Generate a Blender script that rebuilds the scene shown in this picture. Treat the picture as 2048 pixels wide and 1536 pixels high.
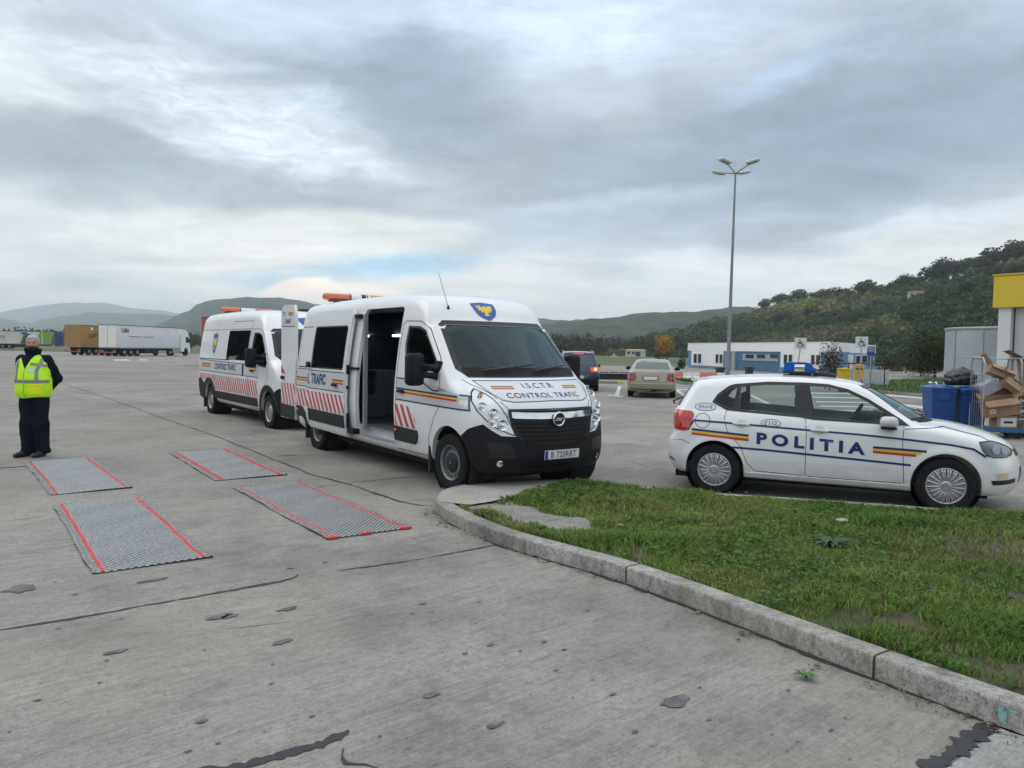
import bpy, bmesh, math, random
import numpy as np
from mathutils import Vector, Matrix
from mathutils.bvhtree import BVHTree
R = math.radians
SC = bpy.context.scene
COL = SC.collection
for o in list(bpy.data.objects): bpy.data.objects.remove(o)

# ------------------------------------------------------------------ camera
CH, CF, CP, CR = 1.7128, 1528.06, 0.0451233, 0.0167132
fw = Vector((0, math.cos(CP), -math.sin(CP))); rr = Vector((1, 0, 0)); uu = rr.cross(fw)
rt = rr*math.cos(CR)+uu*math.sin(CR); up = -rr*math.sin(CR)+uu*math.cos(CR)
cd = bpy.data.cameras.new('camera'); camo = bpy.data.objects.new('camera', cd); COL.objects.link(camo)
cd.sensor_width = 36; cd.lens = 36*CF/2048; cd.clip_start = 0.05; cd.clip_end = 40000
M = Matrix((rt, up, -fw)).transposed().to_4x4(); M.translation = Vector((0, 0, CH)); camo.matrix_world = M
SC.camera = camo
def ray(px, py):
    return (fw + rt*((px-1024)/CF) - up*((py-768)/CF))
def G(px, py, z=0.0):
    d = ray(px, py); t = (z-CH)/d.z
    return Vector((d.x*t, d.y*t, z))
def D(px, py, depth):
    d = ray(px, py); return Vector((0, 0, CH)) + d*(depth/d.y)

SC.view_settings.view_transform = 'Standard'; SC.view_settings.look = 'None'
SC.view_settings.exposure = 0.12; SC.view_settings.gamma = 1.0
SC.view_settings.use_curve_mapping = False
SC.cycles.use_denoising = True
SC.cycles.max_bounces = 8; SC.cycles.diffuse_bounces = 3; SC.cycles.glossy_bounces = 3
SC.cycles.transparent_max_bounces = 12; SC.cycles.transmission_bounces = 4; SC.cycles.volume_bounces = 2
SC.cycles.caustics_reflective = False; SC.cycles.caustics_refractive = False

# ------------------------------------------------------------------ world (overcast sky with cloud banks)
SUN_EL, SUN_AZ = R(38), R(-75)      # azimuth from +Y towards +X
W = bpy.data.worlds.new('World'); SC.world = W; W.use_nodes = True
nt = W.node_tree; nt.nodes.clear()
class NB:
    """small node-tree writer"""
    def __init__(s, t): s.t = t; s.n = 0
    def node(s, ty, **k):
        n = s.t.nodes.new(ty); s.n += 1; n.location = (200*(s.n % 30), -180*(s.n//30))
        for a, b in k.items(): setattr(n, a, b)
        return n
    def set(s, sock, v):
        if isinstance(v, bpy.types.NodeSocket): s.t.links.new(v, sock)
        elif v is not None:
            if sock.type == 'RGBA' and not isinstance(v, (int, float)) and len(v) == 3: v = tuple(v)+(1,)
            sock.default_value = v
    def math(s, op, a, b=None, c=None, clamp=False):
        n = s.node('ShaderNodeMath', operation=op, use_clamp=clamp)
        s.set(n.inputs[0], a); s.set(n.inputs[1], b) if b is not None else None
        if c is not None: s.set(n.inputs[2], c)
        return n.outputs[0]
    def vmath(s, op, a, b=None, sc=None):
        n = s.node('ShaderNodeVectorMath', operation=op)
        s.set(n.inputs[0], a)
        if b is not None: s.set(n.inputs[1], b)
        if sc is not None: s.set(n.inputs['Scale'], sc)
        return n.outputs['Value'] if op in ('LENGTH', 'DOT_PRODUCT') else n.outputs[0]
    def xyz(s, v):
        n = s.node('ShaderNodeSeparateXYZ'); s.set(n.inputs[0], v); return n.outputs
    def comb(s, x=0, y=0, z=0):
        n = s.node('ShaderNodeCombineXYZ'); s.set(n.inputs[0], x); s.set(n.inputs[1], y); s.set(n.inputs[2], z); return n.outputs[0]
    def mix(s, f, a, b, mode='MIX'):
        n = s.node('ShaderNodeMix', data_type='RGBA', blend_type=mode)
        s.set(n.inputs[0], f); s.set(n.inputs[6], a); s.set(n.inputs[7], b); return n.outputs[2]
    def noise(s, v, scale, detail=4, rough=.5, dist=0, out=0):
        n = s.node('ShaderNodeTexNoise'); s.set(n.inputs['Vector'], v)
        s.set(n.inputs['Scale'], scale); s.set(n.inputs['Detail'], detail); s.set(n.inputs['Roughness'], rough); s.set(n.inputs['Distortion'], dist)
        return n.outputs[out]
    def ramp(s, f, stops, interp='LINEAR'):
        n = s.node('ShaderNodeValToRGB'); cr = n.color_ramp; cr.interpolation = interp
        while len(cr.elements) < len(stops): cr.elements.new(.5)
        for e, (p, c) in zip(cr.elements, stops):
            e.position = p; e.color = (c, c, c, 1) if isinstance(c, (int, float)) else tuple(c)+(1,)
        s.set(n.inputs[0], f); return n.outputs[0]
    def mapr(s, f, a, b, c=0, d=1):
        n = s.node('ShaderNodeMapRange'); n.interpolation_type = 'SMOOTHSTEP'
        s.set(n.inputs[0], f); s.set(n.inputs[1], a); s.set(n.inputs[2], b); s.set(n.inputs[3], c); s.set(n.inputs[4], d); return n.outputs[0]
def lin(r, g, b, k=1.0):
    f = lambda c: (c/255/12.92 if c <= 10 else ((c/255+.055)/1.055)**2.4)*k
    return (f(r), f(g), f(b))
b = NB(nt)
tc = b.node('ShaderNodeTexCoord').outputs['Generated']
x, y, z = b.xyz(tc)
az = b.math('ARCTAN2', x, y); el = b.math('ARCSINE', z)
uv = b.comb(az, el, 0)
# noise laid out on a flat cloud deck (perspective towards the horizon), used to ruffle the cloud banks
dz = b.math('ADD', b.math('ABSOLUTE', z), 0.16)
deck = b.comb(b.math('DIVIDE', x, dz), b.math('DIVIDE', y, dz), 0)
n1 = b.noise(b.vmath('MULTIPLY', uv, (1.0, 2.6, 1)), 2.6, 7, .55, .4, out=1)
n1v = b.vmath('SUBTRACT', n1, (.5, .5, .5))
n2 = b.noise(b.vmath('MULTIPLY', uv, (1.0, 2.0, 1)), 11, 6, .6, .2, out=1)
n2v = b.vmath('SUBTRACT', n2, (.5, .5, .5))
wuv = b.vmath('ADD', uv, b.vmath('MULTIPLY', n1v, (.34, .15, 0)))
wuv = b.vmath('ADD', wuv, b.vmath('MULTIPLY', n2v, (.10, .045, 0)))
fine = b.vmath('ADD', uv, b.vmath('MULTIPLY', n2v, (.075, .045, 0)))
def azel(px, py):
    d = ray(px, py).normalized(); return math.atan2(d.x, d.y), math.asin(d.z)
def blob(px, py, sx, sy, rot=0, src=None, soft=(1.0, .25)):
    a, e = azel(px, py)
    v = b.vmath('SUBTRACT', src or wuv, (a, e, 0))
    X, Y, _ = b.xyz(v)
    c, s_ = math.cos(R(rot)), math.sin(R(rot))
    fx = b.math('ADD', b.math('MULTIPLY', X, c*CF/sx), b.math('MULTIPLY', Y, s_*CF/sx))
    fy = b.math('ADD', b.math('MULTIPLY', X, -s_*CF/sy), b.math('MULTIPLY', Y, c*CF/sy))
    r2 = b.math('SQRT', b.math('ADD', b.math('MULTIPLY', fx, fx), b.math('MULTIPLY', fy, fy)))
    return b.mapr(r2, soft[0], soft[1])
sky = b.node('ShaderNodeTexSky'); sky.sky_type = 'NISHITA'; sky.sun_disc = False
sky.sun_elevation = SUN_EL; sky.sun_rotation = SUN_AZ; sky.air_density = 1.2; sky.dust_density = 2
skyc = b.vmath('SCALE', sky.outputs[0], sc=0.10)
base = b.ramp(b.math('MULTIPLY', el, 1/1.2), [(0, lin(228, 222, 214)), (.10, lin(222, 220, 216)), (.22, lin(200, 206, 212)),
        (.36, lin(192, 204, 218)), (.6, lin(232, 240, 250)), (1, lin(255, 255, 255))])
col = base
BL = [  # px, py, sx, sy, rot, colour, strength, warp
 (1500, 330, 900, 230, 6, (140, 153, 167), .95, 0), (800, 190, 420, 170, -12, (146, 159, 173), .85, 0),
 (150, 330, 560, 110, -8, (156, 167, 174), .95, 0), (640, 375, 620, 80, -3, (158, 168, 178), .8, 0),
 (120, 470, 360, 100, 0, (184, 190, 196), .7, 0), (1120, 470, 380, 70, 3, (172, 183, 195), .8, 0),
 (1500, 470, 420, 60, 8, (176, 187, 198), .6, 0), (1900, 230, 560, 270, 10, (144, 158, 173), .8, 0),
 (140, 45, 180, 40, 0, (200, 210, 218), .7, 0), (80, 140, 330, 110, 0, (222, 228, 228), .9, 0),
 (420, 200, 380, 150, -14, (212, 222, 230), .75, 0), (520, 300, 330, 42, -3, (220, 225, 230), .75, 0),
 (300, 230, 260, 40, -20, (186, 196, 206), .6, 1),
 (1150, 50, 420, 90, 3, (222, 236, 252), 1.0, 0), (700, 40, 380, 70, 0, (205, 216, 228), .6, 0),
 (1560, 150, 260, 40, 14, (182, 200, 220), .7, 0),
 (520, 480, 520, 62, 2, (222, 222, 218), .85, 0), (1250, 400, 340, 34, 5, (194, 204, 214), .6, 0),
 (1750, 480, 420, 28, 8, (205, 213, 222), .75, 0), (1750, 580, 420, 60, 4, (204, 208, 212), .7, 0),
 (1350, 560, 500, 60, 0, (208, 212, 216), .6, 0),
 (790, 530, 290, 34, 5, (160, 196, 218), 1.0, 1), (550, 556, 180, 22, 5, (176, 202, 216), .9, 1),
 (230, 572, 190, 20, -6, (190, 198, 206), .8, 1), (300, 600, 120, 14, 0, (196, 202, 208), .6, 1),
 (150, 600, 260, 30, 0, (222, 214, 206), .7, 0), (900, 610, 400, 40, 0, (216, 212, 208), .5, 0), (1330, 545, 260, 46, 0, (214, 216, 218), .5, 0),
 (620, 596, 104, 50, 0, (255, 238, 222), 1.0, 2), (715, 604, 120, 40, 0, (250, 234, 220), .95, 2), (560, 606, 60, 30, 0, (250, 234, 222), .9, 2)]
for px, py, sx, sy, rot, c, st, wp in BL:
    m = blob(px, py, sx, sy, rot, fine if wp else wuv, (1.0, .72) if wp == 2 else (1.05, .12))
    col = b.mix(b.math('MULTIPLY', m, st), col, lin(*c))
# ruffles: streaks of light and dark in the deck
st1 = b.noise(b.vmath('MULTIPLY', deck, (1.0, 1.6, 1)), 1.5, 8, .6, .6)
st2 = b.noise(b.vmath('MULTIPLY', uv, (1.2, 4.5, 1)), 6, 7, .62, .5)
col = b.mix(1.0, col, b.ramp(st1, [(.25, .78), (.5, 1.0), (.75, 1.18)]), 'MULTIPLY')
col = b.mix(1.0, col, b.ramp(st2, [(.25, .86), (.5, 1.0), (.75, 1.13)]), 'MULTIPLY')
st3 = b.noise(b.vmath('MULTIPLY', wuv, (2.2, 7.5, 1)), 9, 6, .6, .8)
mm = blob(430, 230, 520, 200, -12)
col = b.mix(mm, col, b.mix(1, col, b.ramp(st3, [(.3, .86), (.5, 1.0), (.68, 1.14)]), 'MULTIPLY'))
ck = b.node('ShaderNodeGamma'); b.set(ck.inputs[0], b.vmath('SCALE', col, sc=1/.56)); ck.inputs[1].default_value = 1.28; col = b.vmath('SCALE', ck.outputs[0], sc=.56)
col = b.mix(.06, col, skyc)
col = b.vmath('SCALE', col, sc=b.math('ADD', 1.06, b.math('MULTIPLY', 1.1, b.math('POWER', 2.718, b.math('MULTIPLY', b.math('MAXIMUM', el, 0), -9)))))
gr = b.mapr(z, -.02, .0); col = b.mix(gr, (.16, .17, .15), col)
bg = b.node('ShaderNodeBackground'); b.set(bg.inputs[0], col); bg.inputs[1].default_value = 1.06
nt.links.new(bg.outputs[0], b.node('ShaderNodeOutputWorld').inputs[0])
W.cycles.sampling_method = 'MANUAL'; W.cycles.sample_map_resolution = 512

sl = bpy.data.lights.new('sun', 'SUN'); sl.energy = 0.6; sl.angle = R(40); sl.color = (1, .95, .88)
so = bpy.data.objects.new('sun', sl); COL.objects.link(so)
sd = Vector((math.cos(SUN_EL)*math.sin(SUN_AZ), math.cos(SUN_EL)*math.cos(SUN_AZ), math.sin(SUN_EL)))
so.rotation_euler = sd.to_track_quat('Z', 'Y').to_euler()

# ------------------------------------------------------------------ materials
def mat(name, col, rough=.5, metal=0., var=.0, vscale=6., bump=0., bscale=40., coat=0., spec=.5, emit=None, estr=1., dirt=None, col2=None, detail=5):
    m = bpy.data.materials.new(name); m.use_nodes = True; t = m.node_tree; b = NB(t)
    p = t.nodes['Principled BSDF']
    tc = b.node('ShaderNodeTexCoord').outputs['Object']
    c = col if len(col) == 4 else tuple(col)+(1,)
    out = None
    if var or col2:
        n = b.noise(tc, vscale, detail, .6)
        lo = tuple(v*(1-var) for v in c[:3]); hi = tuple(min(1, v*(1+var)) for v in (col2 or c)[:3])
        out = b.ramp(n, [(.3, lo), (.7, hi)])
    if dirt:                                   # road film: (colour, z low, z high, strength) in the object's own frame
        dc, z0, z1, ds = dirt
        zz = b.xyz(tc)[2]
        f = b.math('MULTIPLY', b.mapr(zz, z1, z0), b.ramp(b.noise(tc, 7, 6, .7), [(.25, .15), (.8, 1.)]))
        f = b.math('MULTIPLY', f, ds)
        out = b.mix(f, out if out is not None else c, dc)
        rg = b.mix(f, (rough,)*3, (.8,)*3); b.set(p.inputs['Roughness'], rg)
    else: p.inputs['Roughness'].default_value = rough
    if out is not None: b.set(p.inputs['Base Color'], out)
    else: p.inputs['Base Color'].default_value = c
    p.inputs['Metallic'].default_value = metal
    p.inputs['Specular IOR Level'].default_value = spec
    if coat: p.inputs['Coat Weight'].default_value = coat; p.inputs['Coat Roughness'].default_value = .06
    if bump:
        bn = b.node('ShaderNodeBump'); bn.inputs['Strength'].default_value = bump; bn.inputs['Distance'].default_value = .01
        b.set(bn.inputs['Height'], b.noise(tc, bscale, 5, .6)); b.set(p.inputs['Normal'], bn.outputs[0])
    if emit: b.set(p.inputs['Emission Color'], tuple(emit)); p.inputs['Emission Strength'].default_value = estr
    return m
def glass(name, tint, ior=1.5, boost=1.0, rough=.0, gc=(.82, .95, 1)):
    m = bpy.data.materials.new(name); m.use_nodes = True; t = m.node_tree; t.nodes.clear(); b = NB(t)
    tr = b.node('ShaderNodeBsdfTransparent'); b.set(tr.inputs[0], tint)
    gl = b.node('ShaderNodeBsdfGlossy'); gl.inputs['Roughness'].default_value = rough; b.set(gl.inputs[0], gc)
    fr = b.node('ShaderNodeFresnel'); fr.inputs[0].default_value = ior
    mx = b.node('ShaderNodeMixShader'); b.set(mx.inputs[0], b.math('MULTIPLY', fr.outputs[0], boost, clamp=True))
    t.links.new(tr.outputs[0], mx.inputs[1]); t.links.new(gl.outputs[0], mx.inputs[2])
    t.links.new(mx.outputs[0], b.node('ShaderNodeOutputMaterial').inputs[0]); return m
DUST = (.23, .21, .18)
white_paint = mat('white_paint', (.80, .82, .82), .3, coat=.6, dirt=(DUST, .22, 1.0, .62), var=.02, vscale=3)
white_door = mat('white_door_paint', (.78, .80, .80), .32, coat=.5, dirt=(DUST, .25, 1.0, .62))
polo_paint = mat('polo_paint', (.83, .84, .84), .25, coat=.8, dirt=(DUST, .15, .62, .6))
black_plastic = mat('black_plastic', (.011, .012, .014), .6, var=.15, bump=.05, bscale=200, spec=.22)
trim_plastic = mat('grey_trim_plastic', (.026, .027, .030), .65, var=.1, spec=.25)
rubber = mat('rubber', (.018, .018, .019), .8, var=.25, vscale=30, dirt=None)
tyre_m = mat('tyre_rubber', (.018, .018, .019), .9, spec=.2, var=.3, vscale=25, bump=.3, bscale=60)
liner_m = mat('wheel_well', (.012, .012, .012), .95)
chrome = mat('chrome', (.75, .77, .78), .12, 1.0)
rim_grey = mat('steel_rim_grey', (.24, .25, .25), .5, .5, var=.15, vscale=20)
silver = mat('silver_wheel', (.42, .43, .44), .35, .6, var=.06, vscale=20)
steel = mat('galvanised_steel', (.42, .44, .45), .42, .8, var=.15, vscale=8)
dark_steel = mat('dark_steel', (.10, .105, .11), .5, .6, var=.2)
navy = mat('navy_film', (.018, .028, .16), .4)
yellow_f = mat('yellow_film', (.75, .52, .04), .4)
red_f = mat('red_film', (.60, .035, .03), .4)
hatch_red = mat('reflective_red', (.55, .05, .06), .35)
grey_f = mat('grey_film', (.56, .58, .58), .35)
blackf = mat('black_film', (.01, .01, .012), .4)
gap_m = mat('shut_line', (.03, .03, .032), .9)
orange_lens = mat('orange_lens', (.62, .13, .03), .15, coat=.8)
amber_r = mat('amber_reflector', (.75, .20, .02), .2)
white_lens = mat('white_lens', (.75, .77, .78), .15, coat=.5)
red_lens = mat('red_lens', (.50, .012, .012), .1, coat=1)
red_dark = mat('dark_red_lens', (.22, .01, .015), .1, coat=1)
white_plain = mat('white_plastic', (.75, .76, .76), .4)
dark_glass = mat('privacy_glass', (.006, .007, .009), .03, spec=.5)
far_glass = mat('car_rear_glass', (.05, .07, .07), .05, spec=.8)
win_glass = glass('side_window_glass', (.80, .86, .84), 1.5, .75)
tint_glass = glass('tinted_side_glass', (.35, .40, .39), 1.5, 1.0)
ws_glass = glass('windscreen_glass', (.74, .86, .84), 1.5, 1.0, gc=(.70, .92, 1))
lamp_glass = glass('headlamp_glass', (.95, .96, .97), 1.45, .9)
interior = mat('dark_interior', (.018, .021, .023), .85, spec=.2)
seat_m = mat('seat_cloth', (.022, .025, .028), .9, var=.2, spec=.2)
dash_m = mat('dashboard', (.032, .042, .044), .7, spec=.25)

# ------------------------------------------------------------------ geometry helpers
def mkmesh(name, V, F, mats=None, smooth=False, midx=None, sharp=None):
    me = bpy.data.meshes.new(name)
    V = np.asarray(V, np.float32).reshape(-1, 3)
    if isinstance(F, np.ndarray):
        n, k = F.shape
        me.vertices.add(len(V)); me.vertices.foreach_set('co', V.ravel())
        me.loops.add(n*k); me.loops.foreach_set('vertex_index', F.astype(np.int32).ravel())
        me.polygons.add(n); me.polygons.foreach_set('loop_start', np.arange(0, n*k, k, dtype=np.int32))
    else: me.from_pydata([tuple(map(float, v)) for v in V], [], F)
    if mats:
        for m in (mats if isinstance(mats, (list, tuple)) else [mats]): me.materials.append(m)
    if midx is not None: me.polygons.foreach_set('material_index', np.asarray(midx, np.int32))
    me.update(calc_edges=True); me.validate()
    if smooth:
        me.polygons.foreach_set('use_smooth', [True]*len(me.polygons))
        if sharp: me.set_sharp_from_angle(angle=R(sharp))
    return me
def ob(name, me, parent=None, m=None, loc=None, rot=None):
    if m: me.materials.clear(); me.materials.append(m)
    o = bpy.data.objects.new(name, me); COL.objects.link(o)
    if parent: o.parent = parent
    if loc is not None: o.location = loc
    if rot is not None: o.rotation_euler = rot
    return o
def tag(o, label=None, cat=None, group=None, kind=None):
    if label: o['label'] = label
    if cat: o['category'] = cat
    if group: o['group'] = group
    if kind: o['kind'] = kind
    return o
def root(name, label, cat, loc=(0, 0, 0), rz=0, group=None):
    o = bpy.data.objects.new(name, None); COL.objects.link(o); o.empty_display_size = .2
    o.location = loc; o.rotation_euler = (0, 0, rz); return tag(o, label, cat, group)
def dup(o, parent=None):
    c = o.copy(); COL.objects.link(c); c.parent = parent
    for ch in o.children: dup(ch, c)
    return c
class MB:
    """collects boxes, tubes, lathes into one mesh"""
    def __init__(s): s.V = []; s.F = []; s.MI = []; s.mi = 0
    def add(s, V, F):
        n = len(s.V); s.V += [tuple(v) for v in V]; s.F += [tuple(i+n for i in f) for f in F]; s.MI += [s.mi]*len(F); return s
    def box(s, a, c, mtx=None, bev=0.0):
        x0, y0, z0 = a; x1, y1, z1 = c
        if bev > 0:
            bev = min(bev, abs(x1-x0)/2.01, abs(y1-y0)/2.01, abs(z1-z0)/2.01)
            bm = bmesh.new(); bmesh.ops.create_cube(bm, size=1)
            for v in bm.verts: v.co = Vector(((x0+x1)/2+v.co.x*(x1-x0), (y0+y1)/2+v.co.y*(y1-y0), (z0+z1)/2+v.co.z*(z1-z0)))
            bmesh.ops.bevel(bm, geom=bm.edges[:], offset=bev, segments=2, profile=.5, affect='EDGES')
            bm.verts.index_update(); V = [v.co.copy() for v in bm.verts]; F = [tuple(v.index for v in f.verts) for f in bm.faces]; bm.free()
        else:
            V = [Vector((x, y, z)) for x in (x0, x1) for y in (y0, y1) for z in (z0, z1)]
            F = [(0, 1, 3, 2), (4, 6, 7, 5), (0, 4, 5, 1), (2, 3, 7, 6), (0, 2, 6, 4), (1, 5, 7, 3)]
        if mtx is not None: V = [mtx @ v for v in V]
        return s.add(V, F)
    def tube(s, pts, r, n=10, cap=True, closed=False):
        pts = [Vector(p) for p in pts]; N = len(pts); rs = r if isinstance(r, (list, tuple)) else [r]*N
        V = []; F = []; u = None
        for i, p in enumerate(pts):
            if closed: t = pts[(i+1) % N]-pts[i-1]
            else: t = pts[min(i+1, N-1)]-pts[max(i-1, 0)]
            t.normalize()
            if u is None: u = t.orthogonal().normalized()
            else: u = (u-t*u.dot(t)).normalized()
            w = t.cross(u)
            for k in range(n):
                a = 2*math.pi*k/n; V.append(p+(u*math.cos(a)+w*math.sin(a))*rs[i])
        for i in range(N if closed else N-1):
            j = (i+1) % N
            for k in range(n): F.append((i*n+k, i*n+(k+1) % n, j*n+(k+1) % n, j*n+k))
        if cap and not closed: F.append(tuple(range(n))[::-1]); F.append(tuple((N-1)*n+k for k in range(n)))
        return s.add(V, F)
    def lathe(s, prof, n=32, mtx=None, a0=0, a1=2*math.pi):
        """profile (r, h) about local Z"""
        V = []; F = []; full = abs(a1-a0-2*math.pi) < 1e-6; nn = n if full else n+1
        for k in range(nn):
            a = a0+(a1-a0)*k/n
            for r, h in prof: V.append(Vector((r*math.cos(a), r*math.sin(a), h)))
        m = len(prof)
        for k in range(n):
            k2 = (k+1) % nn
            for i in range(m-1): F.append((k*m+i, k2*m+i, k2*m+i+1, k*m+i+1))
        if mtx is not None: V = [mtx @ v for v in V]
        return s.add(V, F)
    def prism(s, poly, z0, z1, mtx=None):
        """2-D polygon (x, y) extruded z0..z1"""
        n = len(poly); V = [Vector((p[0], p[1], z0)) for p in poly]+[Vector((p[0], p[1], z1)) for p in poly]
        F = [tuple(range(n))[::-1], tuple(range(n, 2*n))]+[(i, (i+1) % n, n+(i+1) % n, n+i) for i in range(n)]
        if mtx is not None: V = [mtx @ v for v in V]
        return s.add(V, F)
    def grid(s, fn, nu, nv):
        V = [fn(i/nu, j/nv) for i in range(nu+1) for j in range(nv+1)]
        return s.add(V, [(i*(nv+1)+j, (i+1)*(nv+1)+j, (i+1)*(nv+1)+j+1, i*(nv+1)+j+1) for i in range(nu) for j in range(nv)])
    def me(s, name, mats, smooth=False, sharp=35):
        me = mkmesh(name, s.V, s.F, mats, False, s.MI)
        bm = bmesh.new(); bm.from_mesh(me); bmesh.ops.recalc_face_normals(bm, faces=bm.faces[:]); bm.to_mesh(me); bm.free()
        if smooth:
            me.polygons.foreach_set('use_smooth', [True]*len(me.polygons)); me.set_sharp_from_angle(angle=R(sharp))
        return me
    def ob(s, name, mats, parent=None, smooth=False, loc=None, rot=None, sharp=35):
        return ob(name, s.me(name, mats, smooth, sharp), parent, None, loc, rot)
XZ = Matrix(((1, 0, 0, 0), (0, 0, -1, 0), (0, 1, 0, 0), (0, 0, 0, 1)))   # (a,b,c)->(a,-c,b): prism profile in XZ, depth along -Y
YZ = Matrix(((0, 0, 1, 0), (1, 0, 0, 0), (0, 1, 0, 0), (0, 0, 0, 1)))    # (a,b,c)->(c,a,b): profile in YZ, depth along X

def surfnet(f, lo, hi, h, newton=3):
    lo = np.array(lo, float); n = np.ceil((np.array(hi)-lo)/h).astype(int)+1
    ax = [lo[i]+h*np.arange(n[i]) for i in range(3)]
    F = np.empty(n)
    for i in range(n[0]):
        X, Y, Z = np.meshgrid(ax[0][i:i+1], ax[1], ax[2], indexing='ij')
        F[i] = f(np.stack([X, Y, Z], -1).reshape(-1, 3)).reshape(n[1], n[2])
    S = F < 0
    c = n-1; acc = np.zeros((*c, 3)); cnt = np.zeros(c)
    for a in range(3):
        o1, o2 = [x for x in range(3) if x != a]
        sl0 = [slice(None)]*3; sl1 = [slice(None)]*3; sl0[a] = slice(0, -1); sl1[a] = slice(1, None)
        A = F[tuple(sl0)]; B = F[tuple(sl1)]; cr = (A < 0) != (B < 0)
        t = np.where(cr, A/(np.where(cr, A-B, 1)), 0)
        for d1 in (0, 1):
            for d2 in (0, 1):
                s = [slice(None)]*3; s[o1] = slice(d1, d1+c[o1]); s[o2] = slice(d2, d2+c[o2])
                k = cr[tuple(s)]; tt = t[tuple(s)]
                cnt += k; acc[..., a] += np.where(k, tt, 0)
                acc[..., o1] += np.where(k, d1, 0); acc[..., o2] += np.where(k, d2, 0)
    act = cnt > 0; idx = -np.ones(c, int); idx[act] = np.arange(act.sum())
    I = np.argwhere(act); V = lo+h*(I+acc[act]/cnt[act][:, None])
    Q = []
    for a in range(3):
        o1, o2 = (a+1) % 3, (a+2) % 3
        s = [slice(1, -1)]*3; s[a] = slice(0, n[a]-1); s1 = list(s); s1[a] = slice(1, n[a])
        A = S[tuple(s)]; B = S[tuple(s1)]
        for flip, k in ((False, A & ~B), (True, ~A & B)):
            e = np.argwhere(k)
            if not len(e): continue
            off = np.zeros(3, int); off[o1] = 1; off[o2] = 1; e = e+off
            q = []
            for d1, d2 in ((1, 1), (0, 1), (0, 0), (1, 0)):
                g = e.copy(); g[:, o1] -= d1; g[:, o2] -= d2; q.append(idx[g[:, 0], g[:, 1], g[:, 2]])
            q = np.stack(q, 1); Q.append(q[:, ::-1] if flip else q)
    Q = np.concatenate(Q)
    e = h*.05
    for _ in range(newton):
        f0 = f(V); g = np.stack([(f(V+np.eye(3)[i]*e)-f(V-np.eye(3)[i]*e))/(2*e) for i in range(3)], 1)
        g2 = (g*g).sum(1); st = -f0/np.maximum(g2, .05); st = np.clip(st*np.sqrt(g2), -h*.4, h*.4)/np.sqrt(np.maximum(g2, 1e-9))
        V = V+g*st[:, None]
    return V, Q
def polysdf(px, pz, poly):
    P = np.array(poly, float); Qn = np.roll(P, -1, 0); d2 = np.full(px.shape, 1e9); ins = np.zeros(px.shape, bool)
    for (ax_, az_), (bx, bz) in zip(P, Qn):
        ex, ez = bx-ax_, bz-az_; wx = px-ax_; wz = pz-az_
        t = np.clip((wx*ex+wz*ez)/(ex*ex+ez*ez), 0, 1)
        d2 = np.minimum(d2, (wx-ex*t)**2+(wz-ez*t)**2)
        cnd = ((az_ > pz) != (bz > pz)) & (px < (bx-ax_)*(pz-az_)/((bz-az_) if bz != az_ else 1e-9)+ax_)
        ins ^= cnd
    return np.where(ins, -1, 1)*np.sqrt(d2)
def smax(a, c, k):
    h = np.clip(.5+.5*(a-c)/k, 0, 1); return c*(1-h)+a*h+k*h*(1-h)
def smin(a, c, k): return -smax(-a, -c, k)
def spline(pts, n=6, closed=True):
    """Catmull-Rom through pts; a point may be (x, z, 's') to stay sharp"""
    P = [p[:2] for p in pts]; S = [len(p) > 2 for p in pts]; N = len(P); out = []
    for i in range(N if closed else N-1):
        p1, p2 = np.array(P[i]), np.array(P[(i+1) % N])
        p0 = np.array(P[i-1]) if not S[i] and (closed or i > 0) else p1-(p2-p1)
        p3 = np.array(P[(i+2) % N]) if not S[(i+1) % N] and (closed or i+2 < N) else p2+(p2-p1)
        # centripetal-ish: shorten tangents to segment length
        L = np.linalg.norm(p2-p1); m1 = p2-p0; m2 = p3-p1
        m1 = m1/max(np.linalg.norm(m1), 1e-9)*L; m2 = m2/max(np.linalg.norm(m2), 1e-9)*L
        for j in range(n):
            t = j/n; out.append(tuple((2*t**3-3*t*t+1)*p1+(t**3-2*t*t+t)*m1+(-2*t**3+3*t*t)*p2+(t**3-t*t)*m2))
    if not closed: out.append(tuple(P[-1]))
    return out
def boolean(me, cutter, op='DIFFERENCE'):
    a = bpy.data.objects.new('a', me); c = bpy.data.objects.new('c', cutter); COL.objects.link(a); COL.objects.link(c)
    md = a.modifiers.new('b', 'BOOLEAN'); md.operation = op; md.solver = 'EXACT'; md.object = c
    dg = bpy.context.evaluated_depsgraph_get(); dg.update()
    out = bpy.data.meshes.new_from_object(a.evaluated_get(dg)); out.name = me.name
    bpy.data.objects.remove(a); bpy.data.objects.remove(c); return out
def smoothed(me, ang=40):
    me.polygons.foreach_set('use_smooth', [True]*len(me.polygons)); me.set_sharp_from_angle(angle=R(ang)); return me
def poly2mesh(poly):
    bm = bmesh.new(); bm.faces.new([bm.verts.new((p[0], p[1], 0)) for p in poly]); return bm
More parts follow.
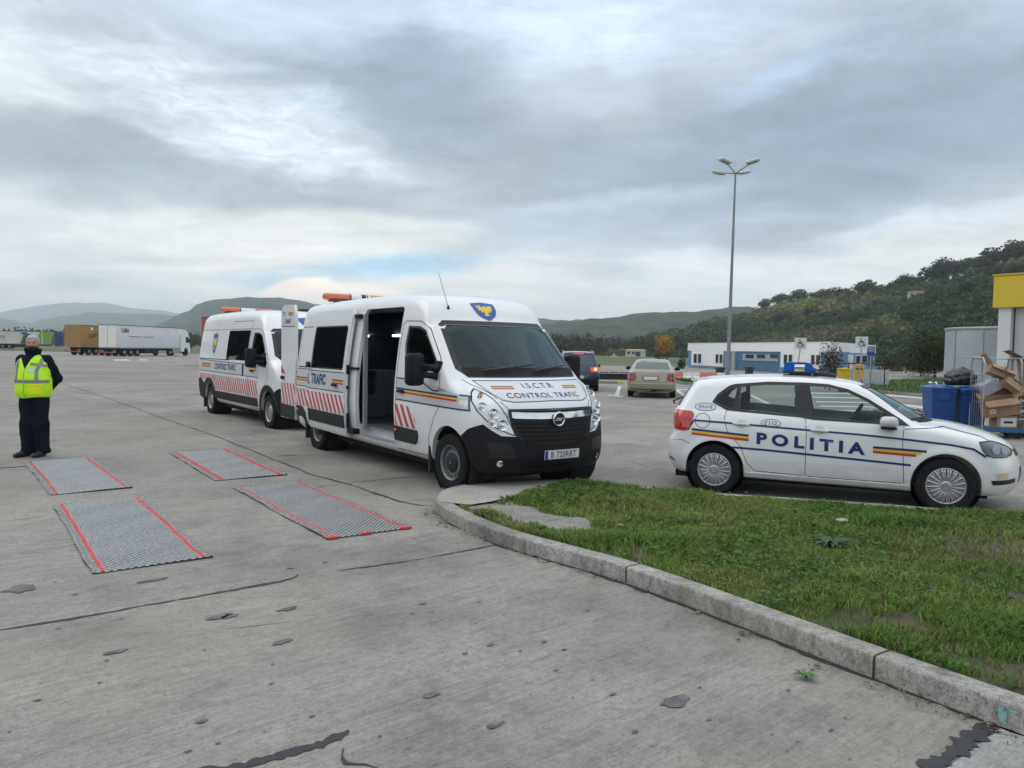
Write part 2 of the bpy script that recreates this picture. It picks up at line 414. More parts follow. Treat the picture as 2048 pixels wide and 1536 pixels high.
def ribbon(pts, w, closed=False):
    """flat ribbon polygon mesh (bmesh) along 2-D pts; w may be a list"""
    P = [Vector((p[0], p[1])) for p in pts]; N = len(P); ws = w if isinstance(w, (list, tuple)) else [w]*N
    bm = bmesh.new(); L = []
    for i, p in enumerate(P):
        a = P[i-1] if (closed or i > 0) else p; c = P[(i+1) % N] if (closed or i < N-1) else p
        t1 = (p-a).normalized() if (p-a).length > 1e-9 else (c-p).normalized(); t2 = (c-p).normalized() if (c-p).length > 1e-9 else t1
        t = (t1+t2); t = t.normalized() if t.length > 1e-6 else t1
        k = 1/max(.5, abs(t.dot(t1))); nn = Vector((-t.y, t.x))*ws[i]/2*k
        L.append((bm.verts.new((*(p+nn), 0)), bm.verts.new((*(p-nn), 0))))
    for i in range(N if closed else N-1):
        j = (i+1) % N; bm.faces.new((L[i][0], L[i][1], L[j][1], L[j][0]))
    return bm
def textbm(s, h, bold=.0, xs=1.0, sp=1.0, center=True):
    cu = bpy.data.curves.new('t', 'FONT'); cu.body = s; cu.size = 1; cu.offset = bold; cu.space_character = sp; cu.resolution_u = 4
    o = bpy.data.objects.new('t', cu); COL.objects.link(o)
    dg = bpy.context.evaluated_depsgraph_get(); dg.update()
    me = bpy.data.meshes.new_from_object(o.evaluated_get(dg)); bpy.data.objects.remove(o)
    bm = bmesh.new(); bm.from_mesh(me); bpy.data.meshes.remove(me)
    xsv = [v.co.x for v in bm.verts]; ys = [v.co.y for v in bm.verts]
    k = h/(max(ys)-min(ys)); x0 = (max(xsv)+min(xsv))/2 if center else min(xsv); y0 = min(ys)
    for v in bm.verts: v.co = Vector(((v.co.x-x0)*k*xs, (v.co.y-y0)*k, 0))
    return bm
def wrap(bm, name, m, parent, bvh, O, U, Vv, Dd, off=.003, step=.05, maxd=3.0, loc=(0, 0), slope=0.0, thick=0):
    """lay a flat 2-D bmesh onto a surface: 2-D (a,b) -> O + U*a + V*b, cast along D"""
    O, U, Vv, Dd = Vector(O), Vector(U), Vector(Vv), Vector(Dd).normalized()
    for v in bm.verts: v.co = Vector((v.co.x+loc[0], v.co.y+loc[1]+slope*v.co.x, 0))
    bmesh.ops.triangulate(bm, faces=bm.faces[:])
    if step:
        for a in (0, 1):
            cs = [v.co[a] for v in bm.verts]; k0 = math.floor(min(cs)/step)+1
            while k0*step < max(cs):
                pc = Vector((0, 0, 0)); pc[a] = k0*step; pn = Vector((0, 0, 0)); pn[a] = 1
                bmesh.ops.bisect_plane(bm, geom=bm.verts[:]+bm.edges[:]+bm.faces[:], plane_co=pc, plane_no=pn, dist=1e-6); k0 += 1
    bad = []
    for v in bm.verts:
        o = O+U*v.co.x+Vv*v.co.y
        hit, nn, _, _ = bvh.ray_cast(o, Dd, maxd)
        if hit is None: bad.append(v); continue
        if nn.dot(Dd) > 0: nn = -nn
        v.co = hit+nn*off
    if bad: bmesh.ops.delete(bm, geom=bad, context='VERTS')
    bm.normal_update()
    for f in bm.faces:
        if f.normal.dot(Dd) > 0: f.normal_flip()
    if thick: bmesh.ops.solidify(bm, geom=bm.faces[:], thickness=thick)
    me = bpy.data.meshes.new(name); bm.to_mesh(me); bm.free(); me.materials.append(m)
    me.polygons.foreach_set('use_smooth', [True]*len(me.polygons))
    if thick: me.set_sharp_from_angle(angle=R(50))
    return ob(name, me, parent)
def join(objs, name=None):
    """merge several objects of one parent into the first"""
    bm = bmesh.new(); mats = []
    for o in objs:
        me = o.data; off = len(mats)
        for m in me.materials: mats.append(m)
        t = bmesh.new(); t.from_mesh(me)
        for f in t.faces: f.material_index += off
        tm = bpy.data.meshes.new('x'); t.to_mesh(tm); t.free()
        tm.transform(o.matrix_basis); bm.from_mesh(tm); bpy.data.meshes.remove(tm)
    me = bpy.data.meshes.new(name or objs[0].name)
    ms = []; remap = []
    for m in mats:
        if m not in ms: ms.append(m)
        remap.append(ms.index(m))
    for f in bm.faces: f.material_index = remap[f.material_index] if remap else 0
    bm.to_mesh(me); bm.free()
    for m in ms: me.materials.append(m)
    p = objs[0].parent; nm = name or objs[0].name
    for o in objs: bpy.data.objects.remove(o)
    return ob(nm, me, p)
def arc(cx, cy, r, a0, a1, n): return [(cx+r*math.cos(R(a0+(a1-a0)*i/n)), cy+r*math.sin(R(a0+(a1-a0)*i/n))) for i in range(n+1)]
def rrect(x0, y0, x1, y1, r, n=4):
    return arc(x1-r, y1-r, r, 0, 90, n)+arc(x0+r, y1-r, r, 90, 180, n)+arc(x0+r, y0+r, r, 180, 270, n)+arc(x1-r, y0+r, r, 270, 360, n)
# ------------------------------------------------------------------ control van (right, door open): body surface
VB = [(-.99, .32), (-1.03, .45), (-1.03, 1.2), (-.995, 2.25), (-.93, 2.40), (-.75, 2.455), (1.0, 2.49), (2.6, 2.48), (3.2, 2.445), (3.5, 2.37), (3.68, 2.24), (3.80, 2.09),
      (4.20, 1.75), (4.66, 1.355, 's'), (4.86, 1.245), (5.02, 1.13), (5.10, 1.01), (5.135, .85), (5.17, .62), (5.165, .40), (5.09, .28, 's'), (4.7, .27), (3.9, .27, 's'), (.5, .29, 's'), (-.5, .31, 's')]
VP = spline(VB, 5)
WZ = np.array([[.2, .95], [.35, .985], [.6, 1.015], [.9, 1.03], [1.25, 1.02], [1.5, .995], [1.8, .955], [2.1, .905], [2.3, .865], [2.5, .82], [2.8, .75]])
def van_f(P, infl=0.0):
    X, Y, Z = P[:, 0], np.abs(P[:, 1]), P[:, 2]
    w = np.clip((X-3.0)/1.3, 0, 1); w = w*w*(3-2*w)
    bow = .27*np.clip(Y/.95, 0, 1.3)**2.3*w
    a = polysdf(X+bow, Z+.045*(Y/.9)**2*(Z > 2.0), VP)
    s = Y-np.interp(Z, WZ[:, 0], WZ[:, 1])+.10*np.clip((X-4.25)/.9, 0, 1)**2
    return smax(a, s, .15)-infl
def shell(f, lo, hi, h, inner, hi_h):
    V, F = surfnet(f, lo, hi, h); V2, F2 = surfnet(inner, lo, hi, hi_h, 1)
    outer = mkmesh('outer', V, F)
    both = mkmesh('both', np.concatenate([V, V2]), np.concatenate([F, F2[:, ::-1]+len(V)]))
    return outer, both
def bvh_of(me):
    bm = bmesh.new(); bm.from_mesh(me); t = BVHTree.FromBMesh(bm); bm.free(); return t
# ------------------------------------------------------------------ wheels
def wheel(parent, x, y, r, w, side, style, steer=0.0, spin=0.0):
    """side = -1: outer face towards -Y. Tyre is the wheel mesh, rim and cap its children."""
    base = Matrix.Translation((x, y, r)) @ Matrix.Rotation(steer, 4, 'Z') @ Matrix.Rotation(R(90)*(1 if side < 0 else -1), 4, 'X')
    rr_ = {'van': .215, 'van2': .215, 'polo': .197, 'car': .21}[style]
    T = MB(); h = w/2
    prof = [(rr_-.01, -h*.8), (rr_+.005, -h*.95), (r*.80, -h*1.04), (r*.93, -h*.98), (r*.985, -h*.80), (r, -h*.55), (r, h*.55), (r*.985, h*.80), (r*.93, h*.98), (r*.80, h*1.04), (rr_+.005, h*.95), (rr_-.01, h*.8)]
    T.lathe(prof, 56)
    for k in range(5):   # tread grooves
        pass
    n = 64
    for k in range(n):
        a = 2*math.pi*k/n
        for zz, tw in ((-.62*h, .05), (.62*h, -.05), (0, .03)):
            Mx = Matrix.Rotation(a+tw, 4, 'Z') @ Matrix.Translation((r*.999, 0, zz))
            T.box((-.002, -.010, -h*.24), (.004, .010, h*.24), Mx)
    wo = T.ob('wheel', tyre_m, parent, True); wo.matrix_basis = base
    Rm = MB()
    if style in ('van', 'van2'):
        Rm.lathe([(rr_, h*.78), (rr_+.006, h*.88), (rr_-.005, h*.90), (rr_-.018, h*.78), (rr_-.022, h*.35), (rr_-.05, h*.30)], 48)
        # disc with ring of holes: spokes between the openings
        Rm.lathe([(.155, h*.42), (.150, h*.55), (.10, h*.62), (.055, h*.60), (.0, h*.60)], 48)
        for k in range(16):
            a = 2*math.pi*k/16; Mx = Matrix.Rotation(a, 4, 'Z')
            Rm.box((.145, -.019, h*.30), (rr_-.02, .019, h*.44), Mx, .004)
        rim = Rm.ob('rim', rim_grey if style == 'van' else silver, wo, True)
        C = MB(); C.lathe([(.118, h*.55), (.122, h*.66), (.112, h*.74), (.06, h*.80), (.035, h*.86), (0, h*.88)], 40)
        cm_ = trim_plastic if style == 'van' else silver
        cap = C.ob('hub_cap', cm_, wo, True)
        E_ = MB()
        if style == 'van':
            E_.add([(.0, .02, h*.905), (.011, 0, h*.90), (0, -.02, h*.905), (-.011, 0, h*.90)], [(0, 1, 2, 3)]); E_.ob('emblem', silver, wo)
        B = MB(); B.lathe([(rr_-.02, h*.2), (0, h*.2)], 32); B.ob('brake_disc', dark_steel, wo)
    elif style == 'polo':
        Rm.lathe([(rr_-.002, h*.74), (rr_+.004, h*.92), (rr_-.004, h*.96), (rr_-.014, h*.88), (rr_-.016, h*.5)], 56)
        n = 18
        for k in range(n):      # paired flat spokes, narrow at the hub
            a = 2*math.pi*k/n
            for s_ in (-1, 1):
                a0 = a+s_*.052*2; da = .055
                V = []
                for rad, dd, zz in ((.045, .10, h*.98), (.10, .075, h*1.06), (.155, .062, h*1.02), (.188, .058, h*.90)):
                    w0 = a+s_*.078
                    V += [(rad*math.cos(w0-dd), rad*math.sin(w0-dd), zz), (rad*math.cos(w0+dd), rad*math.sin(w0+dd), zz+.004*s_)]
                V += [(p[0], p[1], p[2]-.012) for p in V]
                F = [(0, 1, 3, 2), (2, 3, 5, 4), (4, 5, 7, 6), (0, 8, 9, 1), (0, 2, 10, 8), (2, 4, 12, 10), (4, 6, 14, 12), (1, 9, 11, 3), (3, 11, 13, 5), (5, 13, 15, 7), (6, 7, 15, 14)]
                Rm.add(V, F)
        Rm.lathe([(.058, h*.9), (.056, h*1.05), (.04, h*1.14), (.0, h*1.15)], 32)
        rim = Rm.ob('rim', silver, wo, False)
        B = MB(); B.lathe([(rr_-.01, h*.45), (0, h*.45)], 40); B.ob('brake_disc', mat('wheel_shadow_gap', (.02, .02, .022), .7), wo)  # brake disc in near black, shade between the spokes put into its colour
        E_ = MB(); E_.tube([(.023*math.cos(t*.524), .023*math.sin(t*.524), h*1.19) for t in range(12)], .0025, 6, closed=True)
        E_.tube([(-.014, .014, h*1.19), (-.006, -.016, h*1.19), (0, .004, h*1.19), (.006, -.016, h*1.19), (.014, .014, h*1.19)], .002, 5)
        E_.ob('emblem', chrome, wo)
    else:
        Rm.lathe([(rr_, h*.75), (rr_+.004, h*.9), (rr_-.02, h*.7), (rr_-.05, h*.5), (0, h*.6)], 24); Rm.ob('rim', silver, wo, True)
    return wo
def plate(parent, txt, O, U, V, N, w=.52, h=.11, blue=True, font=.075):
    """number plate with its characters; O centre, U right, V up, N out"""
    O, U, V, N = Vector(O), Vector(U).normalized(), Vector(V).normalized(), Vector(N).normalized()
    Mx = Matrix((U, V, N)).transposed().to_4x4(); Mx.translation = O
    P = MB(); P.box((-w/2, -h/2, -.006), (w/2, h/2, .004), None, .003); p = P.ob('number_plate', white_plain, parent); p.matrix_basis = Mx
    if blue:
        B = MB(); B.box((-w/2+.004, -h/2+.004, .0), (-w/2+.045, h/2-.004, .006)); B.ob('country_band', navy_blue, p)
    if txt:
        bm = textbm(txt, font, .008, .86, 1.05); 
        for v in bm.verts: v.co = Vector((v.co.x+(.022 if blue else 0), v.co.y-font/2, .0055))
        me = bpy.data.meshes.new('characters'); bm.to_mesh(me); bm.free(); me.materials.append(blackf); ob('characters', me, p)
        fr = ribbon([(-w/2+.005, -h/2+.005), (w/2-.005, -h/2+.005), (w/2-.005, h/2-.005), (-w/2+.005, h/2-.005)], .003, True)
        for v in fr.verts: v.co.z = .0055
        me = bpy.data.meshes.new('border_line'); fr.to_mesh(me); fr.free(); me.materials.append(blackf); ob('border_line', me, p)
    return p
navy_blue = mat('plate_blue', (.01, .05, .35), .4)
shield_blue = mat('shield_blue', (.02, .09, .38), .4, var=.1)
shield_yel = mat('shield_yellow', (.75, .58, .08), .4)

def side_wrap(bm, name, m, parent, bvh, off=.003, step=.06, side=-1, **k):
    return wrap(bm, name, m, parent, bvh, (0, 3*side, 0), (1, 0, 0), (0, 0, 1), (0, -side, 0), off, step, 6, **k)
def front_wrap(bm, name, m, parent, bvh, off=.003, step=.05, rear=False, **k):
    return wrap(bm, name, m, parent, bvh, (-4 if rear else 9, 0, 0), (0, -1 if rear else 1, 0), (0, 0, 1), (1 if rear else -1, 0, 0), off, step, 12, **k)
def hatch(x0, x1, top, bot, pitch=.165, wd=.075, lean=.17, clipx=True):
    """sloping red bars between two height functions top(x), bot(x)"""
    bm = bmesh.new(); x = x0-lean
    while x < x1:
        ps = []
        a, c = x, x+wd
        q = [(a, top(a)), (c, top(c)), (c+lean, bot(c+lean)), (a+lean, bot(a+lean))]
        # clip to x0..x1
        for lim, sg in ((x0, 1), (x1, -1)):
            o_ = []
            for i in range(len(q)):
                p, n_ = q[i], q[(i+1) % len(q)]
                ip, in_ = (p[0]-lim)*sg >= 0, (n_[0]-lim)*sg >= 0
                if ip: o_.append(p)
                if ip != in_:
                    t = (lim-p[0])/(n_[0]-p[0]); o_.append((lim, p[1]+t*(n_[1]-p[1])))
            q = o_
            if len(q) < 3: break
        if len(q) >= 3:
            try: bm.faces.new([bm.verts.new((p[0], p[1], 0)) for p in q])
            except ValueError: pass
        x += pitch
    return bm
SHIELD = [(-.5, .42), (-.3, .46), (0, .5), (.3, .46), (.5, .42), (.47, .05), (.36, -.22), (.16, -.42), (0, -.5), (-.16, -.42), (-.36, -.22), (-.47, .05)]
EAGLE = [(0, .30), (.05, .24), (.09, .20), (.20, .30), (.34, .28), (.28, .12), (.30, .0), (.20, -.02), (.20, -.12), (.10, -.10), (.06, -.18), (.14, -.28), (.0, -.34), (-.14, -.28), (-.06, -.18), (-.10, -.10), (-.20, -.12), (-.20, -.02), (-.30, .0), (-.28, .12), (-.34, .28), (-.20, .30), (-.09, .20), (-.05, .24)]
def scaled(poly, cx, cy, sx, sy): return [(cx+p[0]*sx, cy+p[1]*sy) for p in poly]
def tricolour(parent, bvh, pts, h, wrapf, name='tricolour_stripe', cols=None):
    """three bands along a short polyline"""
    objs = []
    for k, m in enumerate(cols or (navy, yellow_f, red_f)):
        q = [(p[0], p[1]-k*h) for p in pts]
        objs.append(wrapf(ribbon(q, h*1.0), name, m, parent, bvh, .004))
    return join(objs, name)

def light_bar(van, x, y0, y1, z, r=.062, strap=True):
    yc = (y0+y1)/2; L = (y1-y0)/2
    B = MB(); B.box((x-.08, y0+.12, z-.085), (x+.08, y1-.12, z-.055), None, .01)
    for yy in (y0+.25, y1-.25): B.box((x-.05, yy-.04, z-.15), (x+.05, yy+.04, z-.05), None, .008)
    lb = B.ob('light_bar', dark_steel, van, True)
    Rx = Matrix.Translation((x, 0, z)) @ Matrix.Rotation(R(-90), 4, 'X')
    def cyl(a, c, r, endr):
        p = [(r*.55, a-.0)] if endr else [(r, a)]
        m = MB(); 
        pr = [(0.0, a), (r*.7, a+.012), (r*.96, a+.04), (r, a+.07), (r, c)] if endr == 1 else ([(r, a), (r, c-.07), (r*.96, c-.04), (r*.7, c-.012), (0, c)] if endr == 2 else [(r, a), (r, c)])
        m.lathe(pr, 28, Rx @ Matrix.Diagonal((1.25, 1, 1, 1))); return m
    q = (y1-y0)*.36
    cyl(y0, y0+q, r, 1).ob('orange_lens', orange_lens, lb, True)
    cyl(y0+q, y1-q, r*.97, 0).ob('white_lens', white_lens, lb, True)
    cyl(y1-q, y1, r, 2).ob('orange_lens', orange_lens, lb, True)
    m = cyl(y0+q-.012, y0+q+.012, r*1.03, 0); 
    if strap:
        m.lathe([(r*1.03, yc+.02), (r*1.03, yc+.10)], 28, Rx @ Matrix.Diagonal((1.25, 1, 1, 1)))
        m.lathe([(r*1.03, yc+.12), (r*1.03, yc+.14)], 28, Rx @ Matrix.Diagonal((1.25, 1, 1, 1)))
    m.ob('strap', blackf, lb, True)
    return lb
def mirror(parent, x, y, z, side, tall=True, arm=True):
    s = side
    m = MB(); m.box((-.10, -.11, -.21), (.06, .11, .19), None, .05)
    for v in range(0): pass
    h = m.ob('mirror', black_plastic, parent, True, sharp=60); h.location = (x, y+s*.24, z+.04); h.rotation_euler = (0, 0, s*R(-6))
    a = MB(); a.tube([(0.02, 0, .06), (.06, -s*.14, .02), (.16, -s*.24, 0)], [.03, .035, .06], 10); a.tube([(0, 0, -.10), (.06, -s*.12, -.08), (.16, -s*.22, -.09)], [.035, .035, .05], 10)
    a.box((.08, -s*.24-.02, -.20), (.22, -s*.24+.02, .10), None, .02)
    a.ob('mirror_arm', black_plastic, h, True)
    g = MB(); g.box((-.104, -.09, -.18), (-.098, .09, .16), None, .002); g.ob('mirror_glass', chrome, h)
    return h

def build_van(name, label, group, loc, rz, kind):
    V = root(name, label, 'van', loc, rz, group)
    d = kind == 'ducato'
    fx = 4.332 if not d else 4.035
    if not d:
        prof = VP; f = van_f
    else:
        pr = [(-.99, .34), (-.97, .5), (-1.0, 1.2), (-.965, 2.25), (-.90, 2.42), (-.72, 2.49), (1.0, 2.52), (2.5, 2.51), (3.0, 2.475), (3.35, 2.39), (3.62, 2.22), (3.80, 2.05),
              (4.12, 1.75), (4.42, 1.42, 's'), (4.66, 1.30), (4.86, 1.12), (4.93, .95), (4.955, .7), (4.94, .42), (4.87, .28, 's'), (4.5, .27), (.5, .30, 's')]
        pp = spline(pr, 5)
        def f(P, infl=0.0):
            X, Y, Z = P[:, 0], np.abs(P[:, 1]), P[:, 2]
            w = np.clip((X-2.9)/1.2, 0, 1); w = w*w*(3-2*w)
            a = polysdf(X+.25*np.clip(Y/.95, 0, 1.3)**2.3*w, Z+.04*(Y/.9)**2*(Z > 2.0), pp)
            s = Y-np.interp(Z, WZ[:, 0], WZ[:, 1])+.09*np.clip((X-4.1)/.85, 0, 1)**2
            return smax(a, s, .15)-infl
    lo, hi = (-1.2, -1.2, .12), (5.35, 1.2, 2.68)
    def inner(P):
        c = f(P)+.055
        c = np.maximum(c, .55-P[:, 2]); c = np.maximum(c, (P[:, 0]-(fx+.02))*1.0-np.clip((P[:, 2]-1.25)*3, 0, 9)); return c
    outer, both = shell(f, lo, hi, .04, inner, .07)
    bvh = bvh_of(outer)
    # openings
    cut = MB()
    for wx in (0, fx):
        for s in (-1, 1):
            cut.prism([(wx+.425*math.cos(2*math.pi*k/40), .36+.43*math.sin(2*math.pi*k/40)) for k in range(40)], min(-s*.60, -s*1.3), max(-s*.60, -s*1.3), XZ)
    # windscreen (profile in YZ)
    wsp = [(-.80, 1.465), (-.845, 1.50), (-.78, 1.97), (-.73, 2.015), (.73, 2.015), (.78, 1.97), (.845, 1.50), (.80, 1.465)]
    cut.prism(wsp, 3.35, 4.9, YZ)
    if not d: fwin = [(3.14, 1.98), (3.44, 1.97), (3.60, 1.92), (3.72, 1.80), (3.98, 1.54), (3.88, 1.47), (3.62, 1.375), (3.42, 1.39), (3.26, 1.48), (3.16, 1.60), (3.12, 1.75)]
    else: fwin = [(3.00, 1.96), (3.30, 1.96), (3.50, 1.90), (3.72, 1.66), (3.93, 1.36), (3.90, 1.27), (3.55, 1.29), (3.05, 1.36), (2.97, 1.50)]
    cut.prism(fwin, -1.3, 1.3, XZ)
    if not d:
        cut.prism([(1.63, .40), (2.90, .40), (2.90, 2.24), (2.84, 2.27), (1.70, 2.27), (1.63, 2.2)], .80, 1.3, XZ)   # sliding door opening, right side
    cme = cut.me('cut', [gap_m])
    body = boolean(both, cme)
    body.materials.clear(); body.materials.append(white_paint)
    body.polygons.foreach_set('material_index', [0]*len(body.polygons))
    smoothed(body, 32); ob('body', body, V)
    # wheel wells
    for wx in (0, fx):
        for s in (-1, 1):
            L = MB(); Mx = Matrix.Translation((wx, 0, .36)) @ Matrix.Rotation(R(90)*(1 if s < 0 else -1), 4, 'X')
            L.lathe([(.0, .58), (.435, .58), (.435, .97)], 40, Mx); L.ob('wheel_well', liner_m, V, True)
            wheel(V, wx, s*.885, .345, .225, s, 'van2' if d else 'van', steer=R(3) if wx and not d else 0)
    U = MB(); U.box((-.9, -.80, .20), (fx+.5, .80, .34)); U.tube([(0, -.8, .34), (0, .8, .34)], .05); U.tube([(fx, -.8, .34), (fx, .8, .34)], .05); U.ob('underbody', liner_m, V)
    # glazing
    def pg(poly, dx): # grow a polygon about its centre a little
        cx = sum(p[0] for p in poly)/len(poly); cy = sum(p[1] for p in poly)/len(poly)
        return [(cx+(p[0]-cx)*(1+dx), cy+(p[1]-cy)*(1+dx)) for p in poly]
    wsb = pg(wsp, .03); ws = front_wrap(poly2mesh(wsb), 'windscreen', ws_glass, V, bvh, -.006)
    bot = 1.375 if not d else 1.41
    frame = ribbon([(-.80, bot+.02), (-.87, bot+.10), (-.80, 2.0), (-.745, 2.045), (.745, 2.045), (.80, 2.0), (.87, bot+.10), (.80, bot+.02)], .055, True)
    front_wrap(frame, 'windscreen_seal', blackf, V, bvh, .002, .04)
    front_wrap(poly2mesh([(-.83, bot+.01), (.83, bot+.01), (.84, 1.485), (-.84, 1.485)]), 'cowl_panel', black_plastic, V, bvh, .004)
    for (ya, yb) in ((-.62, .10), (.06, .74)):
        w_ = MB(); pts = []
        for t in range(7):
            y_ = ya+(yb-ya)*t/6; z_ = 1.435+.012*t
            h_ = bvh.ray_cast(Vector((9, y_, z_)), Vector((-1, 0, 0)))[0]; pts.append(h_+Vector((.03, 0, .02)))
        w_.tube(pts, .011, 6); w_.tube([pts[0]+Vector((.0, 0, -.05)), pts[0], (pts[2]+pts[3])/2+Vector((.02, 0, .0))], .015, 6); w_.ob('wiper', blackf, V)
    for s in (-1, 1):
        side_wrap(poly2mesh(pg(fwin, .05)), 'side_window', tint_glass, V, bvh, -.006, side=s)
        side_wrap(ribbon(pg(fwin, .03), .03, True), 'window_seal', blackf, V, bvh, .002, .05, side=s)
    # cabin
    I = MB(); I.box((fx-.35, -.86, .9), (fx+.1, .86, 1.28), None, .08); 
    I.ob('dashboard', dash_m, V, True)
    Sw = MB(); Mx = Matrix.Translation((fx-.42, .42, 1.27)) @ Matrix.Rotation(R(-38), 4, 'Y')
    Sw.tube([Mx @ Vector((.20*math.cos(k*.3142), .20*math.sin(k*.3142), 0)) for k in range(20)], .016, 8, closed=True); Sw.tube([Mx @ Vector((-.19, 0, 0)), Mx @ Vector((.19, 0, 0))], .02, 6)
    Sw.tube([Mx @ Vector((0, 0, 0)), Mx @ Vector((0, 0, -.3))], .035, 8); Sw.ob('steering_wheel', interior, V, True)
    for yy in (-.62, -.2, .45):
        S_ = MB(); S_.box((fx-1.2, yy-.22, .75), (fx-.72, yy+.22, .95), None, .06); S_.box((fx-1.32, yy-.22, .9), (fx-1.16, yy+.22, 1.5), Matrix.Translation((0, 0, 0)), .06)
        S_.box((fx-1.30, yy-.12, 1.52), (fx-1.2, yy+.12, 1.74), None, .04); S_.ob('seat', seat_m, V, True)
    Wl = MB(); Wl.box((fx-1.47, -.84, .56), (fx-1.44, .84, 2.22)) if d else Wl.box((fx-1.5, -.1, .56), (fx-1.44, .84, 2.3)); Wl.ob('partition', interior, V)
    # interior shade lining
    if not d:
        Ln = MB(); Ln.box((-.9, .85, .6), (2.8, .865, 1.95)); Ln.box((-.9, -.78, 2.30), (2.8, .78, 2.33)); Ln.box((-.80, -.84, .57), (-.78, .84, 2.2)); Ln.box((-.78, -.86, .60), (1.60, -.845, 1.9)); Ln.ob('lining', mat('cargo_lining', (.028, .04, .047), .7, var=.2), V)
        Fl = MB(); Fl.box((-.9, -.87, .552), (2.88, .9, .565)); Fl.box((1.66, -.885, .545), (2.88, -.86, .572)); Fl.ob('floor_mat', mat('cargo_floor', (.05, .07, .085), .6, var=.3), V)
        Cb = MB(); Cb.box((-.35, -.15, .57), (.46, .45, 1.32), None, .01); cb = Cb.ob('drawer_cabinet', mat('cabinet_grey', (.17, .20, .205), .6), V)
        for k in range(4):
            dr = MB(); dr.box((-.33, -.17, .60+k*.155), (.44, -.145, .74+k*.155), None, .008); dd_ = dr.ob('drawer', mat('drawer_grey', (.22, .255, .26), .55), cb)
            h_ = MB(); h_.tube([(.0, -.175, .69+k*.155), (.03, -.20, .67+k*.155), (.13, -.20, .67+k*.155), (.16, -.175, .69+k*.155)], .010, 6); h_.ob('handle', blackf, dd_)
        Bx = MB(); Bx.box((.45, -.42, .57), (.72, -.10, .92), None, .01); Bx.ob('storage_box', mat('box_grey', (.16, .19, .20), .6), V)
        St = MB(); St.box((1.25, -.15, .75), (1.75, .35, .9), None, .06); St.box((1.68, -.15, .85), (1.85, .35, 1.62), None, .06); St.box((1.3, -.05, .57), (1.6, .25, .76)); St.ob('swivel_seat', seat_m, V, True)
        Ov = MB(); Ov.box((-.75, .12, 1.93), (2.7, .80, 2.2), None, .01); Ov.ob('overhead_locker', mat('locker_dark', (.03, .045, .055), .5), V)
        for xa in (-.60, .72, 1.9):
            T_ = MB(); T_.box((xa-.14, .08, 1.895), (xa+.14, .13, 1.925)); T_.ob('ceiling_light', mat('strip_light', (.9, .9, .9), .5, emit=(.85, .95, 1), estr=7), V)
    # shut lines
    zt = 2.07
    fd = [(2.95, .36), (2.95, 2.02), (3.02, 2.07), (3.45, 2.06), (3.70, 1.96), (4.04, 1.60), (4.10, 1.50), (4.12, 1.0), (4.0, .86), (3.86, .62), (3.83, .36)] if not d else [(2.88, .36), (2.86, 2.02), (2.95, 2.07), (3.32, 2.06), (3.55, 1.98), (4.02, 1.42), (4.04, 1.0), (3.80, .8), (3.62, .62), (3.60, .36)]
    for s in (-1, 1):
        G_ = [side_wrap(ribbon(fd, .011, True), 'shut_line', gap_m, V, bvh, .001, .07, side=s)]
        if d or s > 0:
            G_.append(side_wrap(ribbon([(1.5, .40), (1.5, 2.25)], .011), 'g', gap_m, V, bvh, .001, .07, side=s)); G_.append(side_wrap(ribbon([(2.8, .40), (2.8, 2.25), (1.5, 2.25)], .011), 'g', gap_m, V, bvh, .001, .07, side=s))
            G_.append(side_wrap(ribbon([(-.85, 1.36), (1.5, 1.36)], .02), 'g', gap_m, V, bvh, .001, .07, side=s))
        if d:
            G_.append(side_wrap(ribbon([(-.9, 2.07), (2.86, 2.07)], .010), 'g', gap_m, V, bvh, .001, .07, side=s))
            G_.append(side_wrap(ribbon([(.35, .5), (.35, 2.45)], .010), 'g', gap_m, V, bvh, .001, .07, side=s))
        join(G_, 'shut_line')
        hd = MB(); hd.box((-.09, -.012, -.022), (.09, .012, .022), None, .011)
        zc = 1.14 if not d else 1.16
        yb = bvh.ray_cast(Vector((3.16, 3*s, zc)), Vector((0, -s, 0)))[0].y
        hd.ob('door_handle', black_plastic, V, True, loc=(3.12, yb+s*.022, zc))
    if not d:
        front_wrap(ribbon([(-.895, 1.35), (-.86, 1.30), (-.74, 1.21), (-.655, 1.09), (-.60, 1.02), (.60, 1.02), (.655, 1.09), (.74, 1.21), (.86, 1.30), (.895, 1.35)], .009), 'bonnet_line', gap_m, V, bvh, .001, .05)
    # bumper and lower trim
    Vb, Fb = surfnet(lambda P: np.maximum(f(P, .008), np.maximum(fx+.1-P[:, 0], P[:, 2]-1.0)), (fx, -1.15, .15), (5.35, 1.15, 1.05), .035, 2)
    bm_ = mkmesh('front_bumper', Vb, Fb)
    e = fx-4.332
    ct = MB(); ct.prism([(4.60+e, .1), (4.615+e, .70), (4.75+e, .79), (4.90+e, .85), (5.02+e, .72 if not d else .8), (5.6+e, .62), (5.6+e, .1)], -1.3, 1.3, XZ)
    bp = boolean(bm_, ct.me('c', [gap_m]), 'INTERSECT')
    ct = MB(); ct.prism([(fx+.425*math.cos(2*math.pi*k/40), .36+.43*math.sin(2*math.pi*k/40)) for k in range(40)], -1.3, 1.3, XZ)
    ct2 = ct.me('c', [gap_m]); bp = boolean(bp, ct2)
    bp.materials.clear(); bp.materials.append(black_plastic); bp.polygons.foreach_set('material_index', [0]*len(bp.polygons))
    bumper = ob('front_bumper', smoothed(bp, 35), V)
    bb = bvh_of(bp)
    allb = bvh
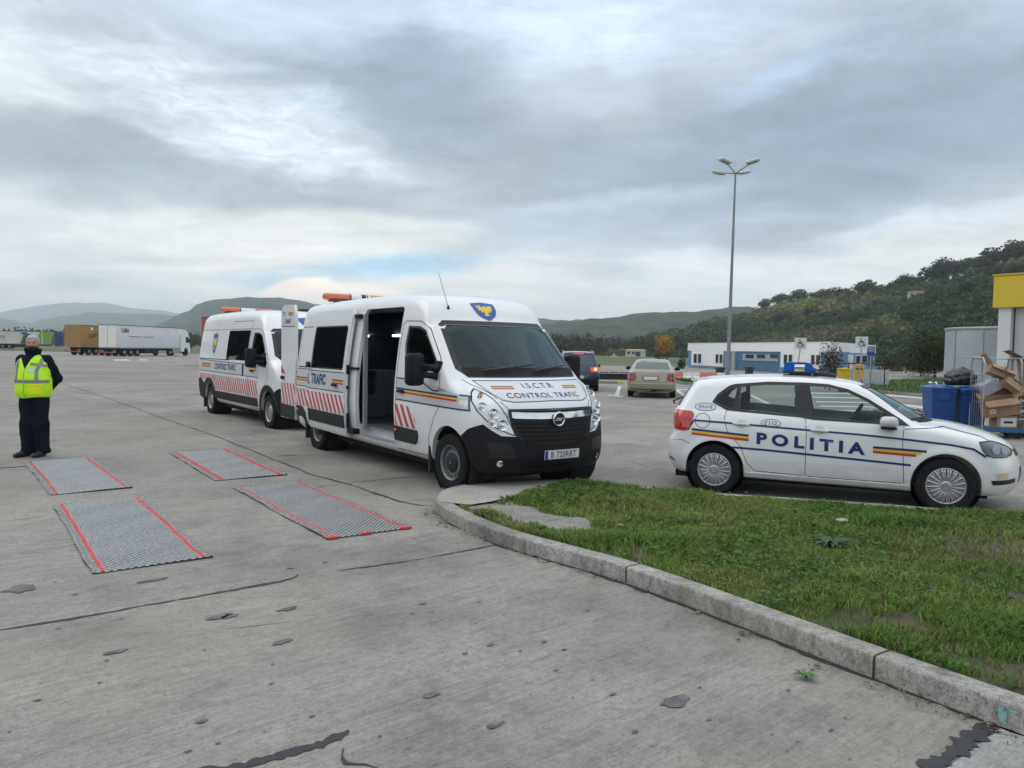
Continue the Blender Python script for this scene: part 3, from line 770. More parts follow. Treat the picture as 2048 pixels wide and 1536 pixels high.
    if not d:
        front_wrap(poly2mesh([(-.60, 1.0), (-.605, .90), (-.57, .74), (-.49, .655), (-.2, .61), (0, .60), (.2, .61), (.49, .655), (.57, .74), (.605, .90), (.60, 1.0)]), 'grille', mat('grille_black', (.008, .008, .009), .6), V, allb, .012, thick=.02)
        sl_ = []
        for k in range(5):
            z_ = .875-k*.05; yw = .57-.03*k
            for zz in (z_, z_-.016):
                sl_.append(front_wrap(ribbon([(-yw, zz+.0), (-yw*.5, zz-.008), (0, zz-.012), (yw*.5, zz-.008), (yw, zz)], .009), 'grille_slat', black_plastic, V, allb, .026, thick=.012))
        join(sl_, 'grille_slat')
        front_wrap(poly2mesh([(-.585, .985), (-.585, .925), (-.55, .915), (-.3, .905), (0, .90), (.3, .905), (.55, .915), (.585, .925), (.585, .985), (.3, .975), (0, .972), (-.3, .975)]), 'chrome_bar', chrome, V, allb, .03, thick=.02)
        front_wrap(ribbon([(-.61, .93), (-.605, 1.005), (0, .995), (.605, 1.005), (.61, .93)], .02), 'grille_surround', blackf, V, allb, .028, thick=.01)
        hx = allb.ray_cast(Vector((9, 0, .90)), Vector((-1, 0, 0)))[0].x+.04
        Em = MB(); Em.tube([(hx+.012, .078*math.cos(k*.2618), .90+.078*math.sin(k*.2618)) for k in range(24)], .013, 8, closed=True)
        Em.prism([(-.125, -.014), (-.03, .0), (-.045, .024), (.0, .016), (.13, .016), (.03, .0), (.045, -.026), (.0, -.016)], hx+.004, hx+.018, Matrix.Translation((0, 0, .90)) @ YZ)
        Em.ob('emblem', chrome, V, True)
        Bk = MB(); Bk.lathe([(.075, 0), (0, 0.001)], 24, Matrix.Translation((hx, 0, .90)) @ Matrix.Rotation(R(90), 4, 'Y')); Bk.ob('emblem_back', blackf, V)
        px_ = bb.ray_cast(Vector((9, .04, .49)), Vector((-1, 0, 0)))[0].x
        plate(V, 'B 720RRT', (px_+.012, .045, .485), (0, 1, 0), (.05, 0, 1), (1, 0, -.05))
        for k in range(2):
            s = (-1, 1)[k]
            front_wrap(poly2mesh([(s*.85, .65), (s*.87, .60), (s*.83, .50), (s*.57, .49), (s*.60, .60), (s*.63, .635)]), 'air_intake', blackf, bumper, bb, .004)
            front_wrap(poly2mesh([(s*.85, .50), (s*.55, .485), (s*.55, .46), (s*.84, .47)]), 'intake_lip', trim_plastic, bumper, bb, .008, thick=.01)
            hh = bb.ray_cast(Vector((9, s*.73, .40)), Vector((-1, 0, 0)))
            n_ = hh[1] if hh[1].x > 0 else -hh[1]
            Fg = MB(); Fg.lathe([(.058, -.01), (.055, .012), (.045, .012), (.04, .002)], 24); Fg.ob('fog_lamp_rim', black_plastic, bumper, True).matrix_basis = Matrix.Translation(hh[0]) @ n_.to_track_quat('Z', 'Y').to_matrix().to_4x4()
            Fg = MB(); Fg.lathe([(.043, .004), (.03, .012), (0, .016)], 20); fo = Fg.ob('fog_lamp', chrome, bumper, True); fo.matrix_basis = Matrix.Translation(hh[0]) @ n_.to_track_quat('Z', 'Y').to_matrix().to_4x4()
        front_wrap(poly2mesh([(-.46, .425), (-.36, .315), (.36, .315), (.46, .425)]), 'lower_grille', blackf, bumper, bb, .004)
        join([front_wrap(ribbon([(-.44+.03*k, .40-.03*k), (.44-.03*k, .40-.03*k)], .010), 'lower_slat', black_plastic, bumper, bb, .014, thick=.008) for k in range(3)], 'lower_slat')
    # headlamps
    if not d: HL = [(.86, 1.245), (.91, 1.20), (.945, 1.11), (.925, 1.0), (.86, .905), (.76, .81), (.60, .735), (.555, .725), (.585, .80), (.635, .93), (.68, 1.03), (.735, 1.13), (.78, 1.19)]
    else: HL = [(.80, 1.22), (.90, 1.18), (.93, 1.05), (.90, .95), (.70, .92), (.62, 1.0), (.66, 1.1)]
    for s in (-1, 1):
        hl = front_wrap(poly2mesh([(s*p[0], p[1]) for p in spline([(a, c) for a, c in HL], 3)]), 'headlamp', mat('lamp_reflector', (.62, .64, .66), .22, .85, bump=.4, bscale=14), V, allb, .004, .03, thick=.012)
        for (yy, zz, rad, mm) in ((.845, 1.165, .045, 'amber'), (.875, 1.045, .052, 'c'), (.775, .97, .060, 'c'), (.79, .875, .055, 'c'), (.69, .84, .062, 'c')) if not d else ((.8, 1.05, .06, 'c'),):
            h_ = allb.ray_cast(Vector((9, s*yy, zz)), Vector((-1, 0, 0)))
            if h_[0] is None: continue
            n_ = h_[1] if h_[1].x > 0 else -h_[1]
            n_ = (n_+Vector((1.0, 0, .1))).normalized()
            q_ = Matrix.Translation(h_[0]) @ n_.to_track_quat('Z', 'Y').to_matrix().to_4x4()
            B_ = MB(); B_.lathe([(rad, .004), (rad*.97, .018), (rad*.86, .016), (rad*.7, .006), (rad*.4, .0), (0, -.002)], 28); B_.ob('lamp_bowl', chrome, hl, True).matrix_basis = q_
            C_ = MB(); C_.lathe([(rad*.34, .002), (rad*.28, .022), (0, .03)], 16); C_.ob('bulb', amber_r if mm == 'amber' else lampcore, hl, True).matrix_basis = q_
        front_wrap(ribbon([(s*p[0], p[1]) for p in HL], .010, True), 'lamp_edge', gap_m, hl, allb, .006, .04)
    # side protection trim, mud flap, repeaters
    for s in (-1, 1):
        if not d:
            side_wrap(poly2mesh([(2.90, .67), (3.56, .655), (3.58, .60), (3.54, .50), (3.48, .47), (2.90, .475)]), 'side_trim', trim_plastic, V, bvh, .012, .08, side=s, thick=.015)
            side_wrap(poly2mesh(rrect(2.925, .60, 2.985, .635, .012)), 'side_reflector', amber_r, V, bvh, .020, .0, side=s, thick=.01)
            if s > 0: side_wrap(poly2mesh([(.43, .69), (2.85, .67), (2.85, .48), (.46, .50)]), 'side_trim', trim_plastic, V, bvh, .012, .2, side=s, thick=.015)
            # dark rear corner
            side_wrap(poly2mesh([(-1.02, .68), (-.66, .68), (-.60, .66), (-.50, .58), (-.50, .50), (-.62, .42), (-.70, .30), (-.98, .31)]), 'rear_corner_trim', trim_plastic, V, bvh, .010, .08, side=s, thick=.012)
            side_wrap(poly2mesh(rrect(-.90, .59, -.83, .635, .015)), 'side_reflector', amber_r, V, bvh, .018, .0, side=s, thick=.01)
            side_wrap(poly2mesh([(-.80, .30), (-.80, .50), (-.62, .50), (-.55, .45), (-.52, .30)]), 'rear_corner_panel', white_door, V, bvh, .022, .08, side=s)
        else:
            side_wrap(poly2mesh([(.50, .60), (3.40, .585), (3.42, .40), (.56, .42)]), 'side_trim', trim_plastic, V, bvh, .012, .2, side=s, thick=.015)
            for wx in (0, fx):
                ring = [(wx+.52*math.cos(R(a)), .36+.54*math.sin(R(a))) for a in range(-8, 189, 12)]+[(wx+.43*math.cos(R(a)), .36+.43*math.sin(R(a))) for a in range(188, -9, -12)]
                ring = [(p[0], max(p[1], .32)) for p in ring]
                side_wrap(poly2mesh(ring), 'arch_flare', trim_plastic, V, bvh, .014, .08, side=s, thick=.02)
            side_wrap(poly2mesh([(-.98, .80), (-.72, .88), (-.42, .76), (-.42, .36), (-.95, .33)]), 'rear_corner_trim', trim_plastic, V, bvh, .012, .08, side=s, thick=.012)
        for xa, za in ((fx-.50, .16), (-.52, .14)):
            F_ = MB(); F_.box((xa, s*.99-.02, za), (xa+.05, s*.99-s*.22, .50), None, .01); F_.ob('mud_flap', rubber, V)
    mirror(V, fx-.42 if not d else fx-.35, -1.0, 1.42, -1); mirror(V, fx-.42 if not d else fx-.35, 1.0, 1.42, 1)
    light_bar(V, -.60 if not d else -.25, -.68, .68, 2.585 if not d else 2.60, strap=not d)
    return V, bvh
lampcore = mat('lamp_bulb', (.85, .86, .88), .08, .6)
VAN_LOC, VAN_RZ = (-2.41331, 13.23177, 0), -.958572
van, vb = build_van('police_van', 'white control van with its side door slid open, front wheel by the kerb', 'white control vans with roof light bars', VAN_LOC, VAN_RZ, 'movano')
def livery_van1():
    V, bv = van, vb
    SW = side_wrap
    for s in (-1, 1):
        # grey panel with navy outline on the front door and wing
        x0 = 2.96 if s < 0 else -.7
        pan = [(x0, 1.02), (4.74, 1.0), (4.68, 1.155), (3.95, 1.20), (3.62, 1.305), (x0, 1.315)]
        SW(poly2mesh(pan), 'livery_panel', grey_f, V, bv, .0025, .08, side=s)
        ls = [SW(ribbon([(x0, 1.025), (4.75, 1.0), (4.69, 1.16), (4.55, 1.17)], .018), 'livery_line', navy, V, bv, .0042, .07, side=s),
              SW(ribbon([(x0, 1.31), (3.62, 1.30), (3.95, 1.195), (4.1, 1.19)], .018), 'livery_line', navy, V, bv, .0042, .07, side=s)]
        join(ls, 'livery_line')
        t = [SW(ribbon([(x0, 1.175-k*.022), (4.52, 1.145-k*.022)], .0225), 'tricolour_stripe', m, V, bv, .0055, .08, side=s) for k, m in enumerate((navy, yellow_f, red_f))]
        join(t, 'tricolour_stripe')
        if s < 0: hb = hatch(2.93, 3.52, lambda x: min(.96, .97-max(0, x-3.3)*.9), lambda x: .675)
        else: hb = hatch(-.6, 3.52, lambda x: .965, lambda x: .675)
        SW(hb, 'red_hatching', hatch_red, V, bv, .004, .12, side=s)
    # rear quarter in front of the back door
    SW(poly2mesh([(-.93, 1.03), (-.10, 1.03), (-.10, 1.32), (-.93, 1.33)]), 'livery_panel', grey_f, V, bv, .0025, .1)
    join([SW(ribbon([(-.93, z), (-.10, z-.002)], .014), 'livery_line', navy, V, bv, .004, .1) for z in (1.03, 1.325)], 'livery_line')
    join([SW(ribbon([(-.93, 1.175-k*.02), (-.14, 1.17-k*.02)], .0205), 'tricolour_stripe', m, V, bv, .0045, .1) for k, m in enumerate((navy, yellow_f, red_f))], 'tricolour_stripe')
    SW(hatch(-.92, -.10, lambda x: .985, lambda x: .69), 'red_hatching', hatch_red, V, bv, .004, .12)
    SW(ribbon([(-.85, 1.36), (-.85, 2.04), (-.1, 2.04)], .012), 'body_crease', gap_m, V, bv, .001, .1)
    SW(ribbon([(-.1, 1.36), (-.86, 1.36)], .02), 'door_track', gap_m, V, bv, .001, .1)
    # bonnet
    FW = front_wrap
    FW(poly2mesh([(-.80, 1.335), (.80, 1.335), (.72, 1.20), (.64, 1.125), (.52, 1.10), (.2, 1.105), (0, 1.11), (-.2, 1.105), (-.52, 1.10), (-.64, 1.125), (-.72, 1.20)]), 'bonnet_panel', mat('bonnet_film', (.66, .68, .68), .3, coat=.4), V, bv, .002, .03)
    FW(ribbon([(-.80, 1.335), (.80, 1.335), (.72, 1.20), (.64, 1.125), (.52, 1.10), (.2, 1.105), (0, 1.11), (-.2, 1.105), (-.52, 1.10), (-.64, 1.125), (-.72, 1.20)], .008, True), 'bonnet_outline', navy, V, bv, .004, .03)
    FW(textbm('I.S.C.T.R', .052, .006, 1.55, 1.12), 'lettering', navy, V, bv, .005, .04, loc=(-.045, 1.252))
    FW(textbm('CONTROL TRAFIC', .054, .006, 1.55, 1.10), 'lettering', navy, V, bv, .005, .04, loc=(-.03, 1.145))
    for xc in (-.53, .47):
        join([FW(ribbon([(xc-.13, 1.268-k*.010), (xc+.13, 1.268-k*.010)], .0105), 'tricolour_stripe', m, V, bv, .005, .06) for k, m in enumerate((navy, yellow_f, red_f))], 'tricolour_stripe')
    # shield on the roof front
    FW(poly2mesh(scaled(SHIELD, -.10, 2.205, .36, .25)), 'shield_emblem', shield_blue, V, bv, .004, .03)
    FW(poly2mesh(scaled(EAGLE, -.10, 2.215, .36, .22)), 'eagle_figure', shield_yel, V, bv, .0065, .03)
    st_ = [FW(poly2mesh([(-.10+.155*math.cos(R(a))+.008*math.cos(R(q)), 2.195+.10*math.sin(R(a))+.006*math.sin(R(q))) for q in range(0, 360, 60)]), 'star_ring', shield_yel, V, bv, .0065, 0) for a in range(0, 360, 36)]
    join(st_, 'star_ring')
    # aerial
    A = MB(); A.lathe([(.022, 0), (.018, .02), (.008, .05)], 16, Matrix.Translation((3.62, -.62, 2.22))); A.tube([(3.62, -.62, 2.24), (3.42, -.655, 2.70)], [.004, .0025], 6); A.ob('aerial', blackf, V, True)
    # sun sticker, mirror and papers behind the windscreen
    m_ = MB(); m_.box((3.80, -.12, 1.90), (3.86, .12, 1.96), None, .02); m_.ob('interior_mirror', interior, V, True)
    p_ = MB(); p_.box((4.15, .50, 1.285), (4.25, .72, 1.29)); p_.ob('papers', mat('red_paper', (.4, .05, .05), .6), V)
    # sliding door, pushed back along the side
    f = lambda P: np.maximum(np.maximum(van_f(P), -(van_f(P)+.05)), np.maximum(-.10-P[:, 0], P[:, 0]-1.46))
    Vb, Fb = surfnet(lambda P: np.maximum(van_f(P), -(van_f(P)+.055)), (-.3, -1.15, .25), (1.7, -.6, 2.5), .03, 2)
    dm = mkmesh('d', Vb, Fb)
    c = MB(); c.prism([(-.09, .38), (1.44, .36), (1.44, 2.20), (1.40, 2.28), (-.05, 2.28), (-.09, 2.22)], .62, 1.2, XZ)
    dm = boolean(dm, c.me('c', [gap_m]), 'INTERSECT')
    c = MB(); c.prism([(.03, 1.38), (1.33, 1.375), (1.33, 2.02), (.03, 2.03)], .5, 1.3, XZ)
    dm = boolean(dm, c.me('c', [gap_m])); dm.materials.clear(); dm.materials.append(white_door); dm.polygons.foreach_set('material_index', [0]*len(dm.polygons))
    dbv = bvh_of(dm)
    T = root('sliding_door', None, None, (0, -.115, 0)); del_ = T
    for k in ('label', 'category'): 
        if k in T: del T[k]
    bpy.data.objects.remove(T)
    door = ob('sliding_door', smoothed(dm, 35), V, None, (0, -.105, 0))
    SWd = lambda bm, n, m, off=.003, step=.1, **k: side_wrap(bm, n, m, door, vb, off, step, **k)
    SWd(poly2mesh(rrect(.015, 1.365, 1.345, 2.03, .05)), 'door_window', dark_glass, -.004)
    SWd(ribbon(rrect(.02, 1.37, 1.34, 2.025, .05), .022, True), 'window_seal', blackf, .002)
    SWd(poly2mesh([(-.08, 1.03), (1.42, 1.03), (1.42, 1.315), (-.08, 1.315)]), 'livery_panel', grey_f, .0025)
    join([SWd(ribbon([(-.08, z), (1.42, z-.002)], .014), 'livery_line', navy, .004) for z in (1.03, 1.32)], 'livery_line')
    SWd(textbm('TRAFIC', .175, .04, .80, 1.05, False), 'lettering', navy, .0045, .12, loc=(.08, 1.10))
    SWd(poly2mesh([(-.075, 1.10), (.015, 1.10), (.015, 1.13), (-.048, 1.13), (-.048, 1.265), (-.075, 1.265)]), 'lettering', navy, .0045)
    join([SWd(ribbon([(.98, 1.20-k*.022), (1.40, 1.195-k*.022)], .0225), 'tricolour_stripe', m, .0045) for k, m in enumerate((navy, yellow_f, red_f))], 'tricolour_stripe')
    SWd(hatch(-.08, 1.43, lambda x: .98, lambda x: .695), 'red_hatching', hatch_red, .004, .12)
    SWd(poly2mesh([(-.08, .69), (1.425, .68), (1.425, .49), (-.06, .50)]), 'door_trim', trim_plastic, .012, thick=.02)
    h_ = MB(); h_.box((1.03, -1.075, 1.105), (1.22, -1.045, 1.15), None, .012); h_.ob('door_handle', black_plastic, door, True)
    m_ = MB(); m_.box((-.08, -1.07, 1.36), (.04, -1.02, 1.46), None, .02); m_.ob('roller_cover', trim_plastic, door, True)
    e_ = MB(); e_.box((1.425, -.985, .50), (1.452, -.945, .72), None, .005); e_.box((1.43, -.99, 1.30), (1.455, -.94, 1.44), None, .01); e_.box((1.43, -.99, 1.08), (1.455, -.955, 1.13), None, .005); e_.box((1.40, -.86, 2.14), (1.60, -.78, 2.2), None, .01); e_.box((1.43, -.97, .42), (1.66, -.86, .50), None, .01)
    e_.ob('latch', black_plastic, door)
    r_ = MB(); r_.box((1.44, -.93, 1.375), (1.70, -.89, 1.41)); r_.ob('door_arm', blackf, door)
    # grey door jamb edge + step strip
    j = MB(); j.box((1.655, -.93, .50), (1.70, -.86, 2.2), None, .01); j.box((1.70, -.97, .415), (2.9, -.90, .425)); j.ob('door_seal', mat('jamb_grey', (.30, .32, .33), .5), V)
    # open rear door, swung back level with the side
    dl = MB(); dl.prism([(-1.80, .40), (-1.05, .40), (-1.05, 2.28), (-1.12, 2.44), (-1.62, 2.46), (-1.78, 2.38)], .955, 1.01, XZ)
    dme = dl.me('rear_door', [white_door]); rd = ob('rear_door', dme, V); b2 = bvh_of(dme)
    SR = lambda bm, n, m, off=.003, **k: side_wrap(bm, n, m, rd, b2, off, 0, **k)
    SR(poly2mesh([(-1.79, .42), (-1.06, .40), (-1.06, .64), (-1.79, .66)]), 'door_trim', trim_plastic, .012, thick=.015)
    SR(hatch(-1.78, -1.06, lambda x: 1.04, lambda x: .66, .16, .07, .19), 'red_hatching', hatch_red)
    SR(ribbon([(-1.76, 2.07), (-1.08, 2.06), (-1.08, 2.36), (-1.76, 2.37)], .014, True), 'livery_line', navy)
    SR(textbm('L.TRAFIC', .085, .02, .85), 'lettering', navy, loc=(-1.45, 2.11)); SR(textbm('T.R', .075, .02, .8), 'lettering', navy, loc=(-1.62, 2.25))
    join([SR(ribbon([(-1.40, 2.30-k*.018), (-1.18, 2.30-k*.018)], .0185), 'tricolour_stripe', m) for k, m in enumerate((navy, yellow_f, red_f))], 'tricolour_stripe')
    h_ = MB(); h_.box((-1.77, -1.04, 1.10), (-1.60, -1.01, 1.16), None, .012); h_.ob('door_handle', black_plastic, rd, True)
    for z_ in (.6, 1.45, 2.15):
        e_ = MB(); e_.tube([(-1.03, -1.0, z_-.05), (-1.03, -1.0, z_+.05)], .018, 8); e_.ob('hinge', white_door, rd)
    SR(poly2mesh([(-1.10, 1.32), (-1.72, 1.32), (-1.75, 1.40), (-1.75, 1.32), (-1.78, 1.32), (-1.78, 1.98), (-1.10, 1.98)][:0] or [(-1.79, 1.22), (-1.55, 1.2), (-1.79, 1.36)]), 'red_corner', hatch_red)
    SR(poly2mesh([(-1.80, 2.02), (-1.72, 2.0), (-1.68, 1.85), (-1.70, 1.62), (-1.80, 1.42)]), 'shield_emblem', shield_blue, .004)
    SR(poly2mesh([(-1.80, 1.86), (-1.755, 1.86), (-1.76, 1.64), (-1.80, 1.62)]), 'eagle_figure', shield_yel, .006)
    # lamp cluster at the rear corner
    L = MB(); L.box((-1.045, -.985, .95), (-1.0, -.88, 1.30), None, .01); L.ob('tail_lamp', red_lens, V)
livery_van1()

VAN2_LOC, VAN2_RZ = (-6.70, 19.55, 0), -.913
van2, vb2 = build_van('police_van', 'white control van parked behind the open one, shield on its side and dark wheel arches', 'white control vans with roof light bars', VAN2_LOC, VAN2_RZ, 'ducato')
def livery_van2():
    V, bv = van2, vb2
    for s in (-1, 1):
        SW = lambda bm, n, m, off=.003, step=.12, **k: side_wrap(bm, n, m, V, bv, off, step, side=s, **k)
        SW(poly2mesh(rrect(1.28, 1.37, 2.74, 2.04, .03)), 'side_glass', dark_glass, .003)
        SW(poly2mesh([(-.84, 1.06), (3.5, 1.02), (3.5, 1.25), (2.6, 1.29), (-.84, 1.34)]), 'livery_panel', grey_f, .0025)
        join([SW(ribbon([(-.84, 1.34), (2.6, 1.29), (3.5, 1.25)], .016), 'livery_line', navy, .004), SW(ribbon([(3.5, 1.03), (-.84, 1.06)], .016), 'livery_line', navy, .004)], 'livery_line')
        SW(hatch(-.80, 3.44, lambda x: .99-.01*x, lambda x: .635-.008*x if x > .5 else .84, .145, .065, .15), 'red_hatching', hatch_red, .004)
        SW(textbm('CONTROL TRAFIC', .15, .03, .95 if s < 0 else .95), 'lettering', navy, .0045, loc=(1.25 if s < 0 else 1.25, 1.12))
        for xa, xb in ((-.62, .10), (2.92, 3.35)):
            join([SW(ribbon([(xa, 1.235-k*.03), (xb, 1.23-k*.03)], .031), 'tricolour_stripe', m, .0045) for k, m in enumerate((navy, yellow_f, red_f))], 'tricolour_stripe')
        SW(poly2mesh([(2.45, 1.04), (2.56, 1.04), (2.56, 1.30), (2.45, 1.30)]), 'black_bar', blackf, .005)
        SW(poly2mesh(scaled(SHIELD, .28, 1.74, .36, .50)), 'shield_emblem', shield_blue, .004)
        SW(poly2mesh(scaled(EAGLE, .28, 1.74, .42, .46)), 'eagle_figure', shield_yel, .006)
    FW = front_wrap
    FW(poly2mesh(scaled(SHIELD, 0, 2.22, .36, .22)), 'shield_emblem', shield_blue, V, bv, .004, .05)
    FW(poly2mesh([(-.7, 1.0), (.7, 1.0), (.6, .7), (-.6, .7)]), 'grille', blackf, V, bv, .012, .1)
livery_van2()
# ------------------------------------------------------------------ police hatchback
PB = [(-.60, .28, 's'), (-.655, .40), (-.665, .60), (-.61, .74), (-.60, .95), (-.55, 1.06), (-.40, 1.30), (-.33, 1.385, 's'), (-.20, 1.405), (.05, 1.43), (.3, 1.447), (.65, 1.46), (1.05, 1.455), (1.4, 1.425), (1.64, 1.375),
      (2.0, 1.19), (2.40, .965, 's'), (2.62, .945), (2.85, .895), (3.05, .825), (3.19, .74), (3.265, .63), (3.30, .48), (3.285, .34), (3.22, .21, 's'), (2.9, .19), (-.5, .23)]
PPR = spline(PB, 5)
PWZ = np.array([[.1, .74], [.22, .775], [.32, .81], [.45, .832], [.58, .838], [.70, .842], [.80, .838], [.90, .822], [.97, .795], [1.02, .765], [1.15, .715], [1.30, .655], [1.40, .60], [1.5, .53]])
def polo_f(P):
    X, Y, Z = P[:, 0], np.abs(P[:, 1]), P[:, 2]
    w = np.clip((X-1.4)/1.0, 0, 1); w = w*w*(3-2*w); wr = np.clip((-X+.2)/.5, 0, 1)
    bow = .34*np.clip(Y/.82, 0, 1.2)**2.3*w - .13*np.clip(Y/.8, 0, 1.2)**2.4*wr
    crown = .05*(Y/.75)**2*(np.clip((Z-.85)*4, 0, 1))
    a = polysdf(X+bow, Z+crown, PPR)
    s = Y-np.interp(Z, PWZ[:, 0], PWZ[:, 1])+.13*np.clip((X-2.45)/.8, 0, 1.2)**2+.07*np.clip((-X)/.65, 0, 1.2)**2
    # wheel arch lips
    for wx in (0, 2.47):
        rr_ = np.sqrt((X-wx)**2+(Z-.30)**2); s = s-.014*np.exp(-((rr_-.36)/.05)**2)
    return smax(a, s, .085)
POLO_LOC, POLO_RZ = (2.78195, 9.9934, 0), -.38387
def build_polo():
    V = root('police_car', 'white police hatchback with a blue roof beacon parked beside the grass verge', 'car', POLO_LOC, POLO_RZ)
    def inner(P):
        c = polo_f(P)+.045
        c = np.maximum(c, .36-P[:, 2]); c = np.maximum(c, P[:, 0]-2.05-np.clip((P[:, 2]-.88)*4, 0, 9)); return np.maximum(c, -.52-P[:, 0])
    outer, both = shell(polo_f, (-.85, -.98, .08), (3.45, .98, 1.62), .03, inner, .05)
    bvh = bvh_of(outer)
    fw_ = [(1.09, .985), (1.02, 1.34), (1.25, 1.335), (1.45, 1.285), (1.66, 1.185), (1.86, 1.055), (1.99, .965), (1.78, .955)]
    rw = [(.27, 1.04), (.27, 1.305), (.57, 1.34), (.88, 1.345), (.915, 1.0)]
    qw = [(-.02, 1.115), (.03, 1.19), (.18, 1.295), (.225, 1.30), (.20, 1.06), (.13, 1.05)]
    wsp = [(-.66, 1.0), (-.56, 1.33), (-.52, 1.35), (.52, 1.35), (.56, 1.33), (.66, 1.0)]
    rgp = [(-.58, 1.06), (-.50, 1.28), (-.46, 1.31), (.46, 1.31), (.50, 1.28), (.58, 1.06)]
    cut = MB()
    for wx in (0, 2.47):
        for s in (-1, 1):
            cut.prism([(wx+.345*math.cos(2*math.pi*k/40), .31+.345*math.sin(2*math.pi*k/40)) for k in range(40)], min(-s*.52, -s*1.1), max(-s*.52, -s*1.1), XZ)
    for p in (fw_, rw, qw): cut.prism(p, -1.1, 1.1, XZ)
    cut.prism(wsp, 1.35, 2.7, YZ); cut.prism(rgp, -.9, -.18, YZ)
    body = boolean(both, cut.me('cut', [gap_m])); body.materials.clear(); body.materials.append(polo_paint)
    body.polygons.foreach_set('material_index', [0]*len(body.polygons)); ob('body', smoothed(body, 32), V)
    SW = lambda bm, n, m, off=.003, step=.06, s=-1, p=V, **k: side_wrap(bm, n, m, p, bvh, off, step, side=s, **k)
    FW = lambda bm, n, m, off=.003, step=.05, p=V, **k: front_wrap(bm, n, m, p, bvh, off, step, **k)
    for wx in (0, 2.47):
        for s in (-1, 1):
            L = MB(); Mx = Matrix.Translation((wx, 0, .31)) @ Matrix.Rotation(R(90)*(1 if s < 0 else -1), 4, 'X')
            L.lathe([(.0, .50), (.352, .50), (.352, .79)], 40, Mx); L.ob('wheel_well', liner_m, V, True)
            wheel(V, wx, s*.745, .30, .185, s, 'polo')
    U = MB(); U.box((-.5, -.62, .16), (2.9, .62, .24)); U.tube([(0, -.7, .3), (0, .7, .3)], .04); U.ob('underbody', liner_m, V)
    for s in (-1, 1):
        # black window band (frames and pillars), panes set in it
        out = [(1.10, .955), (2.10, .935), (2.02, 1.0), (1.88, 1.09), (1.68, 1.215), (1.47, 1.315), (1.25, 1.368), (1.0, 1.378), (.57, 1.375), (.2, 1.338), (.13, 1.315), (0, 1.21), (-.06, 1.11), (.12, 1.02), (.27, 1.01), (.95, .975)]
        bm2 = bmesh.new(); es = []
        for lp in [out, fw_, rw, qw]:
            vs = [bm2.verts.new((p[0], p[1], 0)) for p in lp]; es += [bm2.edges.new((vs[i], vs[(i+1) % len(vs)])) for i in range(len(vs))]
        bmesh.ops.triangle_fill(bm2, edges=es, use_beauty=True, use_dissolve=False)
        SW(bm2, 'window_frame', mat('gloss_black_frame', (.012, .012, .014), .25), .003, .05, s)
        for nm, p in (('side_window', fw_), ('side_window', rw), ('side_window', qw)):
            cx = sum(q[0] for q in p)/len(p); cy = sum(q[1] for q in p)/len(p)
            SW(poly2mesh([(cx+(q[0]-cx)*1.03, cy+(q[1]-cy)*1.05) for q in p]), nm, win_glass, -.008, .06, s)
        g = [SW(ribbon(q, .007, cl), 'shut_line', gap_m, .001, .04, s) for q, cl in (
            ([(1.015, .98), (1.03, .80), (1.03, .30)], False), ([(2.04, .935), (2.03, .75), (2.06, .30)], False), ([(1.06, .292), (2.04, .292)], False),
            ([(.12, 1.02), (.10, .92), (.14, .78), (.30, .60), (.38, .40), (.47, .315), (1.0, .298)], False), ([(-.60, .62), (-.40, .64), (-.30, .60)], False), (arc(-.155, .885, .088, 0, 360, 24), False),
            ([(2.04, .90), (2.45, .935), (2.80, .85), (2.98, .76)], False))]
        join(g, 'shut_line')
        # sill
        SW(poly2mesh([(.36, .295), (2.11, .275), (2.12, .235), (.36, .24)]), 'sill', polo_paint, .012, .2, s, thick=.02)
        for xh, zh in ((.30, .868), (1.17, .838)):
            yb = bvh.ray_cast(Vector((xh, 3*s, zh)), Vector((0, -s, 0)))[0].y
            H = MB(); H.box((-.10, -.012, -.014), (.10, .016, .014), None, .012); H.ob('door_handle', polo_paint, V, True, loc=(xh, yb+s*.02, zh), rot=(0, R(2.5), 0))
            SW(poly2mesh(arc(xh, zh, .055, 0, 360, 20)[:-1]), 'handle_recess_shade', mat('handle_recess_shade', (.62, .63, .63), .4), .0015, 0, s)  # flat disc greyer than the paint, recess shade put into its colour
        # livery
        LN = [SW(ribbon([(-.26, .885), (.1, .875), (1.06, .835), (1.6, .815), (2.04, .79), (2.5, .755), (2.72, .72), (2.84, .64)], .022), 'livery_line', navy, .0035, .05, s),
              SW(ribbon([(-.26, .885), (-.33, .765)], .022), 'livery_line', navy, .0035, .05, s), SW(ribbon([(.20, .585), (.6, .575), (1.05, .555), (1.6, .53), (2.12, .505)], .024), 'livery_line', navy, .0035, .05, s)]
        join(LN, 'livery_line')
        t = [SW(ribbon([(-.28, .775-k*.026), (.39, .735-k*.026)], .0265), 't', m, .0035, .06, s) for k, m in enumerate((navy, yellow_f, red_f))]; join(t, 'tricolour_stripe')
        t = [SW(ribbon([(1.735, .682-k*.026), (2.27-k*.05, .667-k*.026)], .0265), 't', m, .0035, .06, s) for k, m in enumerate((navy, yellow_f, red_f))]; join(t, 'tricolour_stripe')
        SW(textbm('POLITIA', .142, .045, 1.26, 1.52), 'lettering', navy, .0035, .05, s, loc=(1.07, .612), slope=-.048)
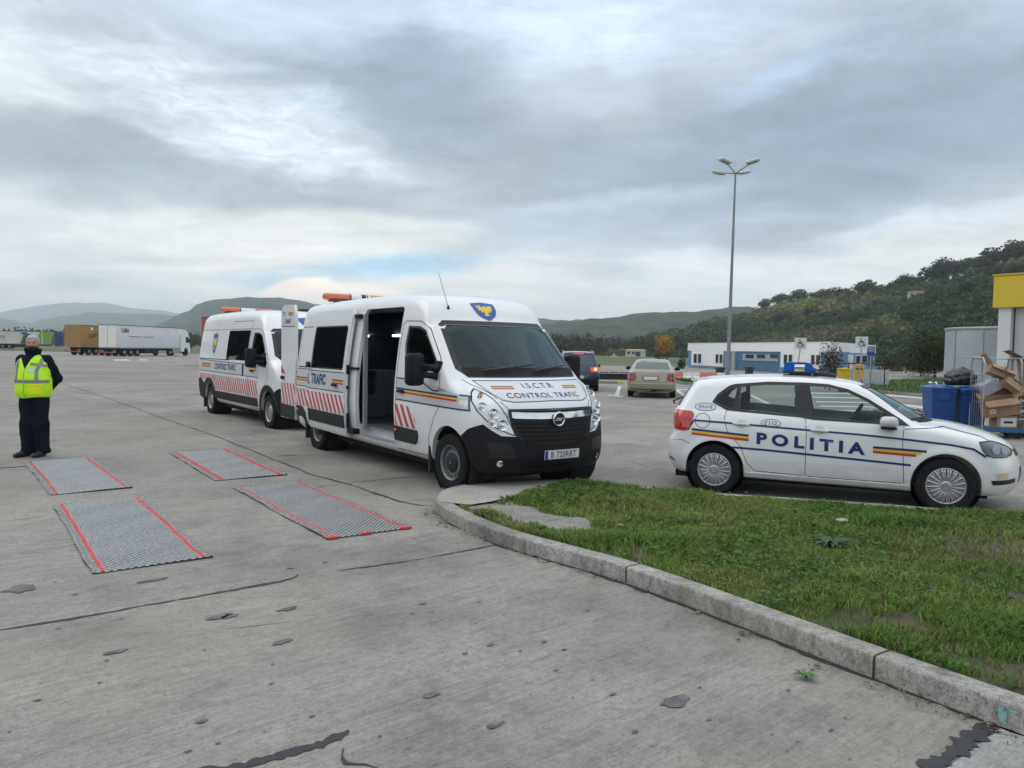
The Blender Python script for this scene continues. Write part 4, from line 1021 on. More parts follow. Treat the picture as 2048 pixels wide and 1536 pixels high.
        for (xc, zc, a_, c_, tx, th) in ((-.135, 1.05, .125, .046, 'SPA-018', .040), (.635, .895, .11, .044, '112', .046)):
            zc += 0
            SW(poly2mesh([(xc+a_*math.cos(R(q)), zc+c_*math.sin(R(q))) for q in range(0, 360, 15)]), 'oval_sticker', white_plain, .003, .05, s)
            SW(ribbon([(xc+a_*math.cos(R(q)), zc+c_*math.sin(R(q))) for q in range(0, 360, 12)], .006, True), 'oval_border', navy, .0045, .05, s)
            SW(textbm(tx, th, .008, .82 if tx != '112' else 1.0, 1.05), 'lettering', navy, .0045, .05, s, loc=(xc+(.025 if tx == '112' else 0), zc-th/2))
            if tx == '112': SW(ribbon([(xc-.045, zc+.018), (xc-.062, zc+.01), (xc-.07, zc-.008), (xc-.062, zc-.024), (xc-.05, zc-.022)], [.014, .008, .007, .008, .014]), 'handset_symbol', navy, .0045, 0, s)
        # lamps
        SW(poly2mesh(spline([(-.50, .99), (-.38, .995), (-.27, .975), (-.29, .86), (-.33, .765), (-.44, .76), (-.52, .78), (-.54, .88)], 3)), 'tail_lamp', red_lens, .008, .04, s, thick=.012)
        SW(poly2mesh([(-.62, .40), (-.62, .44), (-.50, .40), (-.47, .37)]), 'rear_reflector', red_dark, .006, .05, s)
        hp = [(2.775, .795), (2.90, .80), (3.0, .775), (3.08, .74), (3.14, .70), (3.12, .655), (3.05, .635), (2.93, .635), (2.85, .655), (2.80, .72)]
        hl = SW(poly2mesh(hp), 'headlamp', mat('dark_lamp_inner', (.07, .085, .09), .12, .3, coat=1), .004, .03, s, thick=.01)
        SW(ribbon(hp, .009, True), 'lamp_edge', blackf, .006, .03, s, hl)
        for xc, zc, rad in ((2.94, .715, .045), (3.03, .70, .035)):
            SW(poly2mesh(arc(xc, zc, rad, 0, 360, 20)[:-1]), 'lamp_bowl', mat('smoked_reflector', (.30, .32, .33), .15, .8), .009, .03, s, hl)
        SW(poly2mesh([(2.93, .47), (3.16, .485), (3.17, .455), (3.14, .40), (2.96, .395)]), 'fog_lamp_housing', white_lens, .005, .04, s)
        SW(poly2mesh([(2.95, .46), (3.08, .47), (3.06, .41), (2.97, .405)]), 'fog_lamp', mat('fog_warm', (.72, .60, .42), .15, .3, coat=1), .008, .04, s)
        SW(poly2mesh([(2.90, .385), (3.17, .40), (3.17, .35), (2.92, .335)]), 'air_intake', blackf, .005, .04, s)
        mr = MB(); mr.box((-.09, -.10, -.055), (.09, .10, .065), None, .045); m_ = mr.ob('mirror', polo_paint, V, True, loc=(1.88, s*.92, .975), sharp=60)
        ma = MB(); ma.box((-.08, -.09, -.075), (.08, .08, -.05), None, .012); ma.tube([(0.0, -s*.06, -.05), (.04, -s*.19, -.07)], [.022, .03], 8); ma.ob('mirror_base', black_plastic, m_, True)
    FW(poly2mesh([(p[0]*1.04, p[1]) for p in wsp]), 'windscreen', ws_glass, -.006)
    FW(ribbon([(p[0]*1.03, p[1]) for p in wsp], .03, True), 'windscreen_seal', blackf, .002)
    FW(poly2mesh([(-.62, .965), (.62, .965), (.66, 1.01), (-.66, 1.01)]), 'cowl_panel', black_plastic, .004)
    FW(poly2mesh([(p[0]*1.04, p[1]) for p in rgp]), 'rear_window', tint_glass, -.004, rear=True)
    FW(ribbon([(p[0]*1.03, p[1]) for p in rgp], .035, True), 'rear_window_seal', blackf, .003, rear=True)
    FW(poly2mesh([(-.42, .70), (.42, .70), (.42, .63), (-.42, .63)]), 'grille', blackf, .006)
    FW(poly2mesh([(-.40, .50), (.40, .50), (.34, .32), (-.34, .32)]), 'lower_grille', blackf, .006)
    for ya, yb in ((-.45, .15), (.05, .60)):
        pts = []
        for t in range(6):
            h_ = bvh.ray_cast(Vector((9, ya+(yb-ya)*t/5, 1.0+.01*t)), Vector((-1, 0, 0)))[0]; pts.append(h_+Vector((.02, 0, .02)))
        w_ = MB(); w_.tube(pts, .008, 6); w_.ob('wiper', blackf, V)
    # spoiler lip
    sp = MB(); sp.prism([(-.36, 1.375), (-.14, 1.415), (-.14, 1.39), (-.34, 1.355)], -.50, .50, XZ); sp.ob('spoiler', polo_paint, V, True)
    wp = MB(); wp.tube([(-.635, 0, 1.02), (-.66, 0, 1.06), (-.55, .28, 1.12)], .012, 6); wp.ob('rear_wiper', blackf, V)
    # beacon bar
    b_ = MB(); b_.box((.72, -.28, 1.475), (1.13, .28, 1.50), None, .01); b_.box((.80, -.22, 1.44), (1.05, .22, 1.48)); bc = b_.ob('beacon', blackf, V, True)
    Pm = mat('blue_lens', (.02, .10, .45), .08, coat=1, spec=.8)
    q = MB(); q.prism([(.73, 1.50), (1.11, 1.50), (1.04, 1.60), (.99, 1.615), (.80, 1.615), (.74, 1.60)], -.26, .26, XZ); qm = q.ob('blue_lens', Pm, bc, True)
    q = MB(); q.box((.86, -.265, 1.505), (.98, -.258, 1.59), None, .01); q.ob('beacon_lamp', chrome, bc, True)
    q = MB(); q.tube([(1.08, -.05, 1.47), (1.22, -.04, 1.475), (1.34, -.03, 1.45)], [.02, .03, .02], 8); q.ob('aerial_base', blackf, V, True)
    # cabin
    for xs, hh in ((.42, 1.15), (1.12, 1.18)):
        for yy in (-.36, .36) if xs > 1 else (-.42, 0, .42):
            S_ = MB(); S_.box((xs, yy-.22, .50), (xs+.48, yy+.22, .62), None, .05); S_.box((xs-.10, yy-.22, .55), (xs+.02, yy+.22, 1.04), Matrix.Translation((-.09, 0, 0)), .05)
            S_.box((xs-.24, yy-.12, 1.06), (xs-.13, yy+.12, hh+.05), None, .045); S_.tube([(xs-.17, yy-.05, .98), (xs-.18, yy-.05, 1.10)], .008); S_.ob('seat', seat_m, V, True)
    I = MB(); I.box((1.70, -.66, .62), (2.10, .66, .93), None, .08); I.box((1.62, .12, .90), (1.90, .62, 1.0), None, .05); I.ob('dashboard', dash_m, V, True)
    Mx = Matrix.Translation((1.58, .36, .93)) @ Matrix.Rotation(R(-62), 4, 'Y')
    Sw = MB(); Sw.tube([Mx @ Vector((.18*math.cos(k*.3142), .18*math.sin(k*.3142), 0)) for k in range(20)], .016, 8, closed=True); Sw.tube([Mx @ Vector((0, -.17, 0)), Mx @ Vector((0, .17, 0))], .022, 6); Sw.tube([Mx @ Vector((0, 0, 0)), Mx @ Vector((0, 0, -.2))], .03, 8)
    Sw.ob('steering_wheel', interior, V, True)
    Fl = MB(); Fl.box((-.48, -.68, .37), (2.0, .68, .39)); Fl.box((-.5, -.64, .39), (.12, .64, .92)); Fl.ob('cabin_floor', interior, V)
    return V, bvh
polo, pb = build_polo()

# ------------------------------------------------------------------ parked cars seen from behind
def simple_car(name, label, loc, rz, prof, wz, fx, paint, glassm, pane_rear, side_panes, lampfn, wr=.33, extras=None, bow=.25):
    V = root(name, label, 'car', loc, rz)
    pp = spline(prof, 4); wz = np.array(wz); L = max(p[0] for p in pp); x0 = min(p[0] for p in pp)
    def f(P):
        X, Y, Z = P[:, 0], np.abs(P[:, 1]), P[:, 2]
        w = np.clip((X-1.6)/1.0, 0, 1); wr_ = np.clip((-X+.4)/.8, 0, 1)
        a = polysdf(X+bow*np.clip(Y/.85, 0, 1.2)**2.4*w-.18*np.clip(Y/.85, 0, 1.2)**2.4*wr_, Z+.04*(Y/.75)**2*np.clip((Z-.9)*3, 0, 1), pp)
        s = Y-np.interp(Z, wz[:, 0], wz[:, 1])+.10*np.clip((X-fx+.2)/.9, 0, 1.2)**2+.06*np.clip((-X)/.9, 0, 1.2)**2
        return smax(a, s, .10)
    Vb, Fb = surfnet(f, (x0-.2, -1.05, .05), (L+.2, 1.05, 1.8), .045)
    me = mkmesh('body', Vb, Fb); bvh = bvh_of(me)
    ct = MB()
    for wx in (0, fx):
        for s in (-1, 1): ct.prism([(wx+(wr+.045)*math.cos(2*math.pi*k/28), wr+.01+(wr+.045)*math.sin(2*math.pi*k/28)) for k in range(28)], min(-s*.60, -s*1.2), max(-s*.60, -s*1.2), XZ)
    body = boolean(me, ct.me('c', [gap_m])); body.materials.clear(); body.materials.append(paint); body.polygons.foreach_set('material_index', [0]*len(body.polygons))
    ob('body', smoothed(body, 35), V)
    for wx in (0, fx):
        for s in (-1, 1):
            wheel(V, wx, s*(wz[:, 1].max()-.13), wr, .21, s, 'car')
    front_wrap(poly2mesh(pane_rear), 'rear_window', glassm, V, bvh, .004, .1, rear=True)
    fwp = [(-.66, 1.02), (-.56, 1.36), (.56, 1.36), (.66, 1.02)]
    front_wrap(poly2mesh(fwp), 'windscreen', glassm, V, bvh, .004, .1)
    for s in (-1, 1):
        for p in side_panes: side_wrap(poly2mesh(p), 'side_window', glassm, V, bvh, .004, .1, side=s)
        xm = max(p[0] for q in side_panes for p in q)-.12; wm = float(np.interp(1.0, wz[:, 0], wz[:, 1]))
        m_ = MB(); m_.box((-.07, -.10, -.06), (.07, .10, .08), None, .04); m_.tube([(0, -s*.08, -.03), (0.03, -s*.2, -.05)], .02, 6); m_.ob('mirror', black_plastic, V, True, loc=(xm, s*(wm+.12), 1.04))
    lampfn(V, bvh); 
    if extras: extras(V, bvh)
    return V, bvh
RWp = lambda bm, n, m, V, bv, off=.005, step=.08, **k: front_wrap(bm, n, m, V, bv, off, step, rear=True, **k)
def rect(x0, y0, x1, y1): return [(x0, y0), (x1, y0), (x1, y1), (x0, y1)]
beige = mat('beige_metallic', (.36, .31, .23), .3, .35, coat=.7, dirt=(DUST, .2, .8, .3))
navyp = mat('dark_blue_metallic', (.016, .026, .07), .25, .2, coat=.9)
brake_on = mat('lit_brake_lamp', (.6, .01, .01), .3, emit=(1, .03, .01), estr=1.6)
brake_core = mat('brake_lamp_core', (.9, .2, .05), .3, emit=(1, .28, .08), estr=3.0)
def saloon_lamps(V, bv):
    for s in (-1, 1):
        l = RWp(poly2mesh([(s*.60, .90), (s*.90, .96), (s*.93, .62), (s*.62, .62), (s*.55, .78)]), 'tail_lamp', red_dark, V, bv, .01, thick=.015)
        RWp(poly2mesh([(s*.68, .72), (s*.84, .73), (s*.84, .78), (s*.66, .78)]), 'lamp_segment', mat('pink_lens', (.45, .12, .13), .15), l, bv, .016)
    p = plate(V, '', (-1.10, .06, .74), (0, -1, 0), (0, 0, 1), (-1, 0, 0))
    RWp(poly2mesh(rrect(-.36, .64, .30, .84, .03)), 'plate_recess_shade', mat('shaded_beige', (.25, .23, .2), .4), V, bv, .003)  # flat patch, shade of the plate recess painted as darker beige
    RWp(textbm('BN 06', .07, .01, .8), 'characters', blackf, V, bv, .03, loc=(-.06, .70))
    RWp(ribbon([(-.88, .505), (.88, .505)], .035), 'bumper_crease', mat('bumper_strip', (.20, .18, .16), .5), V, bv, .004)
    RWp(ribbon([(-.60, 1.01), (-.56, .60), (.56, .60), (.60, 1.01)], .012), 'boot_line', gap_m, V, bv, .002)
    RWp(poly2mesh([(-.80, .34), (.80, .34), (.74, .20), (-.74, .20)]), 'lower_valance', black_plastic, V, bv, .006)
car1_g = G(1301, 790)
rz1 = math.atan2(1, car1_g.x/ car1_g.y)+R(-1)
saloon, _b = simple_car('parked_saloon', 'beige four-door saloon seen from behind, parked beside a white bay line', (car1_g.x*.93+.2, car1_g.y*.93+.9, 0), rz1,
    [(-1.02, .28, 's'), (-1.08, .45), (-1.06, .62), (-1.03, .80), (-1.0, 1.0, 's'), (-.6, 1.04), (-.45, 1.06, 's'), (.10, 1.34), (.5, 1.42), (1.1, 1.44), (1.6, 1.38), (2.45, .98, 's'), (3.2, .86), (3.65, .65), (3.7, .4), (3.6, .22, 's'), (-.9, .24)],
    [[.1, .80], [.3, .88], [.6, .915], [.85, .90], [1.0, .85], [1.2, .74], [1.45, .60], [1.6, .5]], 2.79, beige, far_glass,
    [(-.66, 1.065), (-.56, 1.33), (-.50, 1.37), (.50, 1.37), (.56, 1.33), (.66, 1.065)],
    [[(.0, 1.07), (.25, 1.32), (.75, 1.36), (.8, 1.02)], [(.86, 1.02), (.86, 1.36), (1.4, 1.34), (1.9, 1.06), (1.9, 1.0)]], saloon_lamps)
def suv_lamps(V, bv):
    for s in (-1, 1):
        l = RWp(poly2mesh([(s*.50, 1.0), (s*.80, 1.04), (s*.82, .84), (s*.52, .86)]), 'tail_lamp', brake_on, V, bv, .012, thick=.015)
        RWp(poly2mesh(arc(s*.70, .94, .07, 0, 360, 16)[:-1]), 'lamp_core', brake_core, l, bv, .02)
        RWp(poly2mesh(rect(s*.60-.09, .505, s*.60+.09, .53)), 'bumper_reflector', mat('lit_reflector', (.8, .25, .1), .3, emit=(1, .35, .1), estr=2.0) if s < 0 else red_dark, V, bv, .012)
        r = MB(); r.tube([(-.4, s*.62, 1.60), (-.35, s*.62, 1.68), (1.3, s*.60, 1.71), (1.4, s*.6, 1.64)], .02, 6); r.ob('roof_rail', steel, V)
    l = RWp(poly2mesh(rect(-.20, 1.565, .20, 1.60)), 'high_brake_lamp', brake_on, V, bv, .03)
    plate(V, '', (-.90, .05, .62), (0, -1, 0), (0, 0, 1), (-1, 0, 0)); RWp(textbm('B 24 NLR', .07, .01, .8), 'characters', blackf, V, bv, .06, loc=(-.05, .585))
    RWp(poly2mesh(rect(-.88, .52, .88, .22)), 'bumper', black_plastic, V, bv, .006)
    RWp(poly2mesh(arc(0, .98, .055, 0, 360, 16)[:-1]), 'emblem', chrome, V, bv, .01)
    RWp(ribbon([(-.3, 1.13), (.15, 1.12)], .02), 'rear_wiper', blackf, V, bv, .02)
    RWp(ribbon([(-.74, 1.5), (-.76, 1.05), (-.60, .78), (.60, .78), (.76, 1.05), (.74, 1.5)], .012), 'tailgate_line', gap_m, V, bv, .002)
car2_g = G(1157, 783)
rz2 = math.atan2(1, car2_g.x/car2_g.y)+R(3)
suv, _b = simple_car('parked_off_roader', 'dark blue off-roader with lit red brake lamps beyond the open van', (car2_g.x-.0, car2_g.y+.6, 0), rz2,
    [(-.80, .30, 's'), (-.88, .45), (-.87, .75), (-.80, .98), (-.72, 1.15), (-.52, 1.56), (-.50, 1.64, 's'), (0, 1.675), (.8, 1.69), (1.4, 1.62), (2.2, 1.12, 's'), (2.9, 1.02), (3.4, .85), (3.5, .5), (3.4, .25, 's'), (-.7, .28)],
    [[.1, .80], [.3, .88], [.6, .905], [.95, .89], [1.1, .85], [1.3, .77], [1.65, .64], [1.8, .56]], 2.60, navyp, far_glass,
    [(-.62, 1.15), (-.56, 1.48), (-.50, 1.52), (.50, 1.52), (.56, 1.48), (.62, 1.15)],
    [[(-.45, 1.2), (-.25, 1.48), (.1, 1.52), (.1, 1.12)], [(.18, 1.12), (.18, 1.55), (1.0, 1.54), (1.0, 1.1)], [(1.07, 1.1), (1.07, 1.54), (1.35, 1.48), (1.85, 1.12)]], suv_lamps, wr=.35)
# ------------------------------------------------------------------ person in a yellow vest
def cap(P, a, c, r0, r1):
    a, c = np.array(a, float), np.array(c, float); d = c-a; t = np.clip(((P-a)@d)/(d@d), 0, 1)
    return np.linalg.norm(P-a-t[:, None]*d, axis=1)-(r0+(r1-r0)*t)
def ell(P, c, r):
    r = np.array(r, float); q = (P-np.array(c))/r; k0 = np.linalg.norm(q, axis=1); k1 = np.linalg.norm(q/r, axis=1)
    return k0*(k0-1)/np.maximum(k1, 1e-6)
def smn(L, k):
    o = L[0]
    for x_ in L[1:]: o = smin(o, x_, k)
    return o
def sdfmesh(name, f, lo, hi, h, m, parent, newton=2):
    V, F = surfnet(f, lo, hi, h, newton); me = mkmesh(name, V, F, [m], True); return ob(name, me, parent)
def build_person():
    g = Vector((-7.10, 11.33, 0))
    # local frame: -Y is where the chest faces, +X the person's left
    Pn = root('person', 'grey-haired person in a yellow reflective vest and dark clothes, hands behind the back', 'person', g, R(8))
    skin = mat('skin', (.46, .23, .165), .55, var=.12, vscale=18); hair = mat('grey_hair', (.42, .42, .41), .7, var=.3, vscale=60, bump=.5, bscale=120)
    dark = mat('navy_cloth', (.008, .011, .02), .9, spec=.15, var=.35, vscale=12, bump=.25, bscale=35)
    hv = mat('hi_vis_yellow', (.52, .88, .02), .6, var=.10, vscale=9, bump=.2, bscale=18, emit=(.35, .75, .0), estr=.10); hv2 = mat('hi_vis_pocket', (.72, .85, .01), .55, emit=(.6, .75, 0), estr=.10)
    tape = mat('reflective_tape', (.26, .27, .26), .45, .2)
    shoe = mat('black_leather', (.015, .014, .013), .5, var=.2)
    ch, sh_ = math.cos(R(16)), math.sin(R(16)); hc = np.array((-.01, .0, 1.685))
    def H(P):   # head turned a little towards the camera
        q = P-hc; return np.stack([q[:, 0]*ch+q[:, 1]*sh_, -q[:, 0]*sh_+q[:, 1]*ch, q[:, 2]], 1)
    def headf(P):
        q = H(P)
        d = smn([ell(q, (0, .015, .015), (.078, .100, .105)), ell(q, (0, -.028, -.055), (.058, .066, .068))], .03)
        d = smin(d, cap(q, (0, -.090, .012), (0, -.112, -.028), .009, .015), .012)       # nose
        d = smin(d, cap(q, (-.032, -.080, .026), (.032, -.080, .026), .011, .011), .012)   # brow
        for s in (-1, 1):
            d = smin(d, ell(q, (s*.081, .012, -.008), (.010, .020, .032)), .008)
            d = smin(d, ell(q, (s*.042, -.062, -.03), (.024, .022, .022)), .02)
            d = smax(d, -ell(q, (s*.031, -.096, .004), (.017, .014, .010)), .008)
            d = smin(d, ell(q, (s*.031, -.079, .004), (.012, .010, .009)), .004)
        d = smin(d, cap(q, (-.022, -.086, -.062), (.022, -.086, -.062), .008, .008), .008)
        return d
    HND = {}
    sho = {1: (.185, .01, 1.445), -1: (-.175, .02, 1.445)}; elb = {1: (.29, .10, 1.165), -1: (-.235, .14, 1.165)}; wri = {1: (.10, .20, .965), -1: (-.06, .20, .985)}
    def hand(P, s):
        w = np.array(wri[s]); dx = -s*.075
        d = smn([cap(P, w, w+(dx*.6, .012, -.045), .026, .030), cap(P, w+(dx*.35, .01, -.04), w+(dx, .01, -.06), .026, .024)], .02)
        kn = w+np.array((dx, .01, -.06))
        for i, ln in enumerate((.070, .078, .072, .058)):
            a = kn+np.array((0, .004*i-.006, .03-.02*i)); m_ = a+np.array((dx*.45, .012, -.012)); e = m_+np.array((-dx*.05, -.0, -.02))*ln/.07
            d = smin(d, smin(cap(P, a, m_, .0095, .0085), cap(P, m_, e, .0085, .007), .006), .007)
        t0 = w+np.array((dx*.35, .01, -.02)); d = smin(d, smin(cap(P, t0, t0+(dx*.35, .02, .03), .012, .010), cap(P, t0+(dx*.35, .02, .03), t0+(dx*.8, .02, .025), .010, .008), .006), .01)
        return d
    def bodyf(P):
        d = headf(P)
        d = smin(d, cap(P, (0, .02, 1.60), (0, .03, 1.48), .055, .062), .03)
        d = smin(d, smn([ell(P, (0, .02, 1.34), (.17, .11, .17)), ell(P, (0, .02, 1.08), (.165, .12, .17)), ell(P, (0, .02, .95), (.16, .11, .12))], .08), .05)
        for s in (-1, 1):
            d = smin(d, cap(P, sho[s], elb[s], .050, .040), .05); d = smin(d, cap(P, elb[s], wri[s], .038, .026), .02); d = smin(d, hand(P, s), .015)
            hp, kn, an = (s*.09, .02, .92), (s*.095, .0, .50), (s*.105, .05, .09)
            d = smin(d, cap(P, hp, kn, .080, .055), .05); d = smin(d, cap(P, kn, an, .055, .038), .03); fa = R(-24 if s < 0 else -10); d = smin(d, cap(P, (s*.105, .055, .06), (s*.105+math.sin(fa)*.19, .055-math.cos(fa)*.19, .038), .030, .018), .02)
        return d
    sdfmesh('body', bodyf, (-.42, -.2, 0), (.42, .33, 1.84), .011, skin, Pn)
    eye = MB()
    for s in (-1, 1):
        q = Vector((s*.031, -.087, .004)); w = Vector((q.x*ch-q.y*sh_, q.x*sh_+q.y*ch, q.z))+Vector(hc)
        eye.lathe([(0, -.006), (.006, 0), (0, .005)], 10, Matrix.Translation(w) @ Matrix.Rotation(R(90), 4, 'X'))
    eye.ob('eyes', blackf, Pn)
    def hairf(P):
        q = H(P); d = ell(q, (0, .022, .030), (.088, .106, .104))
        face = smax(-(q[:, 1]+.045-.25*np.clip(q[:, 2]-.06, -.2, .1)), -(q[:, 2]-.075), .02)
        lo_ = -(q[:, 2]+.045+.25*np.clip(-q[:, 1], -.1, .02))
        wob = .0015*np.sin(q[:, 0]*90+q[:, 2]*30)
        return smax(smax(d+wob, -smax(q[:, 1]+.045, q[:, 2]-.068, .01), .012), lo_, .015)
    sdfmesh('hair', hairf, (-.14, -.15, 1.6), (.14, .17, 1.86), .008, hair, Pn)
    br = MB()
    for s in (-1, 1):
        pts = []
        for t in (-1, 0, 1):
            q = Vector((s*.033+t*.014, -.093+.004*abs(t), .028+.002*(1-abs(t)))); pts.append(Vector((q.x*ch-q.y*sh_, q.x*sh_+q.y*ch, q.z))+Vector(hc))
        br.tube(pts, .004, 6)
    br.ob('eyebrows', hair, Pn)
    def mask(P):
        q = H(P); d = smin(headf(P)-.007, ell(q, (0, -.055, -.058), (.060, .066, .052)), .02)
        return smax(smax(d, q[:, 2]+.042, .004), smax(-.115-q[:, 2], q[:, 1]-.045, .01), .006)
    sdfmesh('face_mask', mask, (-.14, -.16, 1.55), (.14, .1, 1.68), .007, blackf, Pn)
    wr = lambda P, a, k: a*(np.sin(P[:, 2]*k+3*np.sin(P[:, 0]*14))*np.sin(P[:, 0]*22+P[:, 1]*17))
    def torso(P, g):
        return smn([ell(P, (0, .015, 1.36), (.215+g, .14+g, .17)), ell(P, (0, -.01, 1.14), (.228+g, .17+g, .22)), ell(P, (0, .0, .96), (.222+g, .16+g, .16))], .10)
    def jacket(P):
        d = torso(P, .0)
        for s in (-1, 1):
            d = smin(d, cap(P, sho[s], elb[s], .074, .064), .06); d = smin(d, cap(P, elb[s], wri[s], .064, .045), .025)
        d = smax(d+wr(P, .005, 34), .90-P[:, 2], .01)
        # stand-up collar
        c = P-np.array((-.01, .012, 1.545)); r_ = np.sqrt((c[:, 0]/1.12)**2+(c[:, 1])**2)
        col = np.maximum(np.abs(r_-.085-.25*np.clip(c[:, 2], -.1, .1))-.009, np.abs(c[:, 2])-.062-.02*np.clip(-c[:, 1]*8, -1, 1))
        d = smax(d, -cap(P, (0, .01, 1.5), (0, .0, 1.8), .06, .07), .01)
        return smin(d, col, .02)
    sdfmesh('jacket', jacket, (-.44, -.24, .86), (.44, .32, 1.65), .012, dark, Pn)
    def trous(P):
        d = ell(P, (0, .01, .93), (.19, .14, .14))
        for s in (-1, 1):
            d = smin(d, smin(cap(P, (s*.085, .01, .90), (s*.088, .0, .50), .116, .106), cap(P, (s*.088, .0, .50), (s*.102, .035, .08), .105, .098), .04), .03)
        d = d+wr(P, .007, 16)+.006*np.sin(P[:, 2]*55)*np.clip(.28-P[:, 2], 0, .2)*5
        return smax(smax(d, .045-P[:, 2], .015), P[:, 2]-.98, .01)
    sdfmesh('trousers', trous, (-.3, -.24, .04), (.3, .24, 1.02), .013, dark, Pn)
    for s in (-1, 1):
        a = R(-24 if s < 0 else -10); ux, uy = math.sin(a), -math.cos(a); bx, by = s*.105, .05
        def shoe_f(P):
            p = [(bx+ux*t, by+uy*t) for t in (0, .12, .22)]
            d = smn([cap(P, (*p[0], .05), (*p[1], .045), .046, .045), cap(P, (*p[1], .042), (*p[2], .034), .045, .036)], .03)
            return smax(d, .004-P[:, 2], .006)
        lo = (min(bx, bx+ux*.27)-.08, by-.32, -.01); sdfmesh('shoe', shoe_f, lo, (lo[0]+.32, by+.10, .13), .009, shoe, Pn)
    def vest(P):
        d = torso(P, .022)+wr(P, .004, 26)
        d = np.minimum(d, 9)
        for s in (-1, 1):
            d = smax(d, -cap(P, (s*.275, .02, 1.46), (s*.30, .03, 1.28), .085, .075), .012)      # arm holes
        d = smax(d, .885-P[:, 2]+.02*np.sin(P[:, 0]*12), .008)
        v = np.abs(P[:, 0]+.055)*1.0-(P[:, 2]-1.27)*.42                                      # V neck
        d = np.where(P[:, 1] < .02, smax(d, -v if False else np.where(P[:, 2] > 1.2, -v, -1)*1.0, .008), d)
        d = smax(d, -ell(P, (0, .03, 1.60), (.105, .10, .12)), .01)
        return smax(d, -(torso(P, .004)), .006)
    def vest2(P):
        d = torso(P, .022)+wr(P, .004, 26)
        for s in (-1, 1): d = smax(d, -cap(P, (s*.285, .02, 1.50), (s*.315, .03, 1.26), .085, .08), .012)
        d = smax(d, .885-P[:, 2]+.010*np.sin(P[:, 0]*12), .008)
        v = ((P[:, 2]-1.30)*.50-np.abs(P[:, 0]+.055))                                         # >0 inside the V
        cutv = np.minimum(v, .04-P[:, 1]); d = smax(d, cutv, .006)
        return smax(d, -ell(P, (0, .03, 1.58), (.10, .095, .10)), .01)
    vo = sdfmesh('vest', vest2, (-.32, -.26, .85), (.32, .26, 1.62), .012, hv, Pn)
    bv = bvh_of(vo.data)
    fwr = lambda bm, n, m, off=.003, back=False, **k: wrap(bm, n, m, vo, bv, (0, 2 if back else -2, 0), (1, 0, 0), (0, 0, 1), (0, -1 if back else 1, 0), off, .03, 3, **k)
    fwr(ribbon([(-.30, 1.125), (.30, 1.125)], .048), 'reflective_strip', tape); fwr(ribbon([(-.30, 1.125), (.30, 1.125)], .048), 'reflective_strip', tape, back=True)
    fwr(ribbon([(.115, 1.14), (.105, 1.28), (.145, 1.40), (.165, 1.55)], .046), 'reflective_strip', tape); fwr(ribbon([(-.175, 1.14), (-.18, 1.30), (-.165, 1.55)], .046), 'reflective_strip', tape)
    fwr(ribbon([(.02, 1.385), (.12, 1.37), (.24, 1.35)], .040), 'reflective_strip', tape, .004); 
    fwr(poly2mesh(rect(.0, .945, .175, 1.095)), 'pocket', hv2, .004); fwr(ribbon([(.0, 1.055), (.175, 1.055)], .006), 'pocket_flap', mat('pocket_seam', (.45, .6, .02), .7), .006)
    fwr(poly2mesh(rect(-.01, 1.255, .085, 1.335)), 'badge_pocket', mat('badge_film', (.55, .80, .35), .25), .004)
    fwr(ribbon([(-.055, .89), (-.055, 1.30)], .012), 'zip', mat('zip_grey', (.35, .5, .1), .6), .004)
    # sleeve patch
    jb = bvh_of(Pn.children[[c.name.startswith('jacket') for c in Pn.children].index(True)].data)
    def sl(bm, n, m, off, **k): return wrap(bm, n, m, Pn, jb, (1.2, -.75, 0), (.75, .66, 0), (0, 0, 1), (-.66, .75, 0), off, .03, 3, **k)
    sl(poly2mesh([(.02+p[0]*.07, 1.36+p[1]*.085) for p in SHIELD]), 'sleeve_badge', shield_blue, .004, loc=(-.06, 0)); sl(poly2mesh([(.02+p[0]*.05, 1.36+p[1]*.06) for p in EAGLE]), 'badge_figure', tape, .006, loc=(-.06, 0))
    sl(ribbon([(-.05, 1.42), (-.02, 1.432), (.02, 1.425)], .014), 'sleeve_flash', white_plain, .005, loc=(-.04, 0))
    return Pn
person = build_person()

